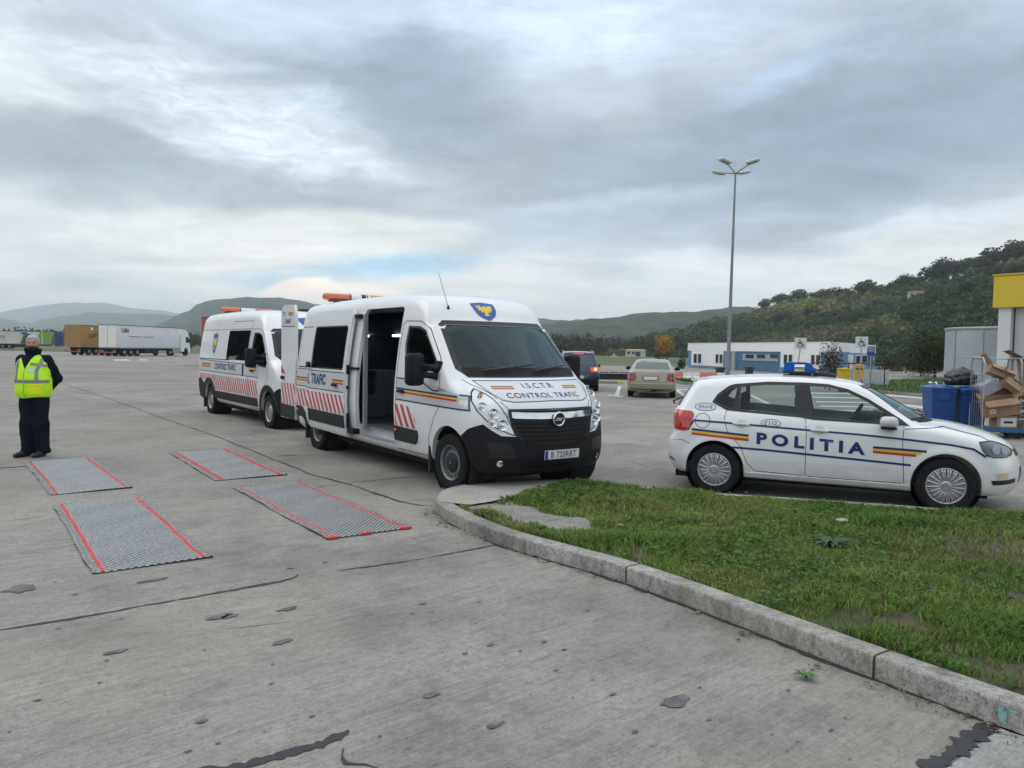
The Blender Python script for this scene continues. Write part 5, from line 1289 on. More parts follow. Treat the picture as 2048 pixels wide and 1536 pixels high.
# ------------------------------------------------------------------ scale mats
mat_base = mat('mat_rubber', (.035, .037, .038), .8, var=.3); mat_pad = mat('mat_pad_grey', (.33, .34, .34), .45, .3, var=.18, vscale=30); mat_red = mat('mat_red_tape', (.62, .05, .04), .5, var=.15, vscale=30); mat_pad2 = mat('mat_edge_grey', (.38, .39, .38), .5, .3, var=.45, vscale=60)
def make_mat(label, c4, extra=None, seed=0):
    """c4: corners on the ground in order near-left, far-left, far-right, near-right along the long sides"""
    rnd = random.Random(seed)
    a, b_, c, d = [Vector(p) for p in c4]
    o = (a+b_+c+d)/4; ux = ((b_-a)+(c-d)).normalized(); L = ((b_-a).length+(c-d).length)/2; Wd = ((d-a).length+(c-b_).length)/2
    rz = math.atan2(ux.y, ux.x)+math.pi
    if ux.cross(d-a).z < 0: pass
    T = root('scale_mat', label, 'mat', (o.x, o.y, 0), rz, 'woven scale mats with red edge tapes laid on the concrete')
    wav = lambda x_, y_: .004+.004*math.sin(x_*3.1+seed)*math.cos(y_*4+seed*2)+.003*math.sin(x_*9+y_*5)
    edge = lambda x_: .006*math.sin(x_*3.2+seed)+.004*math.sin(x_*11+seed*3)
    nx, ny = int(L/.056), int(Wd/.027); hx, hy = L/2, Wd/2
    Bm = MB(); Bm.grid(lambda u, v: Vector((-hx+u*L, -hy+v*Wd+edge(-hx+u*L)*(1 if v in (0, 1) else 0), wav(-hx+u*L, -hy+v*Wd)+.008)), 60, 16)
    n = len(Bm.V); 
    Bm.grid(lambda u, v: Vector((-hx+u*L, -hy+v*Wd+edge(-hx+u*L)*(1 if v in (0, 1) else 0), .001)), 60, 16)
    q = 17
    for i in range(60): Bm.F += [(i*q, (i+1)*q, n+(i+1)*q, n+i*q), (i*q+16, n+i*q+16, n+(i+1)*q+16, (i+1)*q+16)]; Bm.MI += [0, 0]
    for j in range(16): Bm.F += [(j, n+j, n+j+1, j+1), (60*q+j, 60*q+j+1, n+60*q+j+1, n+60*q+j)]; Bm.MI += [0, 0]
    Bm.ob('mat_base', mat_base, T)
    pads = {0: MB(), 1: MB(), 2: MB()}
    for i in range(nx):
        for j in range(ny):
            x_ = -hx+(i+.5)*L/nx; y_ = -hy+(j+.5)*Wd/ny+edge(x_)*.8; fy = (j+.5)/ny
            k = 1 if .055 < fy < .11 or .89 < fy < .945 else (2 if fy < .055 or fy > .945 else 0)
            z_ = wav(x_, y_)+.008; sx = L/nx*.36*(1 if k < 2 else rnd.uniform(.5, 1.1)); sy = Wd/ny*.76; hh = rnd.uniform(.005, .008)+(.006 if k == 2 else 0)
            dx = (L/nx*.5 if j % 2 else 0)
            pads[k].add([(x_-sx+dx, y_, z_), (x_+dx, y_-sy, z_), (x_+sx+dx, y_, z_), (x_+dx, y_+sy, z_), (x_-sx*.6+dx, y_, z_+hh), (x_+dx, y_-sy*.6, z_+hh), (x_+sx*.6+dx, y_, z_+hh), (x_+dx, y_+sy*.6, z_+hh)],
                        [(4, 5, 6, 7), (0, 1, 5, 4), (1, 2, 6, 5), (2, 3, 7, 6), (3, 0, 4, 7)])
    pads[0].ob('woven_pads', mat_pad, T)['kind'] = 'stuff'; pads[2].ob('frayed_edge', mat_pad2, T)['kind'] = 'stuff'
    for s in (-1, 1):   # red tapes under the red pads
        R_ = MB(); R_.grid(lambda u, v: Vector((-hx+u*L, s*hy*(.85-.15*0)+s*hy*(-.0)+(v-.5)*Wd*.05+edge(-hx+u*L)*.8-s*hy*.015, wav(-hx+u*L, s*hy*.8)+.0105)), 60, 2)
        R_.ob('red_tape', mat_red, T)
    pads[1].ob('red_pads', mat_red, T)['kind'] = 'stuff'
    if extra:
        for xx in extra:
            E_ = MB(); E_.box((hx-.02, xx*hy-.05, .004), (hx+.025, xx*hy+.05, .026), None, .006); E_.ob('red_end_tab', mat_red, T)
    return T
make_mat('woven grey mat with red tapes lying at the feet of the person in the vest', [G(100, 992), G(50, 925), G(180, 916), G(266, 975)], seed=1)
make_mat('woven grey mat with red tapes nearest the camera, frayed on its left side', [G(187, 1152), G(107, 1012), G(287, 996), G(421, 1113)], seed=2)
make_mat('woven grey mat with red tapes farthest back, nearest the rear wheel of the van', [G(437, 963), G(335, 907), G(463, 899), G(567, 950)], seed=3)
make_mat('woven grey mat with red end tabs, nearest the kerb', [G(655, 1082), G(467, 977), G(604, 965), G(820, 1055)], extra=(-.85, -.1, .85), seed=4)
# ------------------------------------------------------------------ ground, concrete, kerb island
def concrete_mat(name, base, rot, broom=1.0, stain=1.0, tint=(1, 1, 1), k=1.0):
    q_ = lambda L: [(p, max(.1, 1+(v-1)*k)) for p, v in L]
    m = bpy.data.materials.new(name); m.use_nodes = True; t = m.node_tree; b = NB(t); p = t.nodes['Principled BSDF']
    tc = b.node('ShaderNodeTexCoord').outputs['Object']
    mp = b.node('ShaderNodeMapping'); b.set(mp.inputs['Vector'], tc); mp.inputs['Rotation'].default_value = (0, 0, rot)
    v = mp.outputs[0]
    big = b.noise(v, .16, 4, .55); mid = b.noise(v, 1.3, 6, .65); fin = b.noise(v, 22, 5, .7); grit = b.noise(v, 130, 2, .6)
    st = b.noise(b.vmath('MULTIPLY', v, (1.2, 26, 1)), 1.6, 6, .7)         # broom streaks along the slab joints
    st2 = b.noise(b.vmath('MULTIPLY', v, (.6, 90, 1)), 1.2, 4, .6)
    c = b.ramp(big, [(.30, tuple(.76*q for q in base)), (.5, base), (.72, tuple(1.2*q for q in base))])
    c = b.mix(1, c, b.ramp(mid, q_([(.28, .72), (.5, 1.0), (.75, 1.18)])), 'MULTIPLY')
    c = b.mix(1, c, b.ramp(fin, q_([(.25, .70), (.5, 1.0), (.78, 1.22)])), 'MULTIPLY')
    c = b.mix(1, c, b.ramp(grit, q_([(.28, .66), (.45, 1.0), (.75, 1.18)])), 'MULTIPLY')
    c = b.mix(.8*broom, c, b.ramp(st, [(.30, .66), (.45, .96), (.6, 1.02), (.75, 1.26)]), 'MULTIPLY')
    c = b.mix(.7*broom, c, b.ramp(st2, [(.34, .66), (.45, 1.0), (.7, 1.14)]), 'MULTIPLY')
    sm = b.noise(b.vmath('MULTIPLY', v, (1, 2.2, 1)), 4.5, 7, .72, .8); c = b.mix(1, c, b.ramp(sm, q_([(.30, .70), (.48, 1.0), (.72, 1.16)])), 'MULTIPLY')
    pt = b.noise(v, 48, 3, .75); c = b.mix(1, c, b.ramp(pt, q_([(.32, .62), (.44, 1.0), (.62, 1.0), (.74, 1.22)])), 'MULTIPLY')
    # rubbed, oily patches
    o1 = b.noise(v, .55, 3, .5, .6); o2 = b.noise(b.vmath('ADD', v, (31, 7, 0)), 3.2, 4, .6)
    c = b.mix(b.math('MULTIPLY', b.ramp(o1, [(.48, 0), (.68, .5*stain)]), b.ramp(o2, [(.35, .35), (.65, 1)])), c, (.075, .075, .075))
    # pale greenish and warm tints
    g1 = b.noise(b.vmath('ADD', v, (9, 50, 0)), .35, 3, .5)
    c = b.mix(b.ramp(g1, [(.45, 0), (.75, .40)]), c, (.30, .265, .20))
    # droplets: small dark round stains
    for sc_, th, kk in ((2.2, .045, .5), (5.5, .06, .5), (11, .08, .45)):
        vo = b.node('ShaderNodeTexVoronoi'); vo.inputs['Scale'].default_value = sc_; b.set(vo.inputs['Vector'], b.vmath('ADD', b.vmath('MULTIPLY', v, (.8, 1.25, 1)), b.vmath('MULTIPLY', b.noise(v, 14, 2, .5, 0, 1), (.08, .08, 0))))
        rnd_ = b.xyz(vo.outputs['Color'])[0]
        r_ = b.math('MULTIPLY', b.ramp(rnd_, [(.55, 0), (1, 1)]), th)
        f = b.math('MULTIPLY', b.math('LESS_THAN', vo.outputs['Distance'], r_), kk*stain)
        c = b.mix(f, c, (.045, .045, .05))
    c = b.mix(1, c, tint, 'MULTIPLY')
    b.set(p.inputs['Base Color'], c); b.set(p.inputs['Roughness'], b.ramp(mid, [(.3, .68), (.7, .88)])); p.inputs['Specular IOR Level'].default_value = .35
    bn = b.node('ShaderNodeBump'); bn.inputs['Strength'].default_value = .35; bn.inputs['Distance'].default_value = .004
    b.set(bn.inputs['Height'], b.math('ADD', b.math('MULTIPLY', st, .8), b.math('ADD', fin, b.math('MULTIPLY', grit, .6)))); b.set(p.inputs['Normal'], bn.outputs[0])
    return m
j0, j1 = G(0, 1262), G(597, 1150); JA = math.atan2(j1.y-j0.y, j1.x-j0.x)
conc = concrete_mat('concrete', (.275, .260, .232), -JA)
def sheet(name, pts, z, m, kind='structure', label=None):
    V = [(p[0], p[1], z) for p in pts]; me = mkmesh(name, V, [tuple(range(len(pts)))], [m])
    bm = bmesh.new(); bm.from_mesh(me); bmesh.ops.triangulate(bm, faces=bm.faces[:]); bmesh.ops.recalc_face_normals(bm, faces=bm.faces[:])
    if sum(f.normal.z for f in bm.faces) < 0: bmesh.ops.reverse_faces(bm, faces=bm.faces[:])
    bm.to_mesh(me); bm.free(); o = ob(name, me); o['kind'] = kind
    if label: o['label'] = label
    return o
sheet('concrete_pavement', [(-320, -15), (60, -15), (75, 60), (70, 92), (2, 92), (-15, 128), (-320, 150)], 0, conc)
grass_far = mat('field_grass', (.045, .075, .022), .95, var=.35, vscale=.05, col2=(.10, .12, .045), detail=8)
sheet('field', [(-16000, -300), (16000, -300), (16000, 16000), (-16000, 16000)], -.08, grass_far)
tar = mat('tar', (.028, .029, .032), .6, var=.3, vscale=15, bump=.4, bscale=60)
def seam(name, pix, w, jit=.012, seed=0, z=.004):
    rnd = random.Random(seed); P = [G(*p) for p in pix]; out = []; ws = []
    for i in range(len(P)-1):
        L = (P[i+1]-P[i]).length; n = max(2, int(L/(.022 if w > .05 else .05)))
        for k in range(n):
            t = k/n; q = P[i].lerp(P[i+1], t); out.append((q.x, q.y)); 
    out.append((P[-1].x, P[-1].y))
    a = rnd.random()*9; o2 = []
    for i, q in enumerate(out):
        nse = math.sin(i*.41+a)*.5+math.sin(i*.17+2*a)*.6+rnd.uniform(-.5, .5)
        d = Vector(out[min(i+1, len(out)-1)])-Vector(out[max(i-1, 0)]); n_ = Vector((-d.y, d.x)).normalized()
        o2.append((q[0]+n_.x*nse*jit, q[1]+n_.y*nse*jit)); ends = min(1, .25+i/6, .25+(len(out)-1-i)/6)
        ws.append(w*ends*(.85+(.10 if w > .05 else .35)*math.sin(i*.23+a)+rnd.uniform(-.4, .5)))
    bm = ribbon(o2, ws); 
    for v in bm.verts: v.co.z = z
    me = bpy.data.meshes.new(name); bmesh.ops.recalc_face_normals(bm, faces=bm.faces[:]); bm.to_mesh(me); bm.free(); me.materials.append(tar); o = ob(name, me); o['kind'] = 'structure'; return o
SEAMS = [([(0, 1262), (300, 1210), (440, 1185), (560, 1165), (590, 1156), (598, 1149)], .030), ([(675, 1143), (860, 1115), (940, 1100), (1012, 1087)], .022),
 ([(109, 761), (240, 805), (330, 838), (430, 872), (530, 912), (620, 948), (700, 970), (800, 1003), (840, 1011), (872, 1012)], .034), ([(600, 978), (709, 965), (790, 957), (862, 951)], .016),
 ([(380, 1540), (480, 1533), (560, 1514), (640, 1490), (692, 1468), (700, 1462)], .055), ([(690, 1497), (684, 1512), (690, 1528), (730, 1530), (770, 1545)], .018), ([(0, 1045), (45, 1039), (85, 1034)], .014),
 ([(330, 1010), (400, 1002), (470, 993)], .010), ([(1040, 800), (1200, 812)], .02), ([(1196, 917), (1260, 922), (1330, 945)], .012), ([(0, 893), (60, 890), (130, 880)], .02), ([(0, 1030), (109, 1018)], .01),
 ([(580, 893), (619, 888)], .02), ([(400, 862), (620, 905)], .001), ([(450, 1260), (520, 1252), (585, 1243)], .008), ([(560, 860), (300, 810), (130, 780)], .012), ([(0, 812), (400, 795)], .014), ([(1040, 860), (1340, 838)], .012)]
for i, (p, w) in enumerate(SEAMS):
    if w > .002: seam('tar_joint', p, w, .012 if w > .01 else .006, i)
kb = [(872, 1027), (905, 1050), (1010, 1095), (1252, 1167), (1747, 1358), (2048, 1472), (2200, 1530)]
o_ = seam('tar_joint', kb, .05, .008, 77)
for o_ in [seam('tar_joint', [(1990, 1448), (1900, 1505), (1862, 1545), (1800, 1600)], .085, .015, 5, .008)]: pass
# pale slab in the corner
pale = concrete_mat('pale_concrete', (.40, .40, .385), -JA, .5, .3)
sheet('pale_slab', [G(1880, 1548), G(2005, 1455), G(2060, 1475), G(2300, 1560), G(2100, 1800), G(1850, 1650)], .004, pale)
# spilled oil and worn patches
rnd = random.Random(4)
def blot(px, py, rx, ry, seed, m=None, z=.005):
    r = random.Random(seed); c = G(px, py); a = [r.uniform(.65, 1.3) for _ in range(14)]; n = 28; P = []
    for k in range(n):
        t = k/n*14; f = a[int(t) % 14]*(1-t % 1)+a[(int(t)+1) % 14]*(t % 1); q = 2*math.pi*k/n
        u, v = rx*f*math.cos(q), ry*f*math.sin(q); P.append((c.x+u*math.cos(JA)-v*math.sin(JA), c.y+u*math.sin(JA)+v*math.cos(JA)))
    return P
OB = bmesh.new()
SP = [(1350, 1404, .085, .05), (575, 1219, .07, .03), (990, 1452, .045, .02), (40, 1178, .10, .09), (312, 1160, .11, .035), (565, 1285, .06, .025), (230, 1305, .06, .025), (860, 1392, .05, .03), (1128, 1300, .02, .012), (845, 1208, .03, .018),
      (580, 1137, .03, .015), (1088, 1285, .02, .012), (440, 1234, .08, .04), (980, 1291, .03, .016), (405, 1444, .03, .014), (460, 1233, .05, .03), (1225, 1390, .022, .012), (930, 1308, .02, .012), (1270, 1465, .018, .012), (650, 1125, .025, .012), (330, 1078, .03, .02), (150, 1190, .02, .012), (575, 911, .12, .05), (20, 935, .3, .04)]
for i, (px, py, rx, ry) in enumerate(SP):
    vs = [OB.verts.new((*q, .0055)) for q in blot(px, py, rx, ry, i)]; OB.faces.new(vs)
for i in range(80):
    px, py = rnd.uniform(0, 1750), 1000+536*rnd.random()**.8
    if py < 1000+(px-860)*.42: continue
    s = rnd.uniform(.002, .009); vs = [OB.verts.new((*q, .0055)) for q in blot(px, py, s*rnd.uniform(1, 2.4), s, 100+i)]; OB.faces.new(vs)
me = bpy.data.meshes.new('oil_stains'); bmesh.ops.recalc_face_normals(OB, faces=OB.faces[:]); OB.to_mesh(me); OB.free()
me.materials.append(mat('oil_stain', (.12, .117, .115), .75, var=.55, vscale=9)); o_ = ob('oil_stains', me); o_['kind'] = 'structure'
# painted bay lines
wline = mat('road_paint', (.62, .63, .62), .7, var=.15, vscale=3)
def zz5(x, y): return (1040+x/4.6545, 640+y/4.6545)
def zz3(x, y): return (1300+x/2.738, 700+y/2.738)
LINES = [[zz5(880, 705), zz5(912, 618), zz5(942, 618), zz5(922, 708)], [zz5(820, 699), zz5(960, 710), zz5(960, 717), zz5(820, 706)], [zz5(1450, 655), zz5(1480, 655), zz5(1560, 715), zz5(1525, 717)], [zz5(1450, 645), zz5(1680, 648), zz5(1680, 653), zz5(1450, 651)],
         [zz3(540, 248), zz3(560, 246), zz3(670, 300), zz3(650, 302)], [zz3(1250, 240), zz3(1500, 262), zz3(1500, 268), zz3(1250, 246)], [zz3(1300, 285), zz3(1500, 310), zz3(1500, 322), zz3(1300, 295)], [zz3(1400, 325), zz3(1500, 335), zz3(1500, 342), zz3(1400, 332)],
         [(228, 719), (258, 719), (259, 721), (228, 721)], [(278, 719), (295, 719), (296, 720.5), (278, 720.5)]]
for k in range(5): LINES.append([zz3(870+20*k, 232+24*k), zz3(1180+20*k, 238+24*k), zz3(1180+20*k, 244+24*k), zz3(870+20*k, 238+24*k)])
for k, L in enumerate(LINES): o_ = sheet('painted_line', [G(*p) for p in L], .004, wline)
# ---- kerbed island
kerbm = concrete_mat('kerb_concrete', (.30, .29, .265), 0, 0, .7, k=1.7)
KH = .125
base_px = [(872, 1027), (905, 1050), (1010, 1095), (1252, 1167), (1747, 1358), (2048, 1472)]
KB = [G(*p) for p in base_px]; d_ = (KB[-1]-KB[-2]).normalized(); KB.append(KB[-1]+d_*4)
BK = [G(2300, 1046, KH), G(2048, 1030, KH), G(1788, 1009, KH), G(1434, 985, KH), G(1180, 962, KH)]
for v in BK: v.z = 0
nose = [G(1090, 958, KH), G(1000, 962, KH), G(930, 968, KH), G(885, 980, KH), G(872, 998, KH)]
for v in nose: v.z = 0
out = [tuple(p[:2]) for p in KB]+[(BK[0].x+3, BK[0].y-1.5)]+[tuple(p[:2]) for p in BK]+[tuple(p[:2]) for p in nose]
outer_s = spline([(p[0], p[1]) for p in out], 8)
def inset(P, d):
    n = len(P); o = []
    A = sum(P[i][0]*P[(i+1) % n][1]-P[(i+1) % n][0]*P[i][1] for i in range(n)); sg = 1 if A > 0 else -1
    for i in range(n):
        a, c = Vector(P[i-1]), Vector(P[(i+1) % n]); t = (c-a).normalized(); o.append((P[i][0]-t.y*d*sg, P[i][1]+t.x*d*sg))
    return o
kw = .13
K0 = outer_s; K1 = inset(outer_s, .018); K2 = inset(outer_s, .018+kw)
Km = MB(); n = len(K0)
for ring, zz_ in ((K0, -.02), (K0, KH-.018), (inset(outer_s, .004), KH-.004), (inset(outer_s, .012), KH), (K2, KH), (inset(outer_s, .02+kw), KH-.05)): Km.V += [(p[0], p[1], zz_) for p in ring]
for r_ in range(5):
    for i in range(n): j = (i+1) % n; Km.F.append((r_*n+i, r_*n+j, (r_+1)*n+j, (r_+1)*n+i)); Km.MI.append(0)
kerb = Km.ob('kerb', kerbm, None, True, sharp=50); kerb['kind'] = 'structure'
# kerb stone joints (dark slots across the front kerb)
for (ptop, pbot) in (((1254, 1137), (1252, 1166)), ((1750, 1309), (1747, 1357))):
    A = G(*pbot); t = None
    best = min(range(n), key=lambda i: (Vector(K0[i])-Vector(A[:2])).length); t = (Vector(K0[(best+1) % n])-Vector(K0[best-1])).normalized(); nrm = Vector((-t.y, t.x)); 
    if (Vector(K2[best])-Vector(K0[best])).dot(nrm) < 0: nrm = -nrm
    c0 = Vector(K0[best]); J = MB()
    s1 = [(-.004, 0), (-.004, KH-.03), (.003, KH-.004), (.016, KH+.002), (.15, KH+.002)]
    for i in range(4):
        q = []
        for (dd, zz_) in (s1[i], s1[i+1]):
            for w_ in (-.006, .006): q.append((*(c0+nrm*dd+t*w_), zz_))
        J.add([q[0], q[1], q[3], q[2]], [(0, 1, 2, 3)])
    J.ob('kerb_joint', gap_m)['kind'] = 'structure'
GM = G(2006, 1420, 0)
tq = MB(); 
# turquoise survey mark sprayed on the kerb
besti = min(range(n), key=lambda i: (Vector(K0[i])-Vector(G(2010, 1455)[:2])).length); t = (Vector(K0[(besti+1) % n])-Vector(K0[besti-1])).normalized(); nrm = Vector((-t.y, t.x)); nrm = nrm if (Vector(K2[besti])-Vector(K0[besti])).dot(nrm) > 0 else -nrm
c0 = Vector(K0[besti])-nrm*.004
for (a, z0, z1, w_) in ((0, .02, .10, .018), (.03, .085, .10, .03)):
    tq.add([(*(c0+t*(a-w_)), z0), (*(c0+t*(a+w_)), z0), (*(c0+t*(a+w_)), z1), (*(c0+t*(a-w_)), z1)], [(0, 1, 2, 3)])
mt = mat('survey_spray', (.22, .42, .38), .8, var=.4, vscale=60); tq.ob('spray_mark', mt)['kind'] = 'structure'
# soil sheet inside
def pip(x, y, P):
    c = False; j = len(P)-1
    for i in range(len(P)):
        if (P[i][1] > y) != (P[j][1] > y) and x < (P[j][0]-P[i][0])*(y-P[i][1])/(P[j][1]-P[i][1])+P[i][0]: c = not c
        j = i
    return c
def soil_mat():
    m = bpy.data.materials.new('soil'); m.use_nodes = True; t = m.node_tree; b = NB(t); p = t.nodes['Principled BSDF']
    tc = b.node('ShaderNodeTexCoord').outputs['Object']
    n = b.noise(tc, 6, 8, .7); n2 = b.noise(tc, 1.1, 4, .5)
    c = b.ramp(n, [(.3, (.035, .027, .018)), (.5, (.085, .068, .045)), (.72, (.17, .145, .10))])
    c = b.mix(b.ramp(n2, [(.45, .1), (.65, .65)]), c, (.05, .07, .02))
    # pale grit by the island nose
    d = b.math('MINIMUM', b.math('MINIMUM', *[b.vmath('LENGTH', b.vmath('MULTIPLY', b.vmath('SUBTRACT', tc, tuple(G(*q, .13))), (1, 1, 0))) for q in ((985, 1008), (1055, 1022))]), b.vmath('LENGTH', b.vmath('MULTIPLY', b.vmath('SUBTRACT', tc, tuple(G(1125, 1045, .13))), (1, 1, 0))))
    gr = b.math('MULTIPLY', b.mapr(d, .75, .30), b.ramp(b.noise(tc, 5, 6, .7), [(.3, .45), (.5, 1)]))
    c = b.mix(gr, c, b.ramp(b.noise(tc, 60, 3, .7), [(.35, (.15, .14, .12)), (.65, (.40, .385, .35))]))
    b.set(p.inputs['Base Color'], c); p.inputs['Roughness'].default_value = .95
    bn = b.node('ShaderNodeBump'); bn.inputs['Strength'].default_value = .8; bn.inputs['Distance'].default_value = .02; b.set(bn.inputs['Height'], b.noise(tc, 30, 6, .7)); b.set(p.inputs['Normal'], bn.outputs[0]); return m
K3 = inset(outer_s, .01+kw)
soil = soil_mat()
def soilz(x, y): return KH-.012+.018*math.sin(x*1.7+y)*math.cos(y*1.9)+.010*math.sin(x*5+2)*math.sin(y*4.3)
xs0 = min(p[0] for p in K3); xs1 = max(p[0] for p in K3); ys0 = min(p[1] for p in K3); ys1 = max(p[1] for p in K3)
bm = bmesh.new(); bm.faces.new([bm.verts.new((p[0], p[1], 0)) for p in K3]); bmesh.ops.triangulate(bm, faces=bm.faces[:])
for a_ in (0, 1):
    lo_, hi_ = (xs0, xs1) if a_ == 0 else (ys0, ys1); k = lo_
    while k < hi_:
        pc = Vector((0, 0, 0)); pc[a_] = k; pn = Vector((0, 0, 0)); pn[a_] = 1
        bmesh.ops.bisect_plane(bm, geom=bm.verts[:]+bm.edges[:]+bm.faces[:], plane_co=pc, plane_no=pn); k += .2
for v in bm.verts: v.co.z = soilz(v.co.x, v.co.y) if not v.is_boundary else KH-.02
bmesh.ops.recalc_face_normals(bm, faces=bm.faces[:])
me = bpy.data.meshes.new('verge_soil'); bm.to_mesh(me); bm.free(); me.materials.append(soil); smoothed(me, 80); o_ = ob('verge_soil', me); o_['kind'] = 'structure'
# concrete cap at the island nose
np_ = [G(*p, KH) for p in ((880, 1004), (876, 992), (893, 979), (935, 970), (1000, 964), (1080, 961), (1130, 963), (1060, 985), (985, 1003), (940, 1010))]
sheet('island_nose_paving', [(p.x, p.y) for p in np_], KH+.004, concrete_mat('nose_concrete', (.40, .385, .35), 0, 0, .2))

# ------------------------------------------------------------------ grass and weeds on the verge
def foliage_mat(name, rough=.7, trans=.25, attr='Col'):
    m = bpy.data.materials.new(name); m.use_nodes = True; t = m.node_tree; b = NB(t); t.nodes.clear()
    a = b.node('ShaderNodeAttribute'); a.attribute_name = attr
    d = b.node('ShaderNodeBsdfPrincipled'); b.set(d.inputs['Base Color'], a.outputs['Color']); d.inputs['Roughness'].default_value = rough; d.inputs['Specular IOR Level'].default_value = .25
    tr = b.node('ShaderNodeBsdfTranslucent'); b.set(tr.inputs[0], a.outputs['Color'])
    mx = b.node('ShaderNodeMixShader'); mx.inputs[0].default_value = trans
    t.links.new(d.outputs[0], mx.inputs[1]); t.links.new(tr.outputs[0], mx.inputs[2]); t.links.new(mx.outputs[0], b.node('ShaderNodeOutputMaterial').inputs[0]); return m
leafm = foliage_mat('foliage'); grassm = foliage_mat('grass_blades', .6, .3)
def setcol(me, C):
    ca = me.color_attributes.new('Col', 'FLOAT_COLOR', 'POINT'); A = np.ones((len(me.vertices), 4), np.float32); A[:, :3] = C; ca.data.foreach_set('color', A.ravel())
rg = np.random.default_rng(3)
def vnoise(x, y, s, seed=0):
    """cheap smooth value noise"""
    r = np.random.default_rng(seed); T = r.random((64, 64)); X, Y = np.asarray(x)/s, np.asarray(y)/s
    xi, yi = np.floor(X).astype(int), np.floor(Y).astype(int); fx_, fy_ = X-xi, Y-yi; fx_ = fx_*fx_*(3-2*fx_); fy_ = fy_*fy_*(3-2*fy_)
    g = lambda a, c: T[a % 64, c % 64]
    return (g(xi, yi)*(1-fx_)+g(xi+1, yi)*fx_)*(1-fy_)+(g(xi, yi+1)*(1-fx_)+g(xi+1, yi+1)*fx_)*fy_
def inside(x, y, P):
    P = np.array(P); c = np.zeros(len(x), bool); j = len(P)-1
    for i in range(len(P)):
        k = ((P[i, 1] > y) != (P[j, 1] > y)); xx = (P[j, 0]-P[i, 0])*(y-P[i, 1])/((P[j, 1]-P[i, 1]) if P[j, 1] != P[i, 1] else 1e-9)+P[i, 0]
        c ^= k & (x < xx); j = i
    return c
K4 = inset(outer_s, .03+kw); NP_ = [(p.x, p.y) for p in np_]
gq = G(1100, 1032, .13); gq2 = G(1010, 1003, .13); bq = G(2030, 1105, .13); bq3 = G(1890, 1060, .13); bq2 = G(1950, 1060, .13)
def density(x, y):
    d = -.42+1.6*vnoise(x, y, .5, 1)+1.0*vnoise(x, y, .13, 2)
    sa_, sb_ = G(965, 1006, .13), G(1135, 1048, .13); vx_, vy_ = sb_.x-sa_.x, sb_.y-sa_.y; t_ = np.clip(((x-sa_.x)*vx_+(y-sa_.y)*vy_)/(vx_*vx_+vy_*vy_), 0, 1); sd_ = np.hypot(x-sa_.x-t_*vx_, y-sa_.y-t_*vy_)+.22*(vnoise(x, y, .18, 12)-.5); bare = np.clip((sd_-.22)/.16, 0, 1); d *= bare
    ed = np.exp(-(((x-bq3.x)/1.3)**2+((y-bq3.y)/.35)**2)); d *= 1-.6*ed
    e = np.exp(-(((x-bq.x)/1.0)**2+((y-bq.y)/.75)**2)**1.4); d *= 1-.93*e
    return np.clip(d, .03*bare, 1.2)
def blades(N, seed):
    r = np.random.default_rng(seed)
    x = r.uniform(xs0, 7.5, N); y = r.uniform(max(ys0, 1.6), ys1, N)
    dist = np.hypot(x, y); k = inside(x, y, K4) & ~inside(x, y, NP_) & (r.random(N) < density(x, y)*np.clip(4.5/dist, .35, 1)) & (np.abs(x) < y*.78+.3)
    x, y, dist = x[k], y[k], dist[k]; n = len(x)
    tuft = vnoise(x, y, .30, 5); h = (.018+.060*tuft**1.8+.026*r.random(n))*np.where(y > 7, 1.15, 1)
    w = .0022+.0022*r.random(n); w *= np.clip(dist/4, 1, 2.2)
    a = r.uniform(0, 2*np.pi, n); lean = r.uniform(.15, 1.1, n)*h; la = r.uniform(0, 2*np.pi, n)
    z = KH-.012+.018*np.sin(x*1.7+y)*np.cos(y*1.9)+.010*np.sin(x*5+2)*np.sin(y*4.3)
    ca, sa = np.cos(a), np.sin(a); lx, ly = np.cos(la)*lean, np.sin(la)*lean
    V = np.zeros((n, 5, 3))
    V[:, 0] = np.stack([x-ca*w, y-sa*w, z], 1); V[:, 1] = np.stack([x+ca*w, y+sa*w, z], 1)
    V[:, 2] = np.stack([x+lx*.4+ca*w*.8, y+ly*.4+sa*w*.8, z+h*.6], 1); V[:, 3] = np.stack([x+lx*.4-ca*w*.8, y+ly*.4-sa*w*.8, z+h*.6], 1)
    V[:, 4] = np.stack([x+lx, y+ly, z+h*(1-.25*r.random(n))], 1)
    b0 = np.arange(n)*5
    F = [np.stack([b0, b0+1, b0+2, b0+3], 1), np.stack([b0+3, b0+2, b0+4, b0+4], 1)]
    T = np.concatenate([np.stack([b0, b0+1, b0+2], 1), np.stack([b0, b0+2, b0+3], 1), np.stack([b0+3, b0+2, b0+4], 1)])
    g = vnoise(x, y, .9, 7)[:, None]; dry = (r.random(n) < .10+.22*(vnoise(x, y, .6, 31) > .6)+.3*np.exp(-(((x-bq.x)/1.0)**2+((y-bq.y)/.7)**2)))[:, None]
    C = np.array((.11, .22, .04))*(1-g)+np.array((.25, .33, .08))*g; C = C*(.5+.95*r.random((n, 1))); C = np.where(dry, np.array((.26, .22, .11))*(.6+.6*r.random((n, 1))), C)
    return V.reshape(-1, 3), T, np.repeat(C, 5, 0)
V_, T_, C_ = blades(760000, 11)
me = mkmesh('grass', V_, T_, [grassm]); setcol(me, C_); go = ob('grass', me); tag(go, 'short weedy green grass covering the kerbed verge', 'grass', kind='stuff')
print('blades', len(T_)//3)
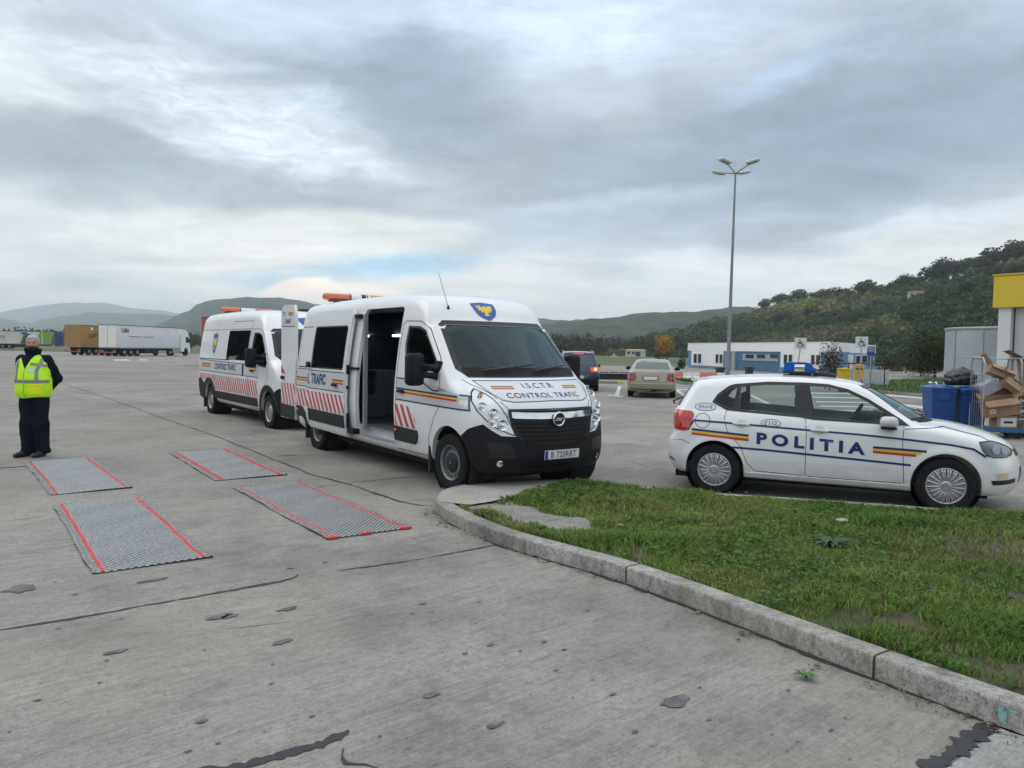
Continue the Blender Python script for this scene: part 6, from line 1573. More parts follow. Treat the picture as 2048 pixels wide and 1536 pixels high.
def leafcards(N, seed, size, colr, zr, dens=1.0, clump=.35):
    r = np.random.default_rng(seed); x = r.uniform(xs0, 7.5, N); y = r.uniform(max(ys0, 1.6), ys1, N)
    k = inside(x, y, K4) & ~inside(x, y, NP_) & (vnoise(x, y, clump, seed) > .56) & (r.random(N) < density(x, y)*dens) & (np.abs(x) < y*.78+.3)
    x, y = x[k], y[k]; n = len(x); s = size*(.5+r.random(n)); z = KH+zr*r.random(n)
    a = r.uniform(0, 2*np.pi, n); til = r.uniform(-.6, .6, (n, 2))
    V = np.zeros((n, 6, 3))
    for i in range(6):
        q = a+i*np.pi/3; rad = s*(1 if i % 3 else 1.35); V[:, i, 0] = x+np.cos(q)*rad; V[:, i, 1] = y+np.sin(q)*rad; V[:, i, 2] = z+np.cos(q)*rad*til[:, 0]+np.sin(q)*rad*til[:, 1]
    b0 = np.arange(n)*6; F = np.concatenate([np.stack([b0, b0+1, b0+2], 1), np.stack([b0, b0+2, b0+3], 1), np.stack([b0, b0+3, b0+4], 1), np.stack([b0, b0+4, b0+5], 1)])
    C = np.array(colr)*(.55+.8*r.random((n, 1)))
    return V.reshape(-1, 3), F, np.repeat(C, 6, 0)
V1_, F1_, C1_ = leafcards(90000, 21, .0085, (.085, .18, .035), .05)
V2_, F2_, C2_ = leafcards(26000, 23, .016, (.07, .15, .03), .06, .8, .5)
V3_, F3_, C3_ = leafcards(9000, 29, .008, (.22, .18, .10), .02, .8, .7)
VV = np.concatenate([V1_, V2_, V3_]); FF = np.concatenate([F1_, F2_+len(V1_), F3_+len(V1_)+len(V2_)]); me = mkmesh('ground_cover', VV, FF, [grassm]); setcol(me, np.concatenate([C1_, C2_, C3_])); o_ = ob('ground_cover', me); tag(o_, 'clover and small broad leaves growing through the grass', 'ground cover', kind='stuff')
def rosette(name, label, cat, px, py, n, L, w, colr, up_=.6, seed=0):
    c = G(px, py, KH); r = random.Random(seed); M_ = MB(); T = root(name, label, cat, (c.x, c.y, KH-.01))
    for k in range(n):
        a = 2*math.pi*k/n+r.uniform(-.3, .3); l = L*r.uniform(.6, 1.15); e = up_*r.uniform(.5, 1.3)
        for j in range(1): pass
        P = []
        for t in (0, .25, .5, .75, 1):
            rad = l*t; z_ = l*e*(t-.75*t*t); ww = w*math.sin(math.pi*min(.97, .08+t*.9)); ca, sa = math.cos(a), math.sin(a)
            P += [(rad*ca-sa*ww, rad*sa+ca*ww, z_+.006), (rad*ca+sa*ww, rad*sa-ca*ww, z_+.006)]
        M_.add(P, [(2*i, 2*i+1, 2*i+3, 2*i+2) for i in range(4)])
    M_.ob('leaves', mat(name+'_leaf', colr, .55, var=.35, vscale=20), T); return T
rosette('dock_plant', 'broad-leaved dark green weed rising from the grass near the police car', 'weed', 1660, 1092, 26, .20, .022, (.03, .075, .018), 1.0, 1)
rosette('thistle', 'pale green thistle rosette flat in the grass towards the right edge', 'weed', 1893, 1185, 16, .12, .007, (.30, .40, .28), .35, 2)
rosette('kerb_weed', 'small weed sprouting from the joint at the foot of the kerb', 'weed', 1612, 1312, 12, .07, .010, (.07, .16, .03), 1.2, 3).location.z = 0
for nm, lb, ct, (px, py), s, c_ in (('stone', 'pale flat stone lying in the grass below the rear door of the police car', 'stone', (1683, 1040), .045, (.42, .39, .33)), ('dead_leaf', 'curled tan dead leaf on the grass near the bare patch', 'leaf', (1241, 1050), .03, (.35, .20, .12))):
    c = G(px, py, KH+.03); M_ = MB(); bm = bmesh.new(); bmesh.ops.create_icosphere(bm, subdivisions=2, radius=s)
    r = random.Random(px)
    for v in bm.verts: v.co = Vector((v.co.x*1.3, v.co.y, v.co.z*.35))*r.uniform(.85, 1.15)
    me = bpy.data.meshes.new(nm); bm.to_mesh(me); bm.free(); me.materials.append(mat(nm, c_, .8, var=.2, vscale=30)); tag(ob(nm, me, None, None, c), lb, ct)
# leaf litter and grit along the kerb foot
r = np.random.default_rng(8); Q = []; 
kp = [Vector(K0[i]) for i in range(n)]
front = [p for p in outer_s if p[1] < G(872, 1027).y+.05 and p[0] < 4]
Lv = []; Lf = []; Lc = []
for k in range(900):
    i = r.integers(0, len(front)); p = Vector(front[i])+Vector((r.normal(0, .05), r.normal(0, .05)))
    o2 = p+Vector((-.07, -.03))*abs(r.normal(0, .7)); s = r.uniform(.002, .007) if r.random() < .93 else r.uniform(.008, .018); a = r.uniform(0, 6.28)
    if inside(np.array([o2.x]), np.array([o2.y]), outer_s)[0]: continue
    b0 = len(Lv); 
    for q in range(4): Lv.append((o2.x+s*math.cos(a+q*1.57)*(1.6 if q % 2 else 1), o2.y+s*math.sin(a+q*1.57)*(1.6 if q % 2 else 1), .010+r.uniform(0, .006)))
    Lf.append((b0, b0+1, b0+2, b0+3)); cc = [(.14, .07, .03), (.06, .05, .035), (.30, .28, .24), (.07, .11, .03)][r.integers(0, 4)]; Lc += [cc]*4
me = mkmesh('leaf_litter', Lv, np.array(Lf), [grassm]); setcol(me, np.array(Lc)); tag(ob('leaf_litter', me), 'dead leaves and grit gathered along the foot of the kerb', 'leaf litter', kind='stuff')
# ------------------------------------------------------------------ hills
def hill_mat(name, cols, s1, s2, bumpd=1.0):
    m = bpy.data.materials.new(name); m.use_nodes = True; t = m.node_tree; b = NB(t); p = t.nodes['Principled BSDF']
    tc = b.node('ShaderNodeTexCoord').outputs['Object']
    a = b.noise(tc, s1, 8, .65, .5); c2 = b.noise(tc, s2, 5, .7)
    c = b.ramp(a, [(.25+.5*i/(len(cols)-1), c_) for i, c_ in enumerate(cols)]); c = b.mix(1, c, b.ramp(b.noise(tc, s2*.22, 4, .6), [(.35, .6), (.65, 1.35)]), 'MULTIPLY')
    c = b.mix(1, c, b.ramp(c2, [(.3, .30), (.5, 1.0), (.7, 1.7)]), 'MULTIPLY')
    b.set(p.inputs['Base Color'], c); p.inputs['Roughness'].default_value = 1; p.inputs['Specular IOR Level'].default_value = .05
    bn = b.node('ShaderNodeBump'); bn.inputs['Strength'].default_value = 1; bn.inputs['Distance'].default_value = bumpd; b.set(bn.inputs['Height'], c2); b.set(p.inputs['Normal'], bn.outputs[0]); return m
def ridge(name, label, sky_px, d_base, d_crest, m, rough=0., nr=40, step=10, back=1.5, exp=1.0, seed=0):
    """a hill whose crest line stands at distance d_crest; d_* may be functions of px"""
    xs = np.arange(sky_px[0][0], sky_px[-1][0]+1, step); ys = np.interp(xs, [p[0] for p in sky_px], [p[1] for p in sky_px])
    V = []; fb = d_base if callable(d_base) else (lambda x: d_base); fc = d_crest if callable(d_crest) else (lambda x: d_crest)
    for i, (px, py) in enumerate(zip(xs, ys)):
        dc, db = fc(px), fb(px); top = D(px, py, dc); H = max(top.z, 2); dr = Vector((top.x, top.y)).normalized(); L = Vector((top.x, top.y)).length; L0 = L*db/dc
        for j in range(nr+1):
            t = j/nr*back; r_ = L0+(L-L0)*t
            h = H*(t**exp*(1) if t <= 1 else max(0, 1-(t-1)/(back-1)*.5)); h = H*(3*t*t-2*t**3)*.35+H*.65*t**exp if t <= 1 else H*(1-((t-1)/(back-1))**2*.6)
            x_, y_ = dr.x*r_, dr.y*r_
            nz = (float(vnoise(x_, y_, dc*.09, seed))-.5)*.10*H*math.sin(min(1, t)*math.pi)+(float(vnoise(x_, y_, dc*.02, seed+1))-.5)*rough*min(1, t*2)
            V.append((x_, y_, h+nz-.1 if j else -3))
    nn = nr+1; F = np.array([(i*nn+j, (i+1)*nn+j, (i+1)*nn+j+1, i*nn+j+1) for i in range(len(xs)-1) for j in range(nr)])
    me = mkmesh(name, V, F, [m], True); o = ob(name, me); o['kind'] = 'structure'
    bm = bmesh.new(); bm.from_mesh(me); bmesh.ops.recalc_face_normals(bm, faces=bm.faces[:])
    if sum(f.normal.z for f in bm.faces) < 0: bmesh.ops.reverse_faces(bm, faces=bm.faces[:])
    bm.to_mesh(me); bm.free(); return o
forest = [(.020, .036, .018), (.034, .052, .024), (.030, .048, .022), (.060, .058, .036), (.028, .046, .020)]
ridge('far_mountains', '', [(-300, 618), (0, 626), (60, 613), (130, 605), (200, 607), (260, 615), (355, 626), (600, 650), (900, 660)], 4200, 6500, hill_mat('far_forest', forest, .0012, .01, 8), 30, seed=1, step=12)
ridge('far_hills', '', [(-300, 648), (-200, 650), (0, 637), (45, 645), (60, 648), (120, 632), (180, 627), (300, 628), (420, 632), (600, 650), (900, 668)], 2300, 3600, hill_mat('mid_forest', forest, .003, .02, 5), 20, seed=2, step=10)
ridge('domed_hill', '', [(240, 690), (300, 660), (345, 636), (378, 624), (392, 610), (410, 603), (450, 597), (500, 595), (560, 598), (640, 608), (760, 622), (900, 632), (1060, 640), (1120, 642), (1200, 640), (1300, 660), (1400, 690)], 1200, 2000, hill_mat('dome_forest', forest, .006, .035, 4), 14, seed=3, step=7)
ridge('wooded_ridge', '', [(1000, 690), (1065, 655), (1120, 645), (1200, 640), (1250, 633), (1300, 628), (1380, 624), (1440, 620), (1500, 613), (1510, 614), (1530, 640), (1700, 650), (1900, 660)], 620, 1250, hill_mat('ridge_forest', forest, .012, .06, 3), 9, seed=4, step=6)
fc_ = lambda x: float(np.interp(x, [1130, 1500, 1800, 2048, 2600], [560, 480, 400, 330, 250])); fb_ = lambda x: float(np.interp(x, [1130, 1500, 1750, 2048, 2600], [330, 210, 130, 100, 90]))
HSKY = [(1060, 702), (1150, 700), (1250, 690), (1330, 672), (1400, 655), (1460, 640), (1512, 626), (1560, 610), (1640, 602), (1700, 600), (1780, 590), (1840, 577), (1880, 567), (1910, 556), (1960, 542), (2048, 520), (2200, 480), (2500, 430)]
hill = ridge('hillside', '', HSKY, fb_, fc_, hill_mat('hillside_ground', [(.035, .045, .018), (.07, .07, .03), (.085, .065, .042), (.05, .06, .022), (.10, .085, .055)], .03, .15, 1), 2.0, nr=60, step=6, seed=5)
hbv = bvh_of(hill.data)
def hhit(px, py):
    h = hbv.ray_cast(Vector((0, 0, CH)), ray(px, py).normalized())[0]; return h
def hz(x, y):
    h = hbv.ray_cast(Vector((x, y, 400)), Vector((0, 0, -1)))[0]; return h.z if h else -.08
# ------------------------------------------------------------------ trees
def crown_arrays(rng, c, rad, n, size, col, k=7, flat=.15, jit=.45):
    """leaf cards on and in a handful of overlapping lobes"""
    c = np.array(c, float); rad = np.array(rad, float)
    sc = rng.normal(0, 1, (k, 3)); sc /= np.linalg.norm(sc, axis=1)[:, None]; sc = c+sc*rad*rng.uniform(.25, .62, (k, 1)); sr = rad*rng.uniform(.38, .62, (k, 1))
    which = rng.integers(0, k, n); d = rng.normal(0, 1, (n, 3)); d /= np.linalg.norm(d, axis=1)[:, None]
    P = sc[which]+d*sr[which]*rng.uniform(.55, 1.12, (n, 1))**.6
    u = rng.normal(0, 1, (n, 3)); u /= np.linalg.norm(u, axis=1)[:, None]; w = np.cross(u, d+rng.normal(0, .5, (n, 3))); w /= np.maximum(np.linalg.norm(w, axis=1), 1e-6)[:, None]
    s = size*rng.uniform(.5, 1.25, (n, 1)); V = np.stack([P-u*s, P-w*s*.6, P+u*s, P+w*s*.6], 1).reshape(-1, 3)
    lobe = rng.uniform(1-jit*.6, 1+jit*.6, (k, 1)); C = np.array(col)*lobe[which]*rng.uniform(.6, 1.4, (n, 1))
    return V, np.repeat(C, 4, 0)
def cards_mesh(name, Vs, Cs, m=leafm):
    V = np.concatenate(Vs); C = np.concatenate(Cs); F = np.arange(len(V)).reshape(-1, 4); me = mkmesh(name, V, F, [m]); setcol(me, C); return me
bark = mat('bark', (.07, .055, .04), .9, var=.3, vscale=8, bump=.6, bscale=14)
def tree(name, label, cat, loc, h, rad, n, size, col, seed, group=None, trunk_r=.12, crown_base=.3, k=9, cols2=None, lean=0, limbs=5):
    rng = np.random.default_rng(seed); r = random.Random(seed); T = root(name, label, cat, loc, 0, group)
    if crown_base < .055: loc.z -= .35; T.location = loc; limbs = 0
    ch = h*(1-crown_base); c = (lean, 0, h*crown_base+ch/2)
    Vs, Cs = [], []; V, C = crown_arrays(rng, c, (rad, rad, ch/2), n, size, col, k); Vs.append(V); Cs.append(C)
    if cols2: V, C = crown_arrays(rng, c, (rad*1.03, rad*1.03, ch/2*1.03), n//3, size, cols2, k); Vs.append(V); Cs.append(C)
    tr = MB(); top = Vector((lean, 0, h*(crown_base+.45*(1-crown_base)))); tr.tube([(0, 0, -.3), (lean*.1, .02*h*.1, h*crown_base*.6), (lean*.4, 0, h*crown_base), top], [trunk_r*1.3, trunk_r, trunk_r*.8, trunk_r*.35], 8)
    for q in range(limbs):
        a = 2*math.pi*q/limbs+r.uniform(-.4, .4); z0 = h*(crown_base*r.uniform(.75, 1.2)); tr.tube([(lean*.3, 0, z0), (lean*.5+math.cos(a)*rad*.4, math.sin(a)*rad*.4, z0+ch*.22), (lean*.7+math.cos(a)*rad*.75, math.sin(a)*rad*.75, z0+ch*.42)], [trunk_r*.5, trunk_r*.32, trunk_r*.12], 6)
    tr.ob('trunk', bark, T, True); ob('crown', cards_mesh('crown', Vs, Cs), T); return T
DG = (.020, .034, .014); OL = (.045, .055, .020); BR = (.058, .052, .033); YG = (.075, .085, .022)
# hillside scrub: one mass nobody could count
rng = np.random.default_rng(17); Vs, Cs = [], []
cnt_ = 0
for i in range(9000):
    px = rng.uniform(1080, 2120); top = np.interp(px, [p[0] for p in HSKY], [p[1] for p in HSKY]); py = rng.uniform(top-1, 735)
    h = hhit(px, py)
    if h is None: continue
    dist = h.length
    dens = float(vnoise(h.x, h.y, 28, 3)); 
    if rng.random() > (.35+1.1*dens)*min(1, dist/300): continue
    v2 = float(vnoise(h.x, h.y, 45, 9)); col = np.array(DG if v2 < .42 else OL if v2 < .62 else BR if v2 < .8 else YG)*rng.uniform(1.8, 3.4)
    s = rng.uniform(.9, 2.6)*(1.25 if dens > .55 else .8)*min(1.3, dist/260); V, C = crown_arrays(rng, (h.x, h.y, h.z+s*.55), (s, s, s*.8), int(48+18*s), .30+dist*.0009, col, 5, jit=.6); Vs.append(V); Cs.append(C); cnt_ += 1
me = cards_mesh('hillside_scrub', Vs, Cs); tag(ob('hillside_scrub', me), 'dense scrub and bushes covering the hillside', 'scrub', kind='stuff'); print('scrub', cnt_)
# single trees one can tell apart on the hill
protos = [tree('hill_tree', 'dark broad tree standing on the hill', 'tree', (0, 0, 0), 9, 3.7, 950, .50, c, 40+i, 'trees along the hill crest', .22, .18, 9) for i, c in enumerate(((.045, .068, .030), (.055, .078, .034), (.070, .085, .038)))]
used = [0, 0, 0]; rng = np.random.default_rng(5)
SPOT = [(px, None, s) for px, s in ((1530, .75), (1556, .8), (1578, .7), (1600, .95), (1628, .7), (1650, .75), (1672, .9), (1698, .7), (1728, 1.15), (1762, .75), (1790, .9), (1815, .95), (1838, .8), (1866, 1.15), (1892, 1.25), (1912, 1.0), (1935, 1.0), (1962, .9), (1982, 1.15), (2010, .9), (2030, 1.25), (2044, 1.0))]
SPOT += [(px, py, s) for px, py, s in ((1822, 655, 1.25), (1700, 655, .8), (1880, 600, .9), (1940, 590, .85), (1760, 620, .7), (1990, 560, .8), (1480, 668, .8), (1560, 650, .8), (1620, 640, .8), (1840, 625, .7), (1790, 690, .9), (1900, 640, .8), (2020, 560, .8), (1500, 690, .7), (1300, 690, .8), (1410, 668, .8))]
ORD = 'first second third fourth fifth sixth seventh eighth ninth tenth eleventh twelfth thirteenth fourteenth fifteenth sixteenth seventeenth eighteenth nineteenth twentieth'.split()
def LBL(i, px, crest):
    L = sorted(s_[0] for s_ in (SPOT[:22] if crest else SPOT[22:])); k = L.index(px); n_ = len(L)
    w = ('leftmost' if k == 0 else 'rightmost' if k == n_-1 else ORD[k]+' from the left' if k < n_/2 else ORD[n_-1-k]+' from the right')
    return 'dark broad tree on the skyline of the right-hand hill, '+w if crest else 'rounded dark tree among the hillside scrub, '+w+' of these'
for i, (px, py, s) in enumerate(SPOT):
    if py is None: py = float(np.interp(px, [p[0] for p in HSKY], [p[1] for p in HSKY]))+2.5
    h = hhit(px, py) or hhit(px, py+6)
    if h is None: continue
    k = i % 3; o = protos[k] if not used[k] else dup(protos[k]); used[k] = 1
    o.location = h-Vector((0, 0, .4)); s *= h.length/330*.9; o.scale = (s*1.35, s*1.25, s*rng.uniform(.85, 1.05)); o.rotation_euler = (0, 0, rng.uniform(0, 6.28))
    crest = i < 22
    o['label'] = LBL(i, px, crest); o['group'] = 'trees along the hill crest' if crest else 'trees dotted over the hillside'
# trees at left mirrored in windows; unseen dark belt added behind camera for contrast
def ring(name, label, a0, a1, rad, hh, n, seed, col=(.022, .034, .018)):
    rng = np.random.default_rng(seed); Vs, Cs = [], []
    for i in range(n):
        a = R(rng.uniform(a0, a1)); d = rad*rng.uniform(.95, 1.1); s = hh*rng.uniform(.6, 1.1)
        V, C = crown_arrays(rng, (math.sin(a)*d, math.cos(a)*d, s*.45), (s*.75, s*.75, s*.6), 220, .09*hh, np.array(col)*rng.uniform(.7, 1.3), 6); Vs.append(V); Cs.append(C)
    tag(ob(name, cards_mesh(name, Vs, Cs)), label, 'tree belt', kind='stuff')
ring('tree_belt', 'belt of trees left of the frame', -110, -48, 62, 15, 70, 81); ring('tree_belt', 'unseen dark foliage added behind the camera for contrast', 118, 242, 34, 6, 60, 82)
# near trees beyond the lot
def at(px, py, depth): 
    q = D(px, py, depth); q.z = max(hz(q.x, q.y), -.08); return q
p_ = at(1868, 790, 62); tree('roadside_tree', 'large dark green tree with yellowing leaves beside the galvanised tank', 'tree', p_, 4.6, 2.6, 3800, .12, (.022, .042, .014), 61, None, .16, .05, 14, (.07, .07, .018))
p_ = at(1840, 790, 66); tree('roadside_tree', 'lower dark bushy tree on the left of the large dark tree', 'tree', p_, 3.2, 1.9, 2400, .11, (.025, .045, .015), 62, None, .12, .05, 11)
p_ = at(1938, 790, 75); tree('roadside_tree', 'yellow-green tree behind the galvanised tank', 'tree', p_, 4.5, 3.0, 2200, .14, (.06, .07, .02), 63, None, .16, .05, 11)
p_ = at(1790, 780, 85); tree('bush', 'low brownish bush on the slope left of the roadside trees', 'bush', p_, 2.4, 2.2, 1400, .12, (.06, .05, .03), 64, None, .08, .05, 9)
p_ = D(1332, 745, 85); p_.z = -.08; tree('autumn_tree', 'small tree with golden yellow leaves behind the beige saloon', 'tree', p_, 4.0, 1.35, 900, .11, (.42, .24, .03), 65, None, .07, .28, 12, (.10, .10, .03))
p_ = D(1361, 745, 80); p_.z = -.08; tree('bush', 'dark upright evergreen bush left of the toilet building', 'bush', p_, 1.9, .55, 700, .07, (.014, .028, .012), 66, None, .05, .03, 7)
p_ = D(1318, 745, 90); p_.z = -.08; tree('bush', 'dark bush to the left of the golden tree', 'bush', p_, 2.6, .8, 600, .09, (.016, .030, .012), 67, None, .05, .03, 7)
p_ = D(1660, 760, 36.5); p_.z = 0; tree('young_tree', 'young sparse reddish-green tree between the two disabled parking signs', 'tree', p_, 2.45, .78, 1300, .05, (.030, .040, .022), 68, None, .035, .06, 16, (.13, .06, .035), limbs=9)
# tree belts: one mass each
def belt(name, label, px0, px1, depth, hh, n, col, seed, z=-.1):
    rng = np.random.default_rng(seed); Vs, Cs = [], []
    for i in range(n):
        px = rng.uniform(px0, px1); d = depth*rng.uniform(.93, 1.12); q = D(px, 700, d); s = hh*rng.uniform(.55, 1.1)
        V, C = crown_arrays(rng, (q.x, q.y, z+s*.5), (s*.7, s*.7, s*.55), 130, .16*hh*.6, np.array(col)*rng.uniform(.7, 1.4), 6); Vs.append(V); Cs.append(C)
    me = cards_mesh(name, Vs, Cs); tag(ob(name, me), label, 'tree belt', kind='stuff')
belt('tree_belt', 'distant belt of dark trees behind the parked lorries', -150, 700, 330, 7.5, 110, (.022, .034, .018), 71)
belt('hedge_belt', 'dark hedges and trees at the foot of the hills behind the field', 1040, 1480, 300, 7.5, 90, (.028, .038, .018), 72)
belt('hedge_belt', 'lower trees at the far side of the field', 1040, 1360, 420, 11, 60, (.035, .045, .022), 73)
grl = mat('verge_green', (.060, .105, .022), .95, var=.35, vscale=1.2, bump=.8, bscale=20, detail=8)
kg = [G(1700, 781), G(1745, 785.5), G(1888, 797), G(2100, 815)]
lawn = [p[:2] for p in kg]+[(48, 40), (60, 62), (36, 60), (26, 52)]
sheet('lawn', lawn, .10, grl)
Lk = MB()
for i in range(3):
    a, c = Vector(kg[i][:2]), Vector(kg[i+1][:2]); t = (c-a).normalized(); nn_ = Vector((-t.y, t.x))
    Lk.add([(*a, -.01), (*c, -.01), (*c, .12), (*a, .12), (*(a+nn_*.15), .12), (*(c+nn_*.15), .12)], [(0, 1, 2, 3), (3, 2, 5, 4)])
Lk.ob('kerb', kerbm)['kind'] = 'structure'
def grass_patch(name, label, pts, N, z, hgt, w, seed):
    P = np.array([tuple(p[:2]) for p in pts]); r = np.random.default_rng(seed); x = r.uniform(P[:, 0].min(), P[:, 0].max(), N); y = r.uniform(P[:, 1].min(), P[:, 1].max(), N); k = inside(x, y, P); x, y = x[k], y[k]; n_ = len(x)
    a = r.uniform(0, 6.28, n_); h = hgt*(.5+r.random(n_)); V = np.zeros((n_, 3, 3)); V[:, 0] = np.stack([x-np.cos(a)*w, y-np.sin(a)*w, x*0+z], 1); V[:, 1] = np.stack([x+np.cos(a)*w, y+np.sin(a)*w, x*0+z], 1); V[:, 2] = np.stack([x+r.normal(0, h*.4), y+r.normal(0, h*.4), z+h], 1)
    me = mkmesh(name, V.reshape(-1, 3), np.arange(n_*3).reshape(-1, 3), [grassm]); setcol(me, np.repeat(np.array((.07, .125, .028))*(.6+.8*r.random((n_, 1))), 3, 0)); tag(ob(name, me), label, 'grass', kind='stuff')
grass_patch('lawn_grass', 'mown green grass beyond the far kerb', lawn, 60000, .10, .09, .02, 31)
# kerbed islets in the car park
def islet(px0, px1, py, dep, name='kerb', top=None, yellow=False):
    a, c = G(px0, py), G(px1, py+(px1-px0)*.0167); t = (c-a).normalized(); nn_ = Vector((-t.y, t.x, 0)); I_ = MB(); q = [a, c, c+nn_*dep, a+nn_*dep]
    I_.add([(*p[:2], 0) for p in q]+[(*p[:2], .13) for p in q], [(0, 1, 5, 4), (1, 2, 6, 5), (2, 3, 7, 6), (3, 0, 4, 7), (4, 5, 6, 7)]); I_.ob('kerb', kerbm)['kind'] = 'structure'
    if top: 
        w = nn_*.15+t*.15; w2 = nn_*.15-t*.15; qq = [a+w, c+w2, c+nn_*(dep-.15)-t*.15, a+nn_*(dep-.15)+t*.15]; sheet('islet_grass', [p[:2] for p in qq], .135, top); grass_patch('islet_grass', 'patch of grass inside the small kerbed islet', qq, 6000, .135, .08, .02, int(px0))
    if yellow:
        Y_ = MB(); Y_.box((-.3, -.02, .0), (.0, .3, .16), Matrix.Translation(c) @ Matrix.Rotation(math.atan2(t.y, t.x), 4, 'Z'), .02); Y_.ob('kerb_end', mat('yellow_paint', (.60, .45, .06), .6, var=.2))['kind'] = 'structure'
islet(1190, 1247, 767, .8, yellow=True); islet(1366, 1475, 769, 3.0, top=grl); islet(1040, 1180, 768, .8)
# ------------------------------------------------------------------ houses far off
plaster = mat('white_plaster', (.55, .54, .50), .9, var=.1, vscale=2); tile_red = mat('red_tiles', (.26, .07, .05), .8, var=.2, vscale=3); beigew = mat('beige_plaster', (.48, .38, .24), .9, var=.1); shade = mat('dark_window', (.03, .035, .04), .3)
def house(name, label, loc, rz, w, d, h, roofh, wallm, roofm, wins):
    T = root(name, label, 'house', loc, rz); B = MB(); B.box((-w/2, -d/2, -1.5), (w/2, d/2, h)); B.ob('wall', wallm, T)
    Rf = MB(); e = .4; Rf.add([(-w/2-e, -d/2-e, h), (w/2+e, -d/2-e, h), (w/2+e, d/2+e, h), (-w/2-e, d/2+e, h), (-w/2+.5, 0, h+roofh), (w/2-.5, 0, h+roofh)], [(0, 1, 5, 4), (2, 3, 4, 5), (1, 2, 5), (3, 0, 4), (3, 2, 1, 0)]); Rf.ob('roof', roofm, T)
    for (x_, z_, ww, hh) in wins: q = MB(); q.box((x_-ww/2, -d/2-.04, z_), (x_+ww/2, -d/2+.05, z_+hh)); q.ob('window', shade, T)
    return T
hh = hhit(1840, 596); s_ = hh.length/400
H1 = house('hill_house', 'white house with a red roof high on the wooded hillside', hh-Vector((0, 0, .3)), R(-30), 10, 6, 2.6, 1.1, plaster, tile_red, [(-3.2, .9, 1.2, 1.2), (-.8, .9, 1.2, 1.2), (2, .2, 1, 2.0)]); H1.scale = (s_,)*3
p_ = D(1271, 712, 260); p_.z = -.1
house('field_house', 'low white and beige house across the field behind the saloon', p_, R(-12), 6.6, 5, 2.2, .35, plaster, beigew, [(-2.2, .9, .9, .8), (-.6, .9, .9, .8), (.9, .2, 1.6, 1.5)])
q_ = MB(); q_.box((1.6, -2.6, -.1), (3.4, -2.4, 2.3)); 
p_ = D(1228, 712, 240); p_.z = -.05; b_ = MB(); b_.box((-.9, -.5, 0), (.9, .5, .35), None, .05); b_.box((-.2, -.3, .3), (.2, .3, 1.0), None, .05); tag(b_.ob('utility_box', plaster, None, loc=p_), 'small white utility box standing in the green field', 'box')
# ------------------------------------------------------------------ toilet building
wwall = mat('white_render', (.80, .81, .80), .85, var=.04, vscale=2); bwall = mat('blue_render', (.12, .26, .40), .85, var=.06, vscale=2); bshade = mat('shaded_blue_render', (.06, .15, .24), .85, var=.08); wframe = mat('window_frame_white', (.70, .71, .71), .5); pane = mat('building_pane', (.03, .04, .045), .08, spec=.7); roofm = mat('roof_felt', (.10, .10, .10), .9)
Cn = D(1656, 709, 63); Lf_ = D(1377, 706, 88); Rt_ = D(1750, 711, 82)
for v in (Cn, Lf_, Rt_): v.z = 0
HW = 2.81
def zz6(x, y): return (1360+x/3.938, 640+y/3.938)
def onplane(px, py, A, B):
    d = ray(px, py); n_ = Vector((-(B-A).y, (B-A).x, 0)); t = (A-Vector((0, 0, CH))).dot(n_)/d.dot(n_); p = Vector((0, 0, CH))+d*t; return (p-A).dot((B-A).normalized()), p.z
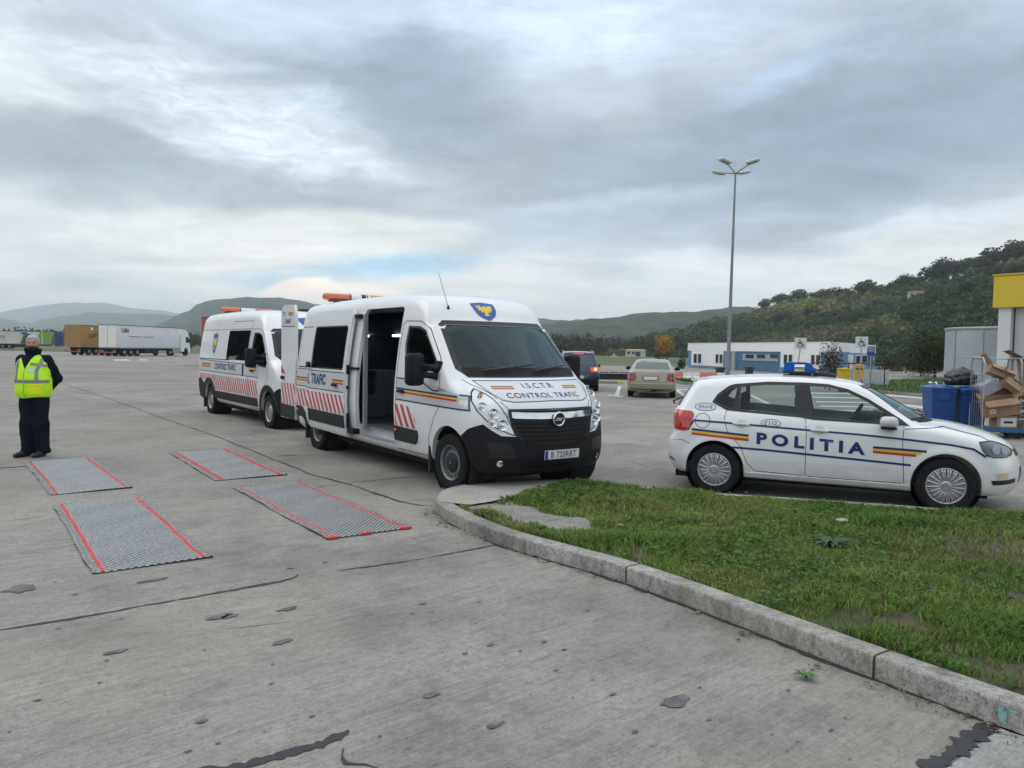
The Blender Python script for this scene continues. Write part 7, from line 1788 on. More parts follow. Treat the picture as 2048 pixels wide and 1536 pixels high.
def toilets():
    ux = (Cn-Lf_).normalized(); L = (Cn-Lf_).length; T = root('toilet_building', 'low white and blue toilet block with a flat roof behind the lamp post', 'building', Lf_, math.atan2(ux.y, ux.x))
    ry = (Rt_-Cn); a = math.atan2(ux.y, ux.x); loc = lambda w: (w.x*math.cos(a)+w.y*math.sin(a), -w.x*math.sin(a)+w.y*math.cos(a))
    rx_, ry_ = loc(ry); foot = [(0, 0), (L, 0), (L+rx_, ry_), (L+rx_-8, ry_+6), (0, 9)]
    B = MB(); B.prism(foot, 0, 2.0); B.ob('wall', bwall, T)
    B = MB(); f2 = [(-.06, -.08), (L+.02, -.08), (L+rx_+.08, ry_), (L+rx_-8, ry_+6.1), (-.06, 9.1)]; B.prism(f2, 1.92, HW); B.ob('parapet', wwall, T)
    B = MB(); f3 = [(-.12, -.14), (L+.04, -.14), (L+rx_+.14, ry_), (L+rx_-8, ry_+6.2), (-.12, 9.2)]; B.prism(f3, HW, HW+.05); B.ob('roof', roofm, T)
    def pxr(x0, y0, x1, y1): 
        s0, z1_ = onplane(*zz6(x0, y0), Lf_, Cn); s1, _ = onplane(*zz6(x1, y0), Lf_, Cn); _, z0_ = onplane(*zz6(x0, y1), Lf_, Cn); return s0, z0_, s1, z1_
    # white window bands
    for (x0, x1) in ((95, 345), (800, 1110)):
        s0, z0, s1, z1 = pxr(x0, 262, x1, 355 if x0 < 500 else 372); b_ = MB(); b_.box((s0, -.07, z0), (s1, -.01, 1.92)); b_.ob('window_surround', wwall, T)
    for (x0, x1, y0, y1) in ((112, 180, 262, 342), (285, 348, 265, 344), (822, 900, 266, 352), (1038, 1118, 268, 358)):
        s0, z0, s1, z1 = pxr(x0, y0, x1, y1); b_ = MB(); b_.box((s0, -.12, z0), (s1, -.05, z1)); w_ = b_.ob('window', wframe, T); m_ = (s0+s1)/2; h_ = .07*(s1-s0)
        for (q0, q1) in ((s0+h_, m_-h_), (m_+h_, s1-h_)): g_ = MB(); g_.box((q0, -.125, z0+.08), (q1, -.115, z1-.08)); g_.ob('pane', pane, w_)
    # entrance as a flat panel, recess shade painted in darker blue
    s0, z0, s1, z1 = pxr(385, 262, 780, 440); b_ = MB(); b_.box((s0, -.03, 0), (s1, -.005, 1.93)); b_.ob('entrance_shade', bshade, T)
    s0b, _, s1b, _ = pxr(425, 262, 448, 440); b_ = MB(); b_.box((s0b, -.25, 0), (s1b, -.03, 1.92)); b_.ob('column', mat('column_grey', (.35, .37, .37), .8), T)
    s0, z0, s1, z1 = pxr(500, 268, 780, 318); b_ = MB(); b_.box((s0, -.10, z0), (s1, -.03, z1)); w_ = b_.ob('strip_window', mat('frame_grey', (.30, .34, .37), .6), T)
    for (x0, x1) in ((525, 588), (615, 678), (720, 778)): q0, z0, q1, z1 = pxr(x0, 272, x1, 300); g_ = MB(); g_.box((q0, -.12, z0), (q1, -.10, z1)); g_.ob('pane', pane, w_)
    # end wall: door and windows (wall from the corner to the far right)
    ey = Vector((rx_, ry_)).normalized(); M_ = Matrix(((ey.x, -ey.y, 0, L), (ey.y, ey.x, 0, 0), (0, 0, 1, 0), (0, 0, 0, 1)))
    LL = math.hypot(rx_, ry_)
    for (q0, q1, z0, z1, nm, m_) in ((LL*.36, LL*.46, .3, 1.75, 'door', wframe), (LL*.52, LL*.62, .9, 1.75, 'window', wframe), (LL*.66, LL*.78, .9, 1.8, 'window', wframe), (LL*.83, LL*.95, .6, 1.7, 'louvre', mat('louvre_dark', (.05, .07, .09), .6))):
        b_ = MB(); b_.box((q0, -.06, z0), (q1, -.0, z1), M_); w_ = b_.ob(nm, m_, T); 
        if nm == 'window': g_ = MB(); g_.box((q0+.1, -.07, z0+.1), (q1-.1, -.06, z1-.1), M_); g_.ob('pane', pane, w_)
    g_ = MB(); Mr = M_ @ Matrix.Translation((LL*.86, -.25, 1.55)); g_.lathe([(0, 0), (.25, .05), (.35, .12)], 16, Mr @ Matrix.Rotation(R(90), 4, 'X')); g_.ob('satellite_dish', steel, T)
    return T
toilets()
# ------------------------------------------------------------------ lamp post
def lamp_post():
    d = 50; b0 = D(1455, 760, d); b0.z = 0; t = D(1471, 346, d); H = t.z; T = root('lamp_post', 'tall tapering grey lamp post with four floodlights in front of the toilet block', 'lamp post', b0)
    dx = t.x-b0.x; lx = lambda z: dx*z/H
    m = MB(); m.tube([(lx(z), 0, z) for z in (0, 1.2, 1.25, H*.5, H)], [.16, .15, .13, .095, .055], 14); m.box((-.2, -.2, 0), (.2, .2, .04)); m.ob('pole', mat('pole_grey', (.20, .21, .22), .5, .4, var=.1), T, True)
    for (ex, ey, ez, rl) in ((-.78, -.35, .62, -25), (.95, -.45, .60, 22), (-.95, .5, .08, -6), (.72, .5, .12, 10)):
        a = MB(); a.tube([(dx, 0, H-.05), (dx+ex*.45, ey*.45, H+ez*.45), (dx+ex*.85, ey*.85, H+ez*.85)], [.035, .03, .028], 8); ar = a.ob('arm', dark_steel, T, True)
        Mh = Matrix.Translation((dx+ex, ey, H+ez)) @ Matrix.Rotation(math.atan2(ey, ex), 4, 'Z') @ Matrix.Rotation(R(-14), 4, 'Y')
        h_ = MB(); h_.box((-.40, -.25, -.04), (.46, .25, .16), Mh, .08); hd = h_.ob('lamp_head', mat('lamp_shell', (.60, .62, .60), .45, .1), ar, True, sharp=60)
        g_ = MB(); g_.box((-.26, -.15, -.075), (.30, .15, -.035), Mh, .015); g_.ob('lamp_lens', mat('lamp_lens', (.22, .25, .25), .1), hd, True)
lamp_post()
# ------------------------------------------------------------------ signs
signw = mat('sign_white', (.62, .64, .63), .5, var=.05); 
def wheelchair_sign(px, py, depth, bpx, label, s=.50, tilt=0):
    c = D(px, py, depth); T = root('disabled_parking_sign', label, 'sign', (c.x, c.y, 0), math.atan2(-c.x, c.y)*1.0, 'disabled parking signs')
    b = D(bpx, 740, depth); k = (b.x-c.x)/(c.z-1.2)*c.z
    p = MB(); p.tube([(k, .03, 0), (0, .03, c.z-s*.3)], .028, 10); p.ob('post', steel, T, True)
    P_ = MB(); P_.box((-s/2, -.012, c.z-s/2), (s/2, .012, c.z+s/2), None, .01); pl = P_.ob('sign_plate', signw, T)
    Sy = MB(); y_ = -.018; q = lambda x_, z_: (x_*s, y_, c.z+z_*s)
    Sy.tube([q(-.06, .20), q(-.04, .02)], .028*s/.5, 6); Sy.tube([q(-.04, .02), q(.14, .02), q(.22, -.24), q(.30, -.22)], .020*s/.5, 6); Sy.tube([q(-.05, .13), q(.12, .13)], .016*s/.5, 6)
    Sy.tube([q(-.02+.21*math.cos(R(a)), -.10+.21*math.sin(R(a))) for a in range(110, 395, 15)], .015*s/.5, 6); Sy.lathe([(.0, .004), (.055*s, .004), (.055*s, -.004), (0, -.004)], 14, Matrix.Translation(q(-.07, .33)) @ Matrix.Rotation(R(90), 4, 'X')); Sy.ob('wheelchair_symbol', blackf, pl)
    return T
wheelchair_sign(1601, 687, 34, 1595, 'white wheelchair sign on a leaning post, just right of the police beacon')
wheelchair_sign(1723.5, 685, 33, 1720, 'white wheelchair sign on an upright post beside the blue toilet sign', s=.50)
def wc_sign():
    c = D(1742, 702, 36); T = root('toilet_sign', 'blue sign with a white panel reading WC beside the right wheelchair sign', 'sign', (c.x, c.y, 0), math.atan2(-c.x, c.y))
    P_ = MB(); P_.box((-.17, -.012, c.z-.22), (.17, .012, c.z+.22), None, .01); pl = P_.ob('sign_plate', mat('sign_blue', (.01, .06, .28), .4), T)
    W_ = MB(); W_.box((-.13, -.018, c.z-.02), (.13, -.013, c.z+.17)); W_.ob('white_panel', mat('wc_panel', (.35, .42, .50), .5), pl)
    bm = textbm('WC', .12, .02, 1.0); me = bpy.data.meshes.new('lettering')
    for v in bm.verts: v.co = Vector((v.co.x, -.021, v.co.y+c.z+.015))
    bm.to_mesh(me); bm.free(); me.materials.append(blackf); ob('lettering', me, pl)
    p = MB(); p.tube([(0, .03, 0), (0, .03, c.z)], .025, 10); p.ob('post', steel, T, True)
wc_sign()
ylw = mat('yellow_plastic', (.62, .40, .02), .5, var=.1, vscale=8)
def litter_bin():
    c = D(1718, 748, 33.5); T = root('litter_bin', 'small yellow litter bin on a post under the right wheelchair sign', 'bin', (c.x, c.y, 0), math.atan2(-c.x, c.y))
    z0, z1 = .66, 1.17; m = MB(); m.prism([(-.15, z0), (.15, z0), (.19, z1-.08), (.19, z1), (-.19, z1), (-.19, z1-.08)], -.14, .14, XZ); m.ob('body', ylw, T)
    h = MB(); h.tube([(-.17, 0, z1), (-.14, 0, z1+.09), (.14, 0, z1+.09), (.17, 0, z1)], .06, 8); h.ob('hood', ylw, T, True); o = MB(); o.box((-.13, -.145, z1-.09), (.13, -.138, z1-.02)); o.ob('slot', blackf, T); p = MB(); p.tube([(0, 0, 0), (0, 0, z0+.1)], .04, 10); p.ob('post', steel, T)
    q = MB(); q.box((-.05, -.146, z1-.26), (.05, -.141, z1-.18)); q.ob('label_panel', mat('faded_label', (.35, .25, .05), .6), T)
litter_bin()
c = D(1686, 751, 35.5); T = root('yellow_container', 'larger yellow container half hidden by the young tree', 'container', (c.x, c.y, 0), 0); m = MB(); m.prism([(-.16, .35), (.20, .35), (.24, 1.05), (.10, 1.14), (-.22, .95)], -.2, .2, XZ); m.ob('body', ylw, T); m = MB(); m.box((-.20, -.24, 1.02), (.26, .24, 1.10), None, .03); m.ob('lid', ylw, T); m = MB(); m.box((-.15, -.15, 0), (.18, .15, .36)); m.ob('base', dark_steel, T)
def bike_frame():
    a, c = D(1697, 750, 37), D(1769, 752, 39); a.z = c.z = 0; u = (c-a); L = u.length; T = root('bicycle_shelter', 'open black tubular frame standing in front of the graffiti wall', 'frame', a, math.atan2(u.y, u.x)); zt = D(1697, 727, 37).z
    m = MB(); m.tube([(0, 0, 0), (0, 0, zt), (L, 0, zt), (L, 0, 0)], .03, 8); m.ob('front_hoop', blackf, T); m = MB(); m.tube([(0, 1.2, 0), (0, 1.2, zt), (L, 1.2, zt), (L, 1.2, 0)], .03, 8); m.ob('back_hoop', blackf, T)
    for x_ in (0, L*.6, L): m = MB(); m.tube([(x_, 0, zt), (x_, 1.2, zt)], .025, 6); m.ob('crossbar', blackf, T)
    m = MB(); m.tube([(L*.6, 0, 0), (L*.6, 0, zt)], .03, 6); m.ob('upright', blackf, T)
bike_frame()
def graffiti_wall():
    a, c = D(1692, 750, 41), D(1778, 752, 42); a.z = c.z = 0; u = (c-a); L = u.length; T = root('low_wall', 'low pale wall sprayed with blue graffiti behind the black frame', 'wall', a, math.atan2(u.y, u.x)); zt = D(1778, 740, 42).z
    m = MB(); m.box((0, 0, 0), (L, .2, zt), None, .01); m.ob('wall', mat('pale_block', (.50, .49, .47), .85, var=.08), T)
    r = random.Random(3); g_ = MB()
    for k in range(26):
        x_ = r.uniform(.1, L*.95); z_ = r.uniform(.08, zt*.5); P = [(x_+r.uniform(-.25, .25), -.004, z_+r.uniform(-.12, .15)) for _ in range(4)]; g_.tube([Vector(p) for p in P], .022, 4)
    for v in range(len(g_.V)): p = g_.V[v]; g_.V[v] = (p[0], max(-.008, min(.0, p[1]*.2-.003)), max(.02, p[2]))
    g_.ob('graffiti', mat('graffiti_blue', (.06, .20, .36), .6, var=.6, vscale=5, col2=(.40, .50, .55)), T)
graffiti_wall()
# ------------------------------------------------------------------ plastic road barriers
def barrier(colr, nm):
    T = root('road_barrier', '', 'barrier', (0, 0, 0), 0, 'row of red and white plastic barriers in front of the toilet block')
    m = MB(); m.prism([(-.17, 0), (-.17, .08), (-.09, .16), (-.06, .42), (.06, .42), (.09, .16), (.17, .08), (.17, 0)], -.31, .31, YZ); m.ob('body', mat(nm, colr, .5, var=.1), T)
    for x_ in (-.18, .18): q = MB(); q.box((x_-.06, -.172, .0), (x_+.06, .172, .06)); q.ob('foot_slot', blackf, T)
    return T
br_ = barrier((.62, .20, .18), 'faded_red_plastic'); bw_ = barrier((.78, .78, .76), 'white_barrier_plastic'); used_b = {'r': 0, 'w': 0}
seq = [(1357, 'r'), (1374, 'w'), (1391, 'w'), (1407, 'r'), (1424, 'r'), (1441, 'w')]
LB = {1357: 'red plastic barrier at the left end of the row beside the beige saloon', 1374: 'white plastic barrier next to the leftmost red one', 1391: 'second white plastic barrier from the left, between white and red', 1407: 'red plastic barrier in the middle of the row, right of two white ones', 1424: 'red plastic barrier in front of the dark bin', 1441: 'white plastic barrier at the right end of the row by the lamp post'}
for px, k in seq:
    p = D(px, 758, 50); p.z = 0; src = br_ if k == 'r' else bw_; o = src if not used_b[k] else dup(src); used_b[k] = 1; o.location = p; o.rotation_euler = (0, 0, R(random.Random(px).uniform(-6, 6))); o['label'] = LB[px]; o.scale = (.80, 1, 1)
def wheelie(name, label, loc, rz, body, lid, w=.56, d=.68, h=1.06, group=None, tilt=0):
    T = root(name, label, 'bin', loc, rz, group); m = MB(); a, c_ = w/2*.84, d/2*.80
    m.add([(-a, -c_, .08), (a, -c_, .08), (a, c_, .08), (-a, c_, .08), (-w/2, -d/2, h-.12), (w/2, -d/2, h-.12), (w/2, d/2, h-.12), (-w/2, d/2, h-.12)], [(3, 2, 1, 0), (0, 1, 5, 4), (1, 2, 6, 5), (2, 3, 7, 6), (3, 0, 4, 7), (4, 5, 6, 7)])
    m.box((-w/2-.02, -d/2-.02, h-.16), (w/2+.02, d/2+.02, h-.10), None, .01); m.box((-w/2*.5, -d/2-.012, h-.35), (w/2*.5, -d/2+.03, h-.17), None, .01); m.ob('body', body, T)
    l = MB(); l.box((-w/2-.035, -d/2-.05, h-.10), (w/2+.035, d/2+.03, h-.05), None, .02); l.grid(lambda u, v: Vector((-w/2+u*w, -d/2+v*d, h-.052+.045*math.sin(u*math.pi)**.5*math.sin(v*math.pi)**.5)), 10, 10); l.ob('lid', lid, T, True)
    hd = MB(); hd.tube([(-w/2+.06, d/2+.01, h-.12), (-w/2+.06, d/2+.09, h-.06), (w/2-.06, d/2+.09, h-.06), (w/2-.06, d/2+.01, h-.12)], .015, 6); hd.ob('handle', lid, T, True)
    for s in (-1, 1): wl = MB(); wl.lathe([(.0, -.025), (.10, -.025), (.10, .025), (0, .025)], 18, Matrix.Translation((s*(w/2-.02), d/2-.10, .10)) @ Matrix.Rotation(R(90), 4, 'Y')); wl.ob('wheel', rubber, T, True)
    return T
darkp = mat('dark_bin_plastic', (.015, .022, .022), .5)
for px, d_, lb in ((1440, 55, 'dark wheeled bin at the toilet block, left of the lamp post'), (1498, 60, 'dark wheeled bin in the recessed entrance of the toilet block')):
    p = D(px, 752, d_); p.z = 0; wheelie('waste_bin', lb, p, R(10), darkp, darkp, .5, .5, .72)
# black steel stands behind the cars
for i, (px, lb) in enumerate(((1208, 'low black steel stand nearest the dark off-roader'), (1228, 'low black steel stand in the middle of the three'), (1248, 'low black steel stand nearest the beige saloon'))):
    p = D(px, 752, 46); p.z = 0; T = root('steel_stand', lb, 'stand', p, R(-8), 'low black steel stands beyond the parked cars')
    m = MB(); m.tube([(-.26, 0, 0), (-.22, 0, .42), (.22, 0, .42), (.26, 0, 0)], .025, 6); m.tube([(-.24, 0, .2), (.24, 0, .2)], .02, 6); m.ob('frame', blackf, T); m = MB(); m.box((-.28, -.12, .42), (.28, .12, .47), None, .01); m.ob('top', mat('weathered_board', (.10, .11, .12), .8), T); m = MB(); m.box((-.3, .25, 0), (.3, .3, .36)); m.ob('back_panel', darkp, T)
# ------------------------------------------------------------------ galvanised tank, shop building
galv = mat('galvanised_sheet', (.36, .40, .42), .5, .35, var=.14, vscale=.9, detail=6)
def tank():
    c = D(2024, 740, 27); c.z = 0; T = root('galvanised_tank', 'round galvanised sheet-metal tank behind the blue bins', 'tank', c); r = 2.1; zt = 2.72
    m = MB(); m.lathe([(r, 0), (r, zt), (r-.03, zt), (r-.03, zt-.1), (0, zt-.02)], 64); m.ob('wall', galv, T, True)
    m = MB(); m.lathe([(r+.03, zt-.06), (r+.05, zt), (r+.01, zt+.03)], 64); m.ob('rim', steel, T, True)
    a0 = math.atan2(-c.y, -c.x)
    for k, da in enumerate((-.42, -.95, .1, .6)): 
        a = a0+da; q = MB(); q.box((r-.01, -.02, 0), (r+.02, .02, zt-.06), Matrix.Rotation(a, 4, 'Z')); q.ob('seam', steel, T)
    for z_ in (.95, 1.72): q = MB(); q.lathe([(r+.004, z_-.012), (r+.014, z_), (r+.004, z_+.012)], 64); q.ob('seam', steel, T)
    bv = bvh_of(T.children[0].data)
    u = Vector((-math.sin(a0), math.cos(a0), 0)); dd = Vector((-math.cos(a0), -math.sin(a0), 0))
    pale_m = mat('scraped_patch', (.52, .53, .52), .7, var=.1)
    for (x0, z0, x1, z1) in ((.35, 1.18, 1.25, 1.52), (1.48, 1.0, 1.72, 1.6)):
        P = blob2(x0, z0, x1, z1); wrap(poly2mesh(P), 'scraped_patch', pale_m, T, bv, Vector((0, 0, 0))-dd*5, -u, (0, 0, 1), dd, .006, .15, 8)
def blob2(x0, z0, x1, z1):
    r = random.Random(int(x0*100)); P = []
    for k in range(16):
        a = 2*math.pi*k/16; P.append(((x0+x1)/2+(x1-x0)/2*math.copysign(abs(math.cos(a))**.5, math.cos(a))*r.uniform(.85, 1.05), (z0+z1)/2+(z1-z0)/2*math.copysign(abs(math.sin(a))**.5, math.sin(a))*r.uniform(.8, 1.1)))
    return P
tank()
def shop():
    A = D(1981, 700, 24); B_ = D(2048, 700, 23.2); A.z = B_.z = 0; u = (B_-A).normalized(); T = root('shop_building', 'grey-white building with a wide yellow fascia at the right edge', 'building', A, math.atan2(u.y, u.x))
    zb = D(1981, 616, 24).z; zt = D(1981, 552, 24).z
    m = MB(); m.box((.30, .25, 0), (14, 9, zb+.3)); m.ob('wall', mat('cladding_grey', (.42, .45, .46), .6, var=.04, vscale=.7), T); m = MB(); m.box((.14, .10, 0), (.50, .60, zb)); m.ob('corner_column', mat('column_white', (.60, .62, .62), .6), T)
    m = MB(); m.box((0, 0, zb), (14, 9.2, zt), None, .02); m.ob('fascia', mat('fascia_yellow', (.62, .46, .03), .45, var=.05, vscale=.5), T); m = MB(); m.box((.52, .245, 0), (.56, .25, zb)); m.ob('joint', gap_m, T)
    m = MB(); m.box((-.03, -.03, zt), (14, 9.3, zt+.05)); m.ob('capping', mat('capping_yellow', (.50, .38, .05), .5), T)
shop()
# boundary line on posts
a, c = D(1700, 747, 36), D(1900, 751, 36); a.z, c.z = D(1778, 742, 36).z, D(1888, 749, 36).z
m = MB(); m.tube([(a*(1-t)+c*t)-Vector((0, 0, .05*math.sin(t*math.pi))) for t in [i/14 for i in range(15)]], .013, 5); T = m.ob('line', mat('pale_line', (.45, .44, .38), .8)); tag(T, 'pale boundary line strung above the far grass', 'rope'); 
for k, t in enumerate((0.02, .98)):
    q = a.lerp(c, t); m = MB(); m.tube([(q.x, q.y, 0), (q.x, q.y, q.z+.1)], .03, 8); tag(m.ob('line_post', steel), 'thin post at the %s end of the pale boundary line' % ('left', 'right')[k], 'post')
# ------------------------------------------------------------------ blue bins, sack, roll cages, cardboard
blu = mat('blue_bin_plastic', (.006, .065, .26), .45, var=.06, bump=.05, bscale=30); blul = mat('blue_lid_plastic', (.02, .12, .38), .4)
p1 = D(1876, 830, 17.3); p1.z = 0; p2 = D(1937, 830, 17.1); p2.z = 0
wheelie('wheeled_bin', 'blue wheeled bin on the left, paper caught on its lid', p1, R(-9), blu, blul, .51, .62, 1.09, 'blue wheeled bins'); wheelie('wheeled_bin', 'blue wheeled bin on the right, under the black sack', p2, R(-9), blu, blul, .51, .62, 1.07, 'blue wheeled bins')
def sack(name, label, c, rx, ry, rz_, seed, m_, h=.012):
    r = np.random.default_rng(seed); ph = r.uniform(0, 6, 6)
    def f(P):
        q = P; d = smn([ell(q, (0, 0, rz_*.85), (rx, ry, rz_)), ell(q, (rx*.45, 0, rz_*.75), (rx*.6, ry*.8, rz_*.7)), ell(q, (-rx*.5, 0, rz_*.55), (rx*.55, ry*.8, rz_*.6))], .06)
        d = d+.016*np.sin(q[:, 0]*19+ph[0]+2*np.sin(q[:, 2]*14))*np.sin(q[:, 2]*23+ph[1]+q[:, 0]*9)+.010*np.sin(q[:, 1]*30+q[:, 0]*25+ph[2])+.006*np.sin(q[:, 0]*60+q[:, 2]*50)
        d = smin(d, cap(q, (-rx*.1, 0, rz_*1.6), (rx*.12, -.03, rz_*1.95), .05, .02), .04); return smax(d, .0-q[:, 2], .02)
    T = root(name, label, 'sack', c); sdfmesh('bag', f, (-rx*1.5, -ry*1.5, -.04), (rx*1.6, ry*1.5, rz_*2.4), h, m_, T); n_ = MB(); n_.tube([(-.02, 0, rz_*1.72), (.05, -.01, rz_*1.74)], .05, 8); n_.ob('knot', m_, T, True); return T
bagm = mat('black_sack_film', (.012, .012, .014), .22, spec=.8, bump=.7, bscale=22)
sack('rubbish_sack', 'bulging black rubbish sack lying across both blue bin lids', D(1920, 768, 17.15)+Vector((0, 0, .0)), .33, .26, .21, 3, bagm).location.z = 1.075
q = D(1840, 835, 17.4); q.z = 0; sack('rubbish_sack', 'black sack on the ground left of the blue bins', q, .2, .2, .13, 4, bagm, .02)
q = D(1905, 835, 17.6); q.z = 0; sack('rubbish_sack', 'dark sack wedged between the two blue bins', q, .13, .2, .2, 5, bagm, .02)
pp_ = D(1866, 764, 17.1); sk = MB(); sk.grid(lambda u, v: Vector(((u-.5)*.16, (v-.5)*.12, .03*math.sin(u*5)*math.cos(v*6)+.035)), 6, 6); tag(sk.ob('crumpled_paper', white_plain, None, loc=(pp_.x, pp_.y, 1.09)), 'crumpled white paper on the lid of the left blue bin', 'paper')
cb1 = mat('cardboard', (.30, .19, .115), .85, var=.15, vscale=7); cb2 = mat('pale_cardboard', (.36, .25, .16), .85, var=.15, vscale=5); cb3 = mat('dark_cardboard', (.17, .10, .06), .9, var=.2, vscale=6); lilac = mat('pale_printed_card', (.42, .41, .50), .6, var=.08); lab = mat('paper_label', (.65, .65, .63), .5)
def carton(label, loc, size, rot, m_, flaps=(1, 1, 1, 1), labels=(), closed=False, cat='cardboard box'):
    w, d, h = size; T = root('cardboard_box', label, cat, loc); T.rotation_euler = rot; t = .008; B = MB()
    for (a, c_) in (((-w/2, -d/2, 0), (w/2, -d/2+t, h)), ((-w/2, d/2-t, 0), (w/2, d/2, h)), ((-w/2, -d/2+t, 0), (-w/2+t, d/2-t, h)), ((w/2-t, -d/2+t, 0), (w/2, d/2-t, h)), ((-w/2+t, -d/2+t, 0), (w/2-t, d/2-t, t))): B.box(a, c_)
    if closed: B.box((-w/2+t, -d/2+t, h-t), (w/2-t, d/2-t, h-.001))
    B.ob('box_walls', m_, T)
    if not closed:
        for k, (on, M_, ln, wd) in enumerate(zip(flaps, (Matrix.Translation((0, -d/2, h)) @ Matrix.Rotation(R(-140), 4, 'X'), Matrix.Translation((0, d/2, h)) @ Matrix.Rotation(R(125), 4, 'X') @ Matrix.Rotation(R(0), 4, 'Z'), Matrix.Translation((-w/2, 0, h)) @ Matrix.Rotation(R(-120), 4, 'Y') @ Matrix.Rotation(R(0), 4, 'Z'), Matrix.Translation((w/2, 0, h)) @ Matrix.Rotation(R(-40), 4, 'Y')), (d/2, d/2, w/2, w/2), (w, w, d, d))):
            if not on: continue
            f_ = MB()
            if k < 2: f_.box((-wd/2, 0, -.003), (wd/2, ln, .003), M_) if k == 0 else f_.box((-wd/2, -ln, -.003), (wd/2, 0, .003), Matrix.Translation((0, d/2, h)) @ Matrix.Rotation(R(-150), 4, 'X'))
            elif k == 2: f_.box((-ln, -wd/2, -.003), (0, wd/2, .003), Matrix.Translation((-w/2, 0, h)) @ Matrix.Rotation(R(35), 4, 'Y'))
            else: f_.box((0, -wd/2, -.003), (ln, wd/2, .003), M_)
            f_.ob('flap', m_, T)
    for (x_, z_, ww, hh) in labels: l_ = MB(); l_.box((x_*w-ww/2, -d/2-.002, z_*h-hh/2), (x_*w+ww/2, -d/2-.0005, z_*h+hh/2)); o = l_.ob('paper_label', lab, T); k_ = MB(); k_.box((x_*w-ww*.3, -d/2-.0035, z_*h-hh*.15), (x_*w+ww*.3, -d/2-.002, z_*h+hh*.12)); k_.ob('print', blackf, o)
    return T
def cage(label, c, rz, w=.80, d=.72, h=1.70):
    T = root('roll_cage', label, 'roll cage', c, rz, 'galvanised roll cages full of cardboard'); b = MB(); b.box((-w/2, -d/2, .16), (w/2, d/2, .22), None, .01); b.box((-w/2, -d/2-.01, .14), (w/2, -d/2+.03, .24)); b.ob('base', mat('blue_cage_base', (.02, .11, .22), .5, var=.2), T)
    for s in (-1, 1):
        m = MB(); x_ = s*w/2; m.tube([(x_, -d/2, .2), (x_, -d/2, h-.10), (x_, -d/2+.08, h), (x_, d/2-.08, h), (x_, d/2, h-.10), (x_, d/2, .2)], .016, 8)
        m.ob('side_frame', steel, T, True)
        for z_ in (1.35, 1.2, .75): q = MB(); q.tube([(x_, -d/2, z_), (x_, d/2, z_)], .007, 6); q.ob('rail', steel, T)
        for k in range(1, 6): q = MB(); y_ = -d/2+k*d/6; q.tube([(x_, y_, .2), (x_, y_, 1.35)], .005, 5); q.ob('bar', steel, T)
        for yy in (-1, 1): q = MB(); q.lathe([(0, -.02), (.06, -.02), (.06, .02), (0, .02)], 16, Matrix.Translation((s*(w/2-.08), yy*(d/2-.08), .06)) @ Matrix.Rotation(R(90), 4, 'X')); q.tube([(s*(w/2-.08), yy*(d/2-.08), .06), (s*(w/2-.06), yy*(d/2-.08), .16)], .02, 6); q.ob('castor', trim_plastic, T, True)
    for k in range(3): q = MB(); z_ = (1.68, 1.35, .8)[k]; q.tube([(-w/2, d/2, z_), (w/2, d/2, z_)], .010, 6); q.ob('back_rail', steel, T)
    return T
g1 = D(1992, 850, 16.4); g1.z = 0; u1 = R(-12); ca, sa = math.cos(u1), math.sin(u1)
cage('roll cage beside the right blue bin, boxes spilling inside its tall frame', g1, u1)
def cl(x_, y_, z_, o=g1): return (o.x+ca*x_-sa*y_, o.y+sa*x_+ca*y_, z_)
carton('torn brown box with two white labels in the middle of the left roll cage', cl(-.02, -.22, .50), (.62, .34, .36), (R(6), R(-10), u1), cb1, (1, 1, 0, 1), ((-.42, .85, .10, .09), (-.30, .35, .11, .08)))
carton('closed brown box with a large pale label on the base of the left roll cage', cl(.08, -.14, .225), (.40, .36, .26), (0, 0, u1+R(4)), cb2, labels=((.05, .5, .30, .18),), closed=True)
carton('pale lilac printed box tipped on its corner in the left roll cage', cl(-.10, .02, .98), (.36, .22, .26), (R(10), R(-32), u1), lilac, closed=True)
carton('brown box with a small label leaning over the lilac one', cl(.18, -.05, 1.06), (.44, .30, .22), (R(20), R(38), u1), cb2, (1, 0, 1, 1), ((.1, .6, .10, .05),))
carton('long brown carton end with two round holes at the top of the left roll cage', cl(-.02, -.05, 1.30), (.50, .26, .20), (R(-8), R(22), u1), cb2, (1, 1, 1, 0))
carton('dark brown open box at the back of the left roll cage', cl(.16, .16, .55), (.42, .30, .5), (0, R(6), u1), cb3, (1, 1, 1, 1))
g2 = D(2068, 850, 16.6); g2.z = 0
cage('roll cage at the right edge, stacked with flattened cardboard', g2, u1, .86, .72, 1.70)
carton('tall brown box standing upright on top of the right roll cage', cl(.02, -.05, 1.14, g2), (.60, .34, .62), (R(-5), R(-6), u1), cb1, (1, 0, 1, 0))
r = random.Random(9)
cls = ['pale', 'brown', 'dark brown', 'torn', 'bent', 'folded']
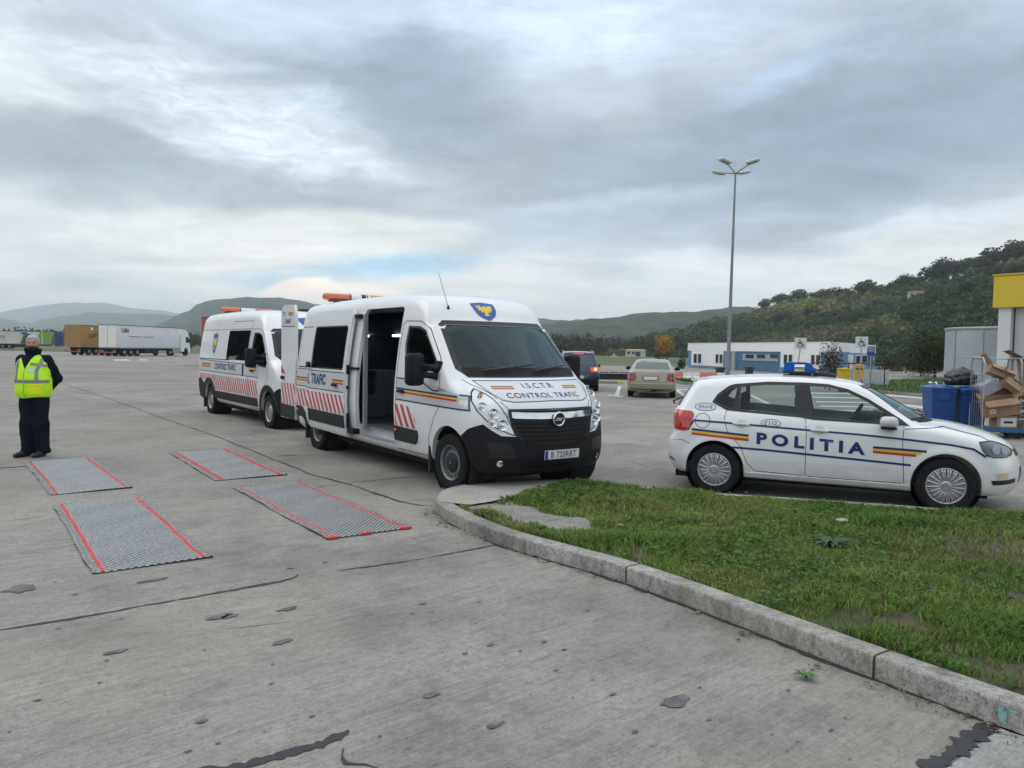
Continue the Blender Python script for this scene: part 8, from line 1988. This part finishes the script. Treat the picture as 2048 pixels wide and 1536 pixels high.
for k in range(11):
    z_ = .26+k*.078; m_ = (cb1, cb2, cb3, cb2)[k % 4] if k not in (8,) else mat('red_printed_card', (.30, .06, .06), .7, var=.2); w = r.uniform(.75, 1.0); dd = r.uniform(.5, .7); a_ = r.uniform(-.12, .12); S_ = MB(); ph = r.uniform(0, 6); th = r.choice((.008, .02, .04))
    S_.grid(lambda u, v: Vector(((u-.5)*w, (v-.5)*dd, .02*math.sin(u*5+ph)+.012*math.cos(v*7+ph)+th)), 12, 6); n_ = len(S_.V); S_.grid(lambda u, v: Vector(((u-.5)*w, (v-.5)*dd, .02*math.sin(u*5+ph)+.012*math.cos(v*7+ph))), 12, 6)
    for i in range(12): S_.F += [(i*7, (i+1)*7, n_+(i+1)*7, n_+i*7), (i*7+6, n_+i*7+6, n_+(i+1)*7+6, (i+1)*7+6)]; S_.MI += [0, 0]
    for j in range(6): S_.F += [(j, n_+j, n_+j+1, j+1), (84+j, 84+j+1, n_+84+j+1, n_+84+j)]; S_.MI += [0, 0]
    o = S_.ob('cardboard_sheet', m_, None, loc=cl(r.uniform(-.08, .05), r.uniform(-.12, 0), z_, g2), rot=(r.uniform(-.05, .05), r.uniform(-.12, .12), u1+a_))
    tag(o, ('flattened %s cardboard sheet, number ' % ('red printed' if k == 8 else ('brown', 'pale brown', 'dark brown', 'light brown')[k % 4])).replace(', number ', '') + (' at the bottom of', ' one up from the bottom of', ' third from the bottom of', ' fourth from the bottom of', ' fifth from the bottom of', ' in the middle of', ' seventh from the bottom of', ' fourth from the top of', ' third from the top of', ' one below the top of', ' on top of')[k]+' the right roll cage', 'cardboard', 'flattened cardboard stacked in the right roll cage')
for (x_, y_, z_, w, d_, rx, ry, rz_, m_, lb) in ((-.62, -.42, .03, .34, .28, R(-28), R(4), .2, cb2, 'torn cardboard flap lying on the ground at the foot of the right cage'), (-.30, -.45, .10, .5, .3, R(-50), R(12), -.2, cb1, 'crumpled cardboard leaning against the base of the right cage')):
    S_ = MB(); S_.grid(lambda u, v: Vector(((u-.5)*w, (v-.5)*d_, .03*math.sin(u*6))), 8, 4); q_ = S_.ob('cardboard_sheet', m_, None, loc=cl(x_, y_, z_+.08, g2), rot=(rx, ry, u1+rz_)); sm = q_.modifiers.new('s', 'SOLIDIFY'); sm.thickness = .008; tag(q_, lb, 'cardboard')
# ------------------------------------------------------------------ lorries on the far side
def lorry(name, label, A, B_, w, h0, h1, sidem, rearm, cab=True, text=None, cat='lorry', topm=None, axles=3, cabm=None, front_gap=.35):
    """A rear left corner on the ground, B_ front left corner: body axis A -> B_, width to the left side (far side)"""
    u = (B_-A); L = u.length; T = root(name, label, cat, (A.x, A.y, 0), math.atan2(u.y, u.x)); m = MB(); m.box((0, 0, h0), (L, w, h1), None, .03); box = m.ob('cargo_body', sidem, T)
    m = MB(); m.box((-.03, .04, h0+.05), (-.005, w-.04, h1-.05)); rd = m.ob('rear_doors', rearm, T); m = MB(); m.box((-.04, w/2-.015, h0+.08), (-.03, w/2+.015, h1-.08)); m.ob('door_gap', gap_m, rd)
    m = MB(); m.box((-.05, -.03, h1-.06), (L+.02, w+.03, h1+.02)); m.ob('top_rail', topm or dark_steel, T); m = MB(); m.box((-.04, -.02, h0-.12), (L, w+.02, h0)); m.ob('bottom_rail', mat('rail_grey', (.30, .31, .31), .7), T)
    m = MB(); m.box((.4, .5, h0-.4), (L-.3, w-.5, h0-.12)); m.box((L*.42, .05, .35), (L*.62, w-.05, h0-.15)); m.ob('chassis', liner_m, T); m = MB(); m.box((-.10, .05, .42), (-.02, w-.05, .56)); m.ob('underrun_bar', mat('bar_red_grey', (.35, .10, .07), .6), T)
    for s in (0, 1):
        m = MB(); m.box((-.12, s*(w-.5)+.05, .60), (-.03, s*(w-.5)+.45, .74)); m.ob('tail_lamp', mat('tail_orange', (.55, .12, .04), .4), T)
    xs = [1.6+1.31*k for k in range(axles)]
    for x_ in xs+([L-2.2] if cab else []):
        for s in (0, 1):
            m = MB(); m.lathe([(.20, -.15), (.50, -.15), (.52, 0), (.50, .15), (.20, .15), (.18, .02), (0, .05)], 24, Matrix.Translation((x_, .17+s*(w-.34), .52)) @ Matrix.Rotation(R(90 if s == 0 else -90), 4, 'X')); wo = m.ob('wheel', tyre_m, T, True)
            q = MB(); q.lathe([(.26, .10), (.24, .13), (.10, .13), (.06, .17), (0, .17)], 16, Matrix.Translation((x_, .17+s*(w-.34), .52)) @ Matrix.Rotation(R(90 if s == 0 else -90), 4, 'X')); q.ob('rim', mat('wheel_grey', (.35, .35, .35), .5), wo, True)
    if cab:
        cm = cabm or white_plain; x0 = L+front_gap; m = MB(); m.prism([(x0, .9), (x0, 3.1), (x0+.3, 3.75), (x0+1.2, 3.8), (x0+1.85, 3.35), (x0+2.2, 2.6), (x0+2.35, 1.4), (x0+2.35, .45), (x0+1.85, .42), (x0+1.75, .95), (x0+1.55, 1.15), (x0+1.1, 1.15), (x0+.9, .95), (x0+.8, .6), (x0, .6)], -.02, -w+.02, XZ); cb = m.ob('cab', cm, T)
        m = MB(); m.prism([(x0+1.25, 1.9), (x0+1.25, 2.75), (x0+1.9, 2.75), (x0+2.15, 1.9)], -.0, -w, XZ); m.ob('cab_window', far_glass, cb); m = MB(); m.prism([(x0+2.2, 1.95), (x0+2.05, 2.85), (x0+2.12, 2.85), (x0+2.30, 1.95)], -.15, -w+.15, XZ); m.ob('windscreen', far_glass, cb)
        m = MB(); m.box((x0+1.95, -.12, 1.9), (x0+2.1, -.02, 2.5)); m.ob('mirror', blackf, cb); m = MB(); m.box((L-1.7, -.0, .4), (L+.1, .12, 1.1)); m.ob('fuel_tank', steel, T)
        for s in (0, 1): m = MB(); m.lathe([(.20, -.15), (.50, -.15), (.52, 0), (.50, .15), (.20, .15), (.18, .02), (0, .05)], 24, Matrix.Translation((x0+1.32, .17+s*(w-.34), .52)) @ Matrix.Rotation(R(90 if s == 0 else -90), 4, 'X')); m.ob('wheel', tyre_m, T, True)
    if text: text(T, L, w, h0, h1)
    return T
tarp = mat('pale_tarpaulin', (.72, .74, .78), .5, var=.05, vscale=.6, dirt=((.22, .21, .2), 1.0, 3.6, .4)); crm = mat('cream_panel', (.78, .77, .70), .6, var=.03)
def side_text(T, s, x_, z_, h, m_, rot=0, bold=.02, xs=1.0):
    bm = textbm(s, h, bold, xs, 1.0, False); ca_, sa_ = math.cos(rot), math.sin(rot)
    for v in bm.verts: v.co = Vector((x_+v.co.x*ca_-v.co.y*sa_, -.012, z_+v.co.x*sa_+v.co.y*ca_))
    me = bpy.data.meshes.new('lettering'); bm.to_mesh(me); bm.free(); me.materials.append(m_); return ob('lettering', me, T)
def t_white(T, L, w, h0, h1):
    side_text(T, 'Collini', .9, 3.05, .62, blackf, 0, .03, .72); 
    for (a_, b_) in ((2.5, 5.0), (5.3, 7.6)): m = MB(); m.box((a_, -.012, 2.52), (b_, -.004, 2.60)); m.ob('small_print_line', dark_steel, T)
W0 = D(233, 688, 97); W1 = D(359, 690, 110.5); W0.z = W1.z = 0
lorry('articulated_lorry', 'white articulated lorry with a pale tarpaulin trailer on the far side', W0, W1, 2.5, 1.15, 4.0, tarp, crm, text=t_white, topm=mat('dark_rail', (.06, .08, .10), .6))
def t_cont(T, L, w, h0, h1):
    side_text(T, 'GARTNER', 1.6, h0+.95, .62, mat('brown_letters', (.05, .035, .03), .7), R(13), .03, .95)
    m = MB(); m.box((1.9, -.012, 3.35), (2.25, -.004, 3.75)); m.ob('white_marker', white_plain, T)
    for k in range(9): m = MB(); m.box((-.075, .12+k*(w-.24)/8-.02, h0+.12), (-.035, .12+k*(w-.24)/8+.02, h1-.15)); m.ob('locking_bar', mat('ochre_bar', (.20, .12, .03), .6), T)
oc = mat('ochre_container', (.36, .20, .04), .6, var=.1, vscale=1.2); oc2 = mat('ochre_doors', (.46, .27, .07), .6, var=.25, vscale=3)
C0 = D(162, 690, 101); C1 = C0+(W1-W0).normalized()*12; C0.z = C1.z = 0
lorry('container_lorry', 'ochre-brown container on a semi-trailer, partly behind the white lorry', C0, C1, 2.45, 1.2, 4.0, oc, oc2, cab=False, text=t_cont, cat='trailer')
def t_green(T, L, w, h0, h1):
    S = lambda P, n_, m_: (lambda mm: mm.ob(n_, m_, T))(MB().prism([(p[0], p[1]) for p in P], .0, .02, XZ))
    gm = mat('lime_tarp', (.16, .36, .05), .6); S([(L-3.6, h0), (L-2.2, h1), (L, h1), (L, h0)], 'green_panel', gm); S([(L-6.2, h0), (L-5.6, h1-.9), (L-3.9, h1-.9), (L-3.5, h0)], 'dark_panel', mat('dark_green_print', (.03, .09, .06), .6)); S([(L-6.3, h1-.5), (L-5.5, h1-.1), (L-2.8, h1-1.2), (L-3.5, h1-1.6)], 'blue_stripe', mat('blue_print', (.02, .12, .22), .5)); S([(L-1.95, h0), (L-1.95, h1), (L-1.75, h1), (L-1.75, h0)], 'white_stripe', white_plain)
    side_text(T, 'LKW', L-12.3, h0+1.0, .9, mat('grey_letters', (.15, .16, .16), .6), 0, .02, 1.2)
N0 = D(-25, 694, 172); N1 = D(103, 695, 176); N0.z = N1.z = -.0
lorry('curtain_lorry', 'long lorry with a dirty white and lime green tarpaulin behind the grass strip', N0, N1, 2.5, 1.2, 4.0, mat('dirty_white_tarp', (.58, .58, .52), .7, var=.12, vscale=.4), crm, cab=False, text=t_green, cabm=navyp)
m = MB(); m.box((0, 0, .8), (1.6, 2.5, 4.0), Matrix.Translation(N1+(N1-N0).normalized()*.6) @ Matrix.Rotation(math.atan2((N1-N0).y, (N1-N0).x), 4, 'Z'), .1); 
o = m.ob('cab', mat('dark_blue_cab', (.02, .035, .12), .5), None); gl_ = [x for x in bpy.data.objects if x.name.startswith('curtain_lorry')][0]; bpy.context.view_layer.update(); o.data.transform(gl_.matrix_world.inverted()); o.parent = gl_
R0 = D(403, 700, 64); R1 = D(604, 700, 47.5); R0.z = R1.z = 0
lorry('red_lorry', 'red lorry trailer hidden behind the two vans, only its top edge showing', R0, R1, 2.5, 1.1, 3.98, mat('red_trailer', (.30, .03, .035), .6, var=.1), mat('red_doors', (.28, .03, .03), .6), cab=False, topm=blackf)
b_ = D(392, 716, 63.5); m = MB(); m.box((-.5, -.1, .45), (.6, .3, .6), None, .03); m.box((-.45, -.15, .6), (-.1, .2, .85), None, .05)
# ------------------------------------------------------------------ the air
def haze():
    bm = bmesh.new(); bmesh.ops.create_cube(bm, size=1); 
    for v in bm.verts: v.co = Vector((v.co.x*18000, (v.co.y+.5)*9400-400, (v.co.z+.5)*440-5))
    me = bpy.data.meshes.new('haze'); bm.to_mesh(me); bm.free(); m = bpy.data.materials.new('haze'); m.use_nodes = True; t = m.node_tree; t.nodes.clear(); b = NB(t)
    v = b.node('ShaderNodeVolumePrincipled'); v.inputs['Color'].default_value = (.84, .93, 1, 1); v.inputs['Density'].default_value = .00023; v.inputs['Anisotropy'].default_value = .0
    t.links.new(v.outputs[0], b.node('ShaderNodeOutputMaterial').inputs[1]); me.materials.append(m); o = ob('haze', me); o['kind'] = 'stuff'
    m.cycles.homogeneous_volume = True if hasattr(m.cycles, 'homogeneous_volume') else None
haze()
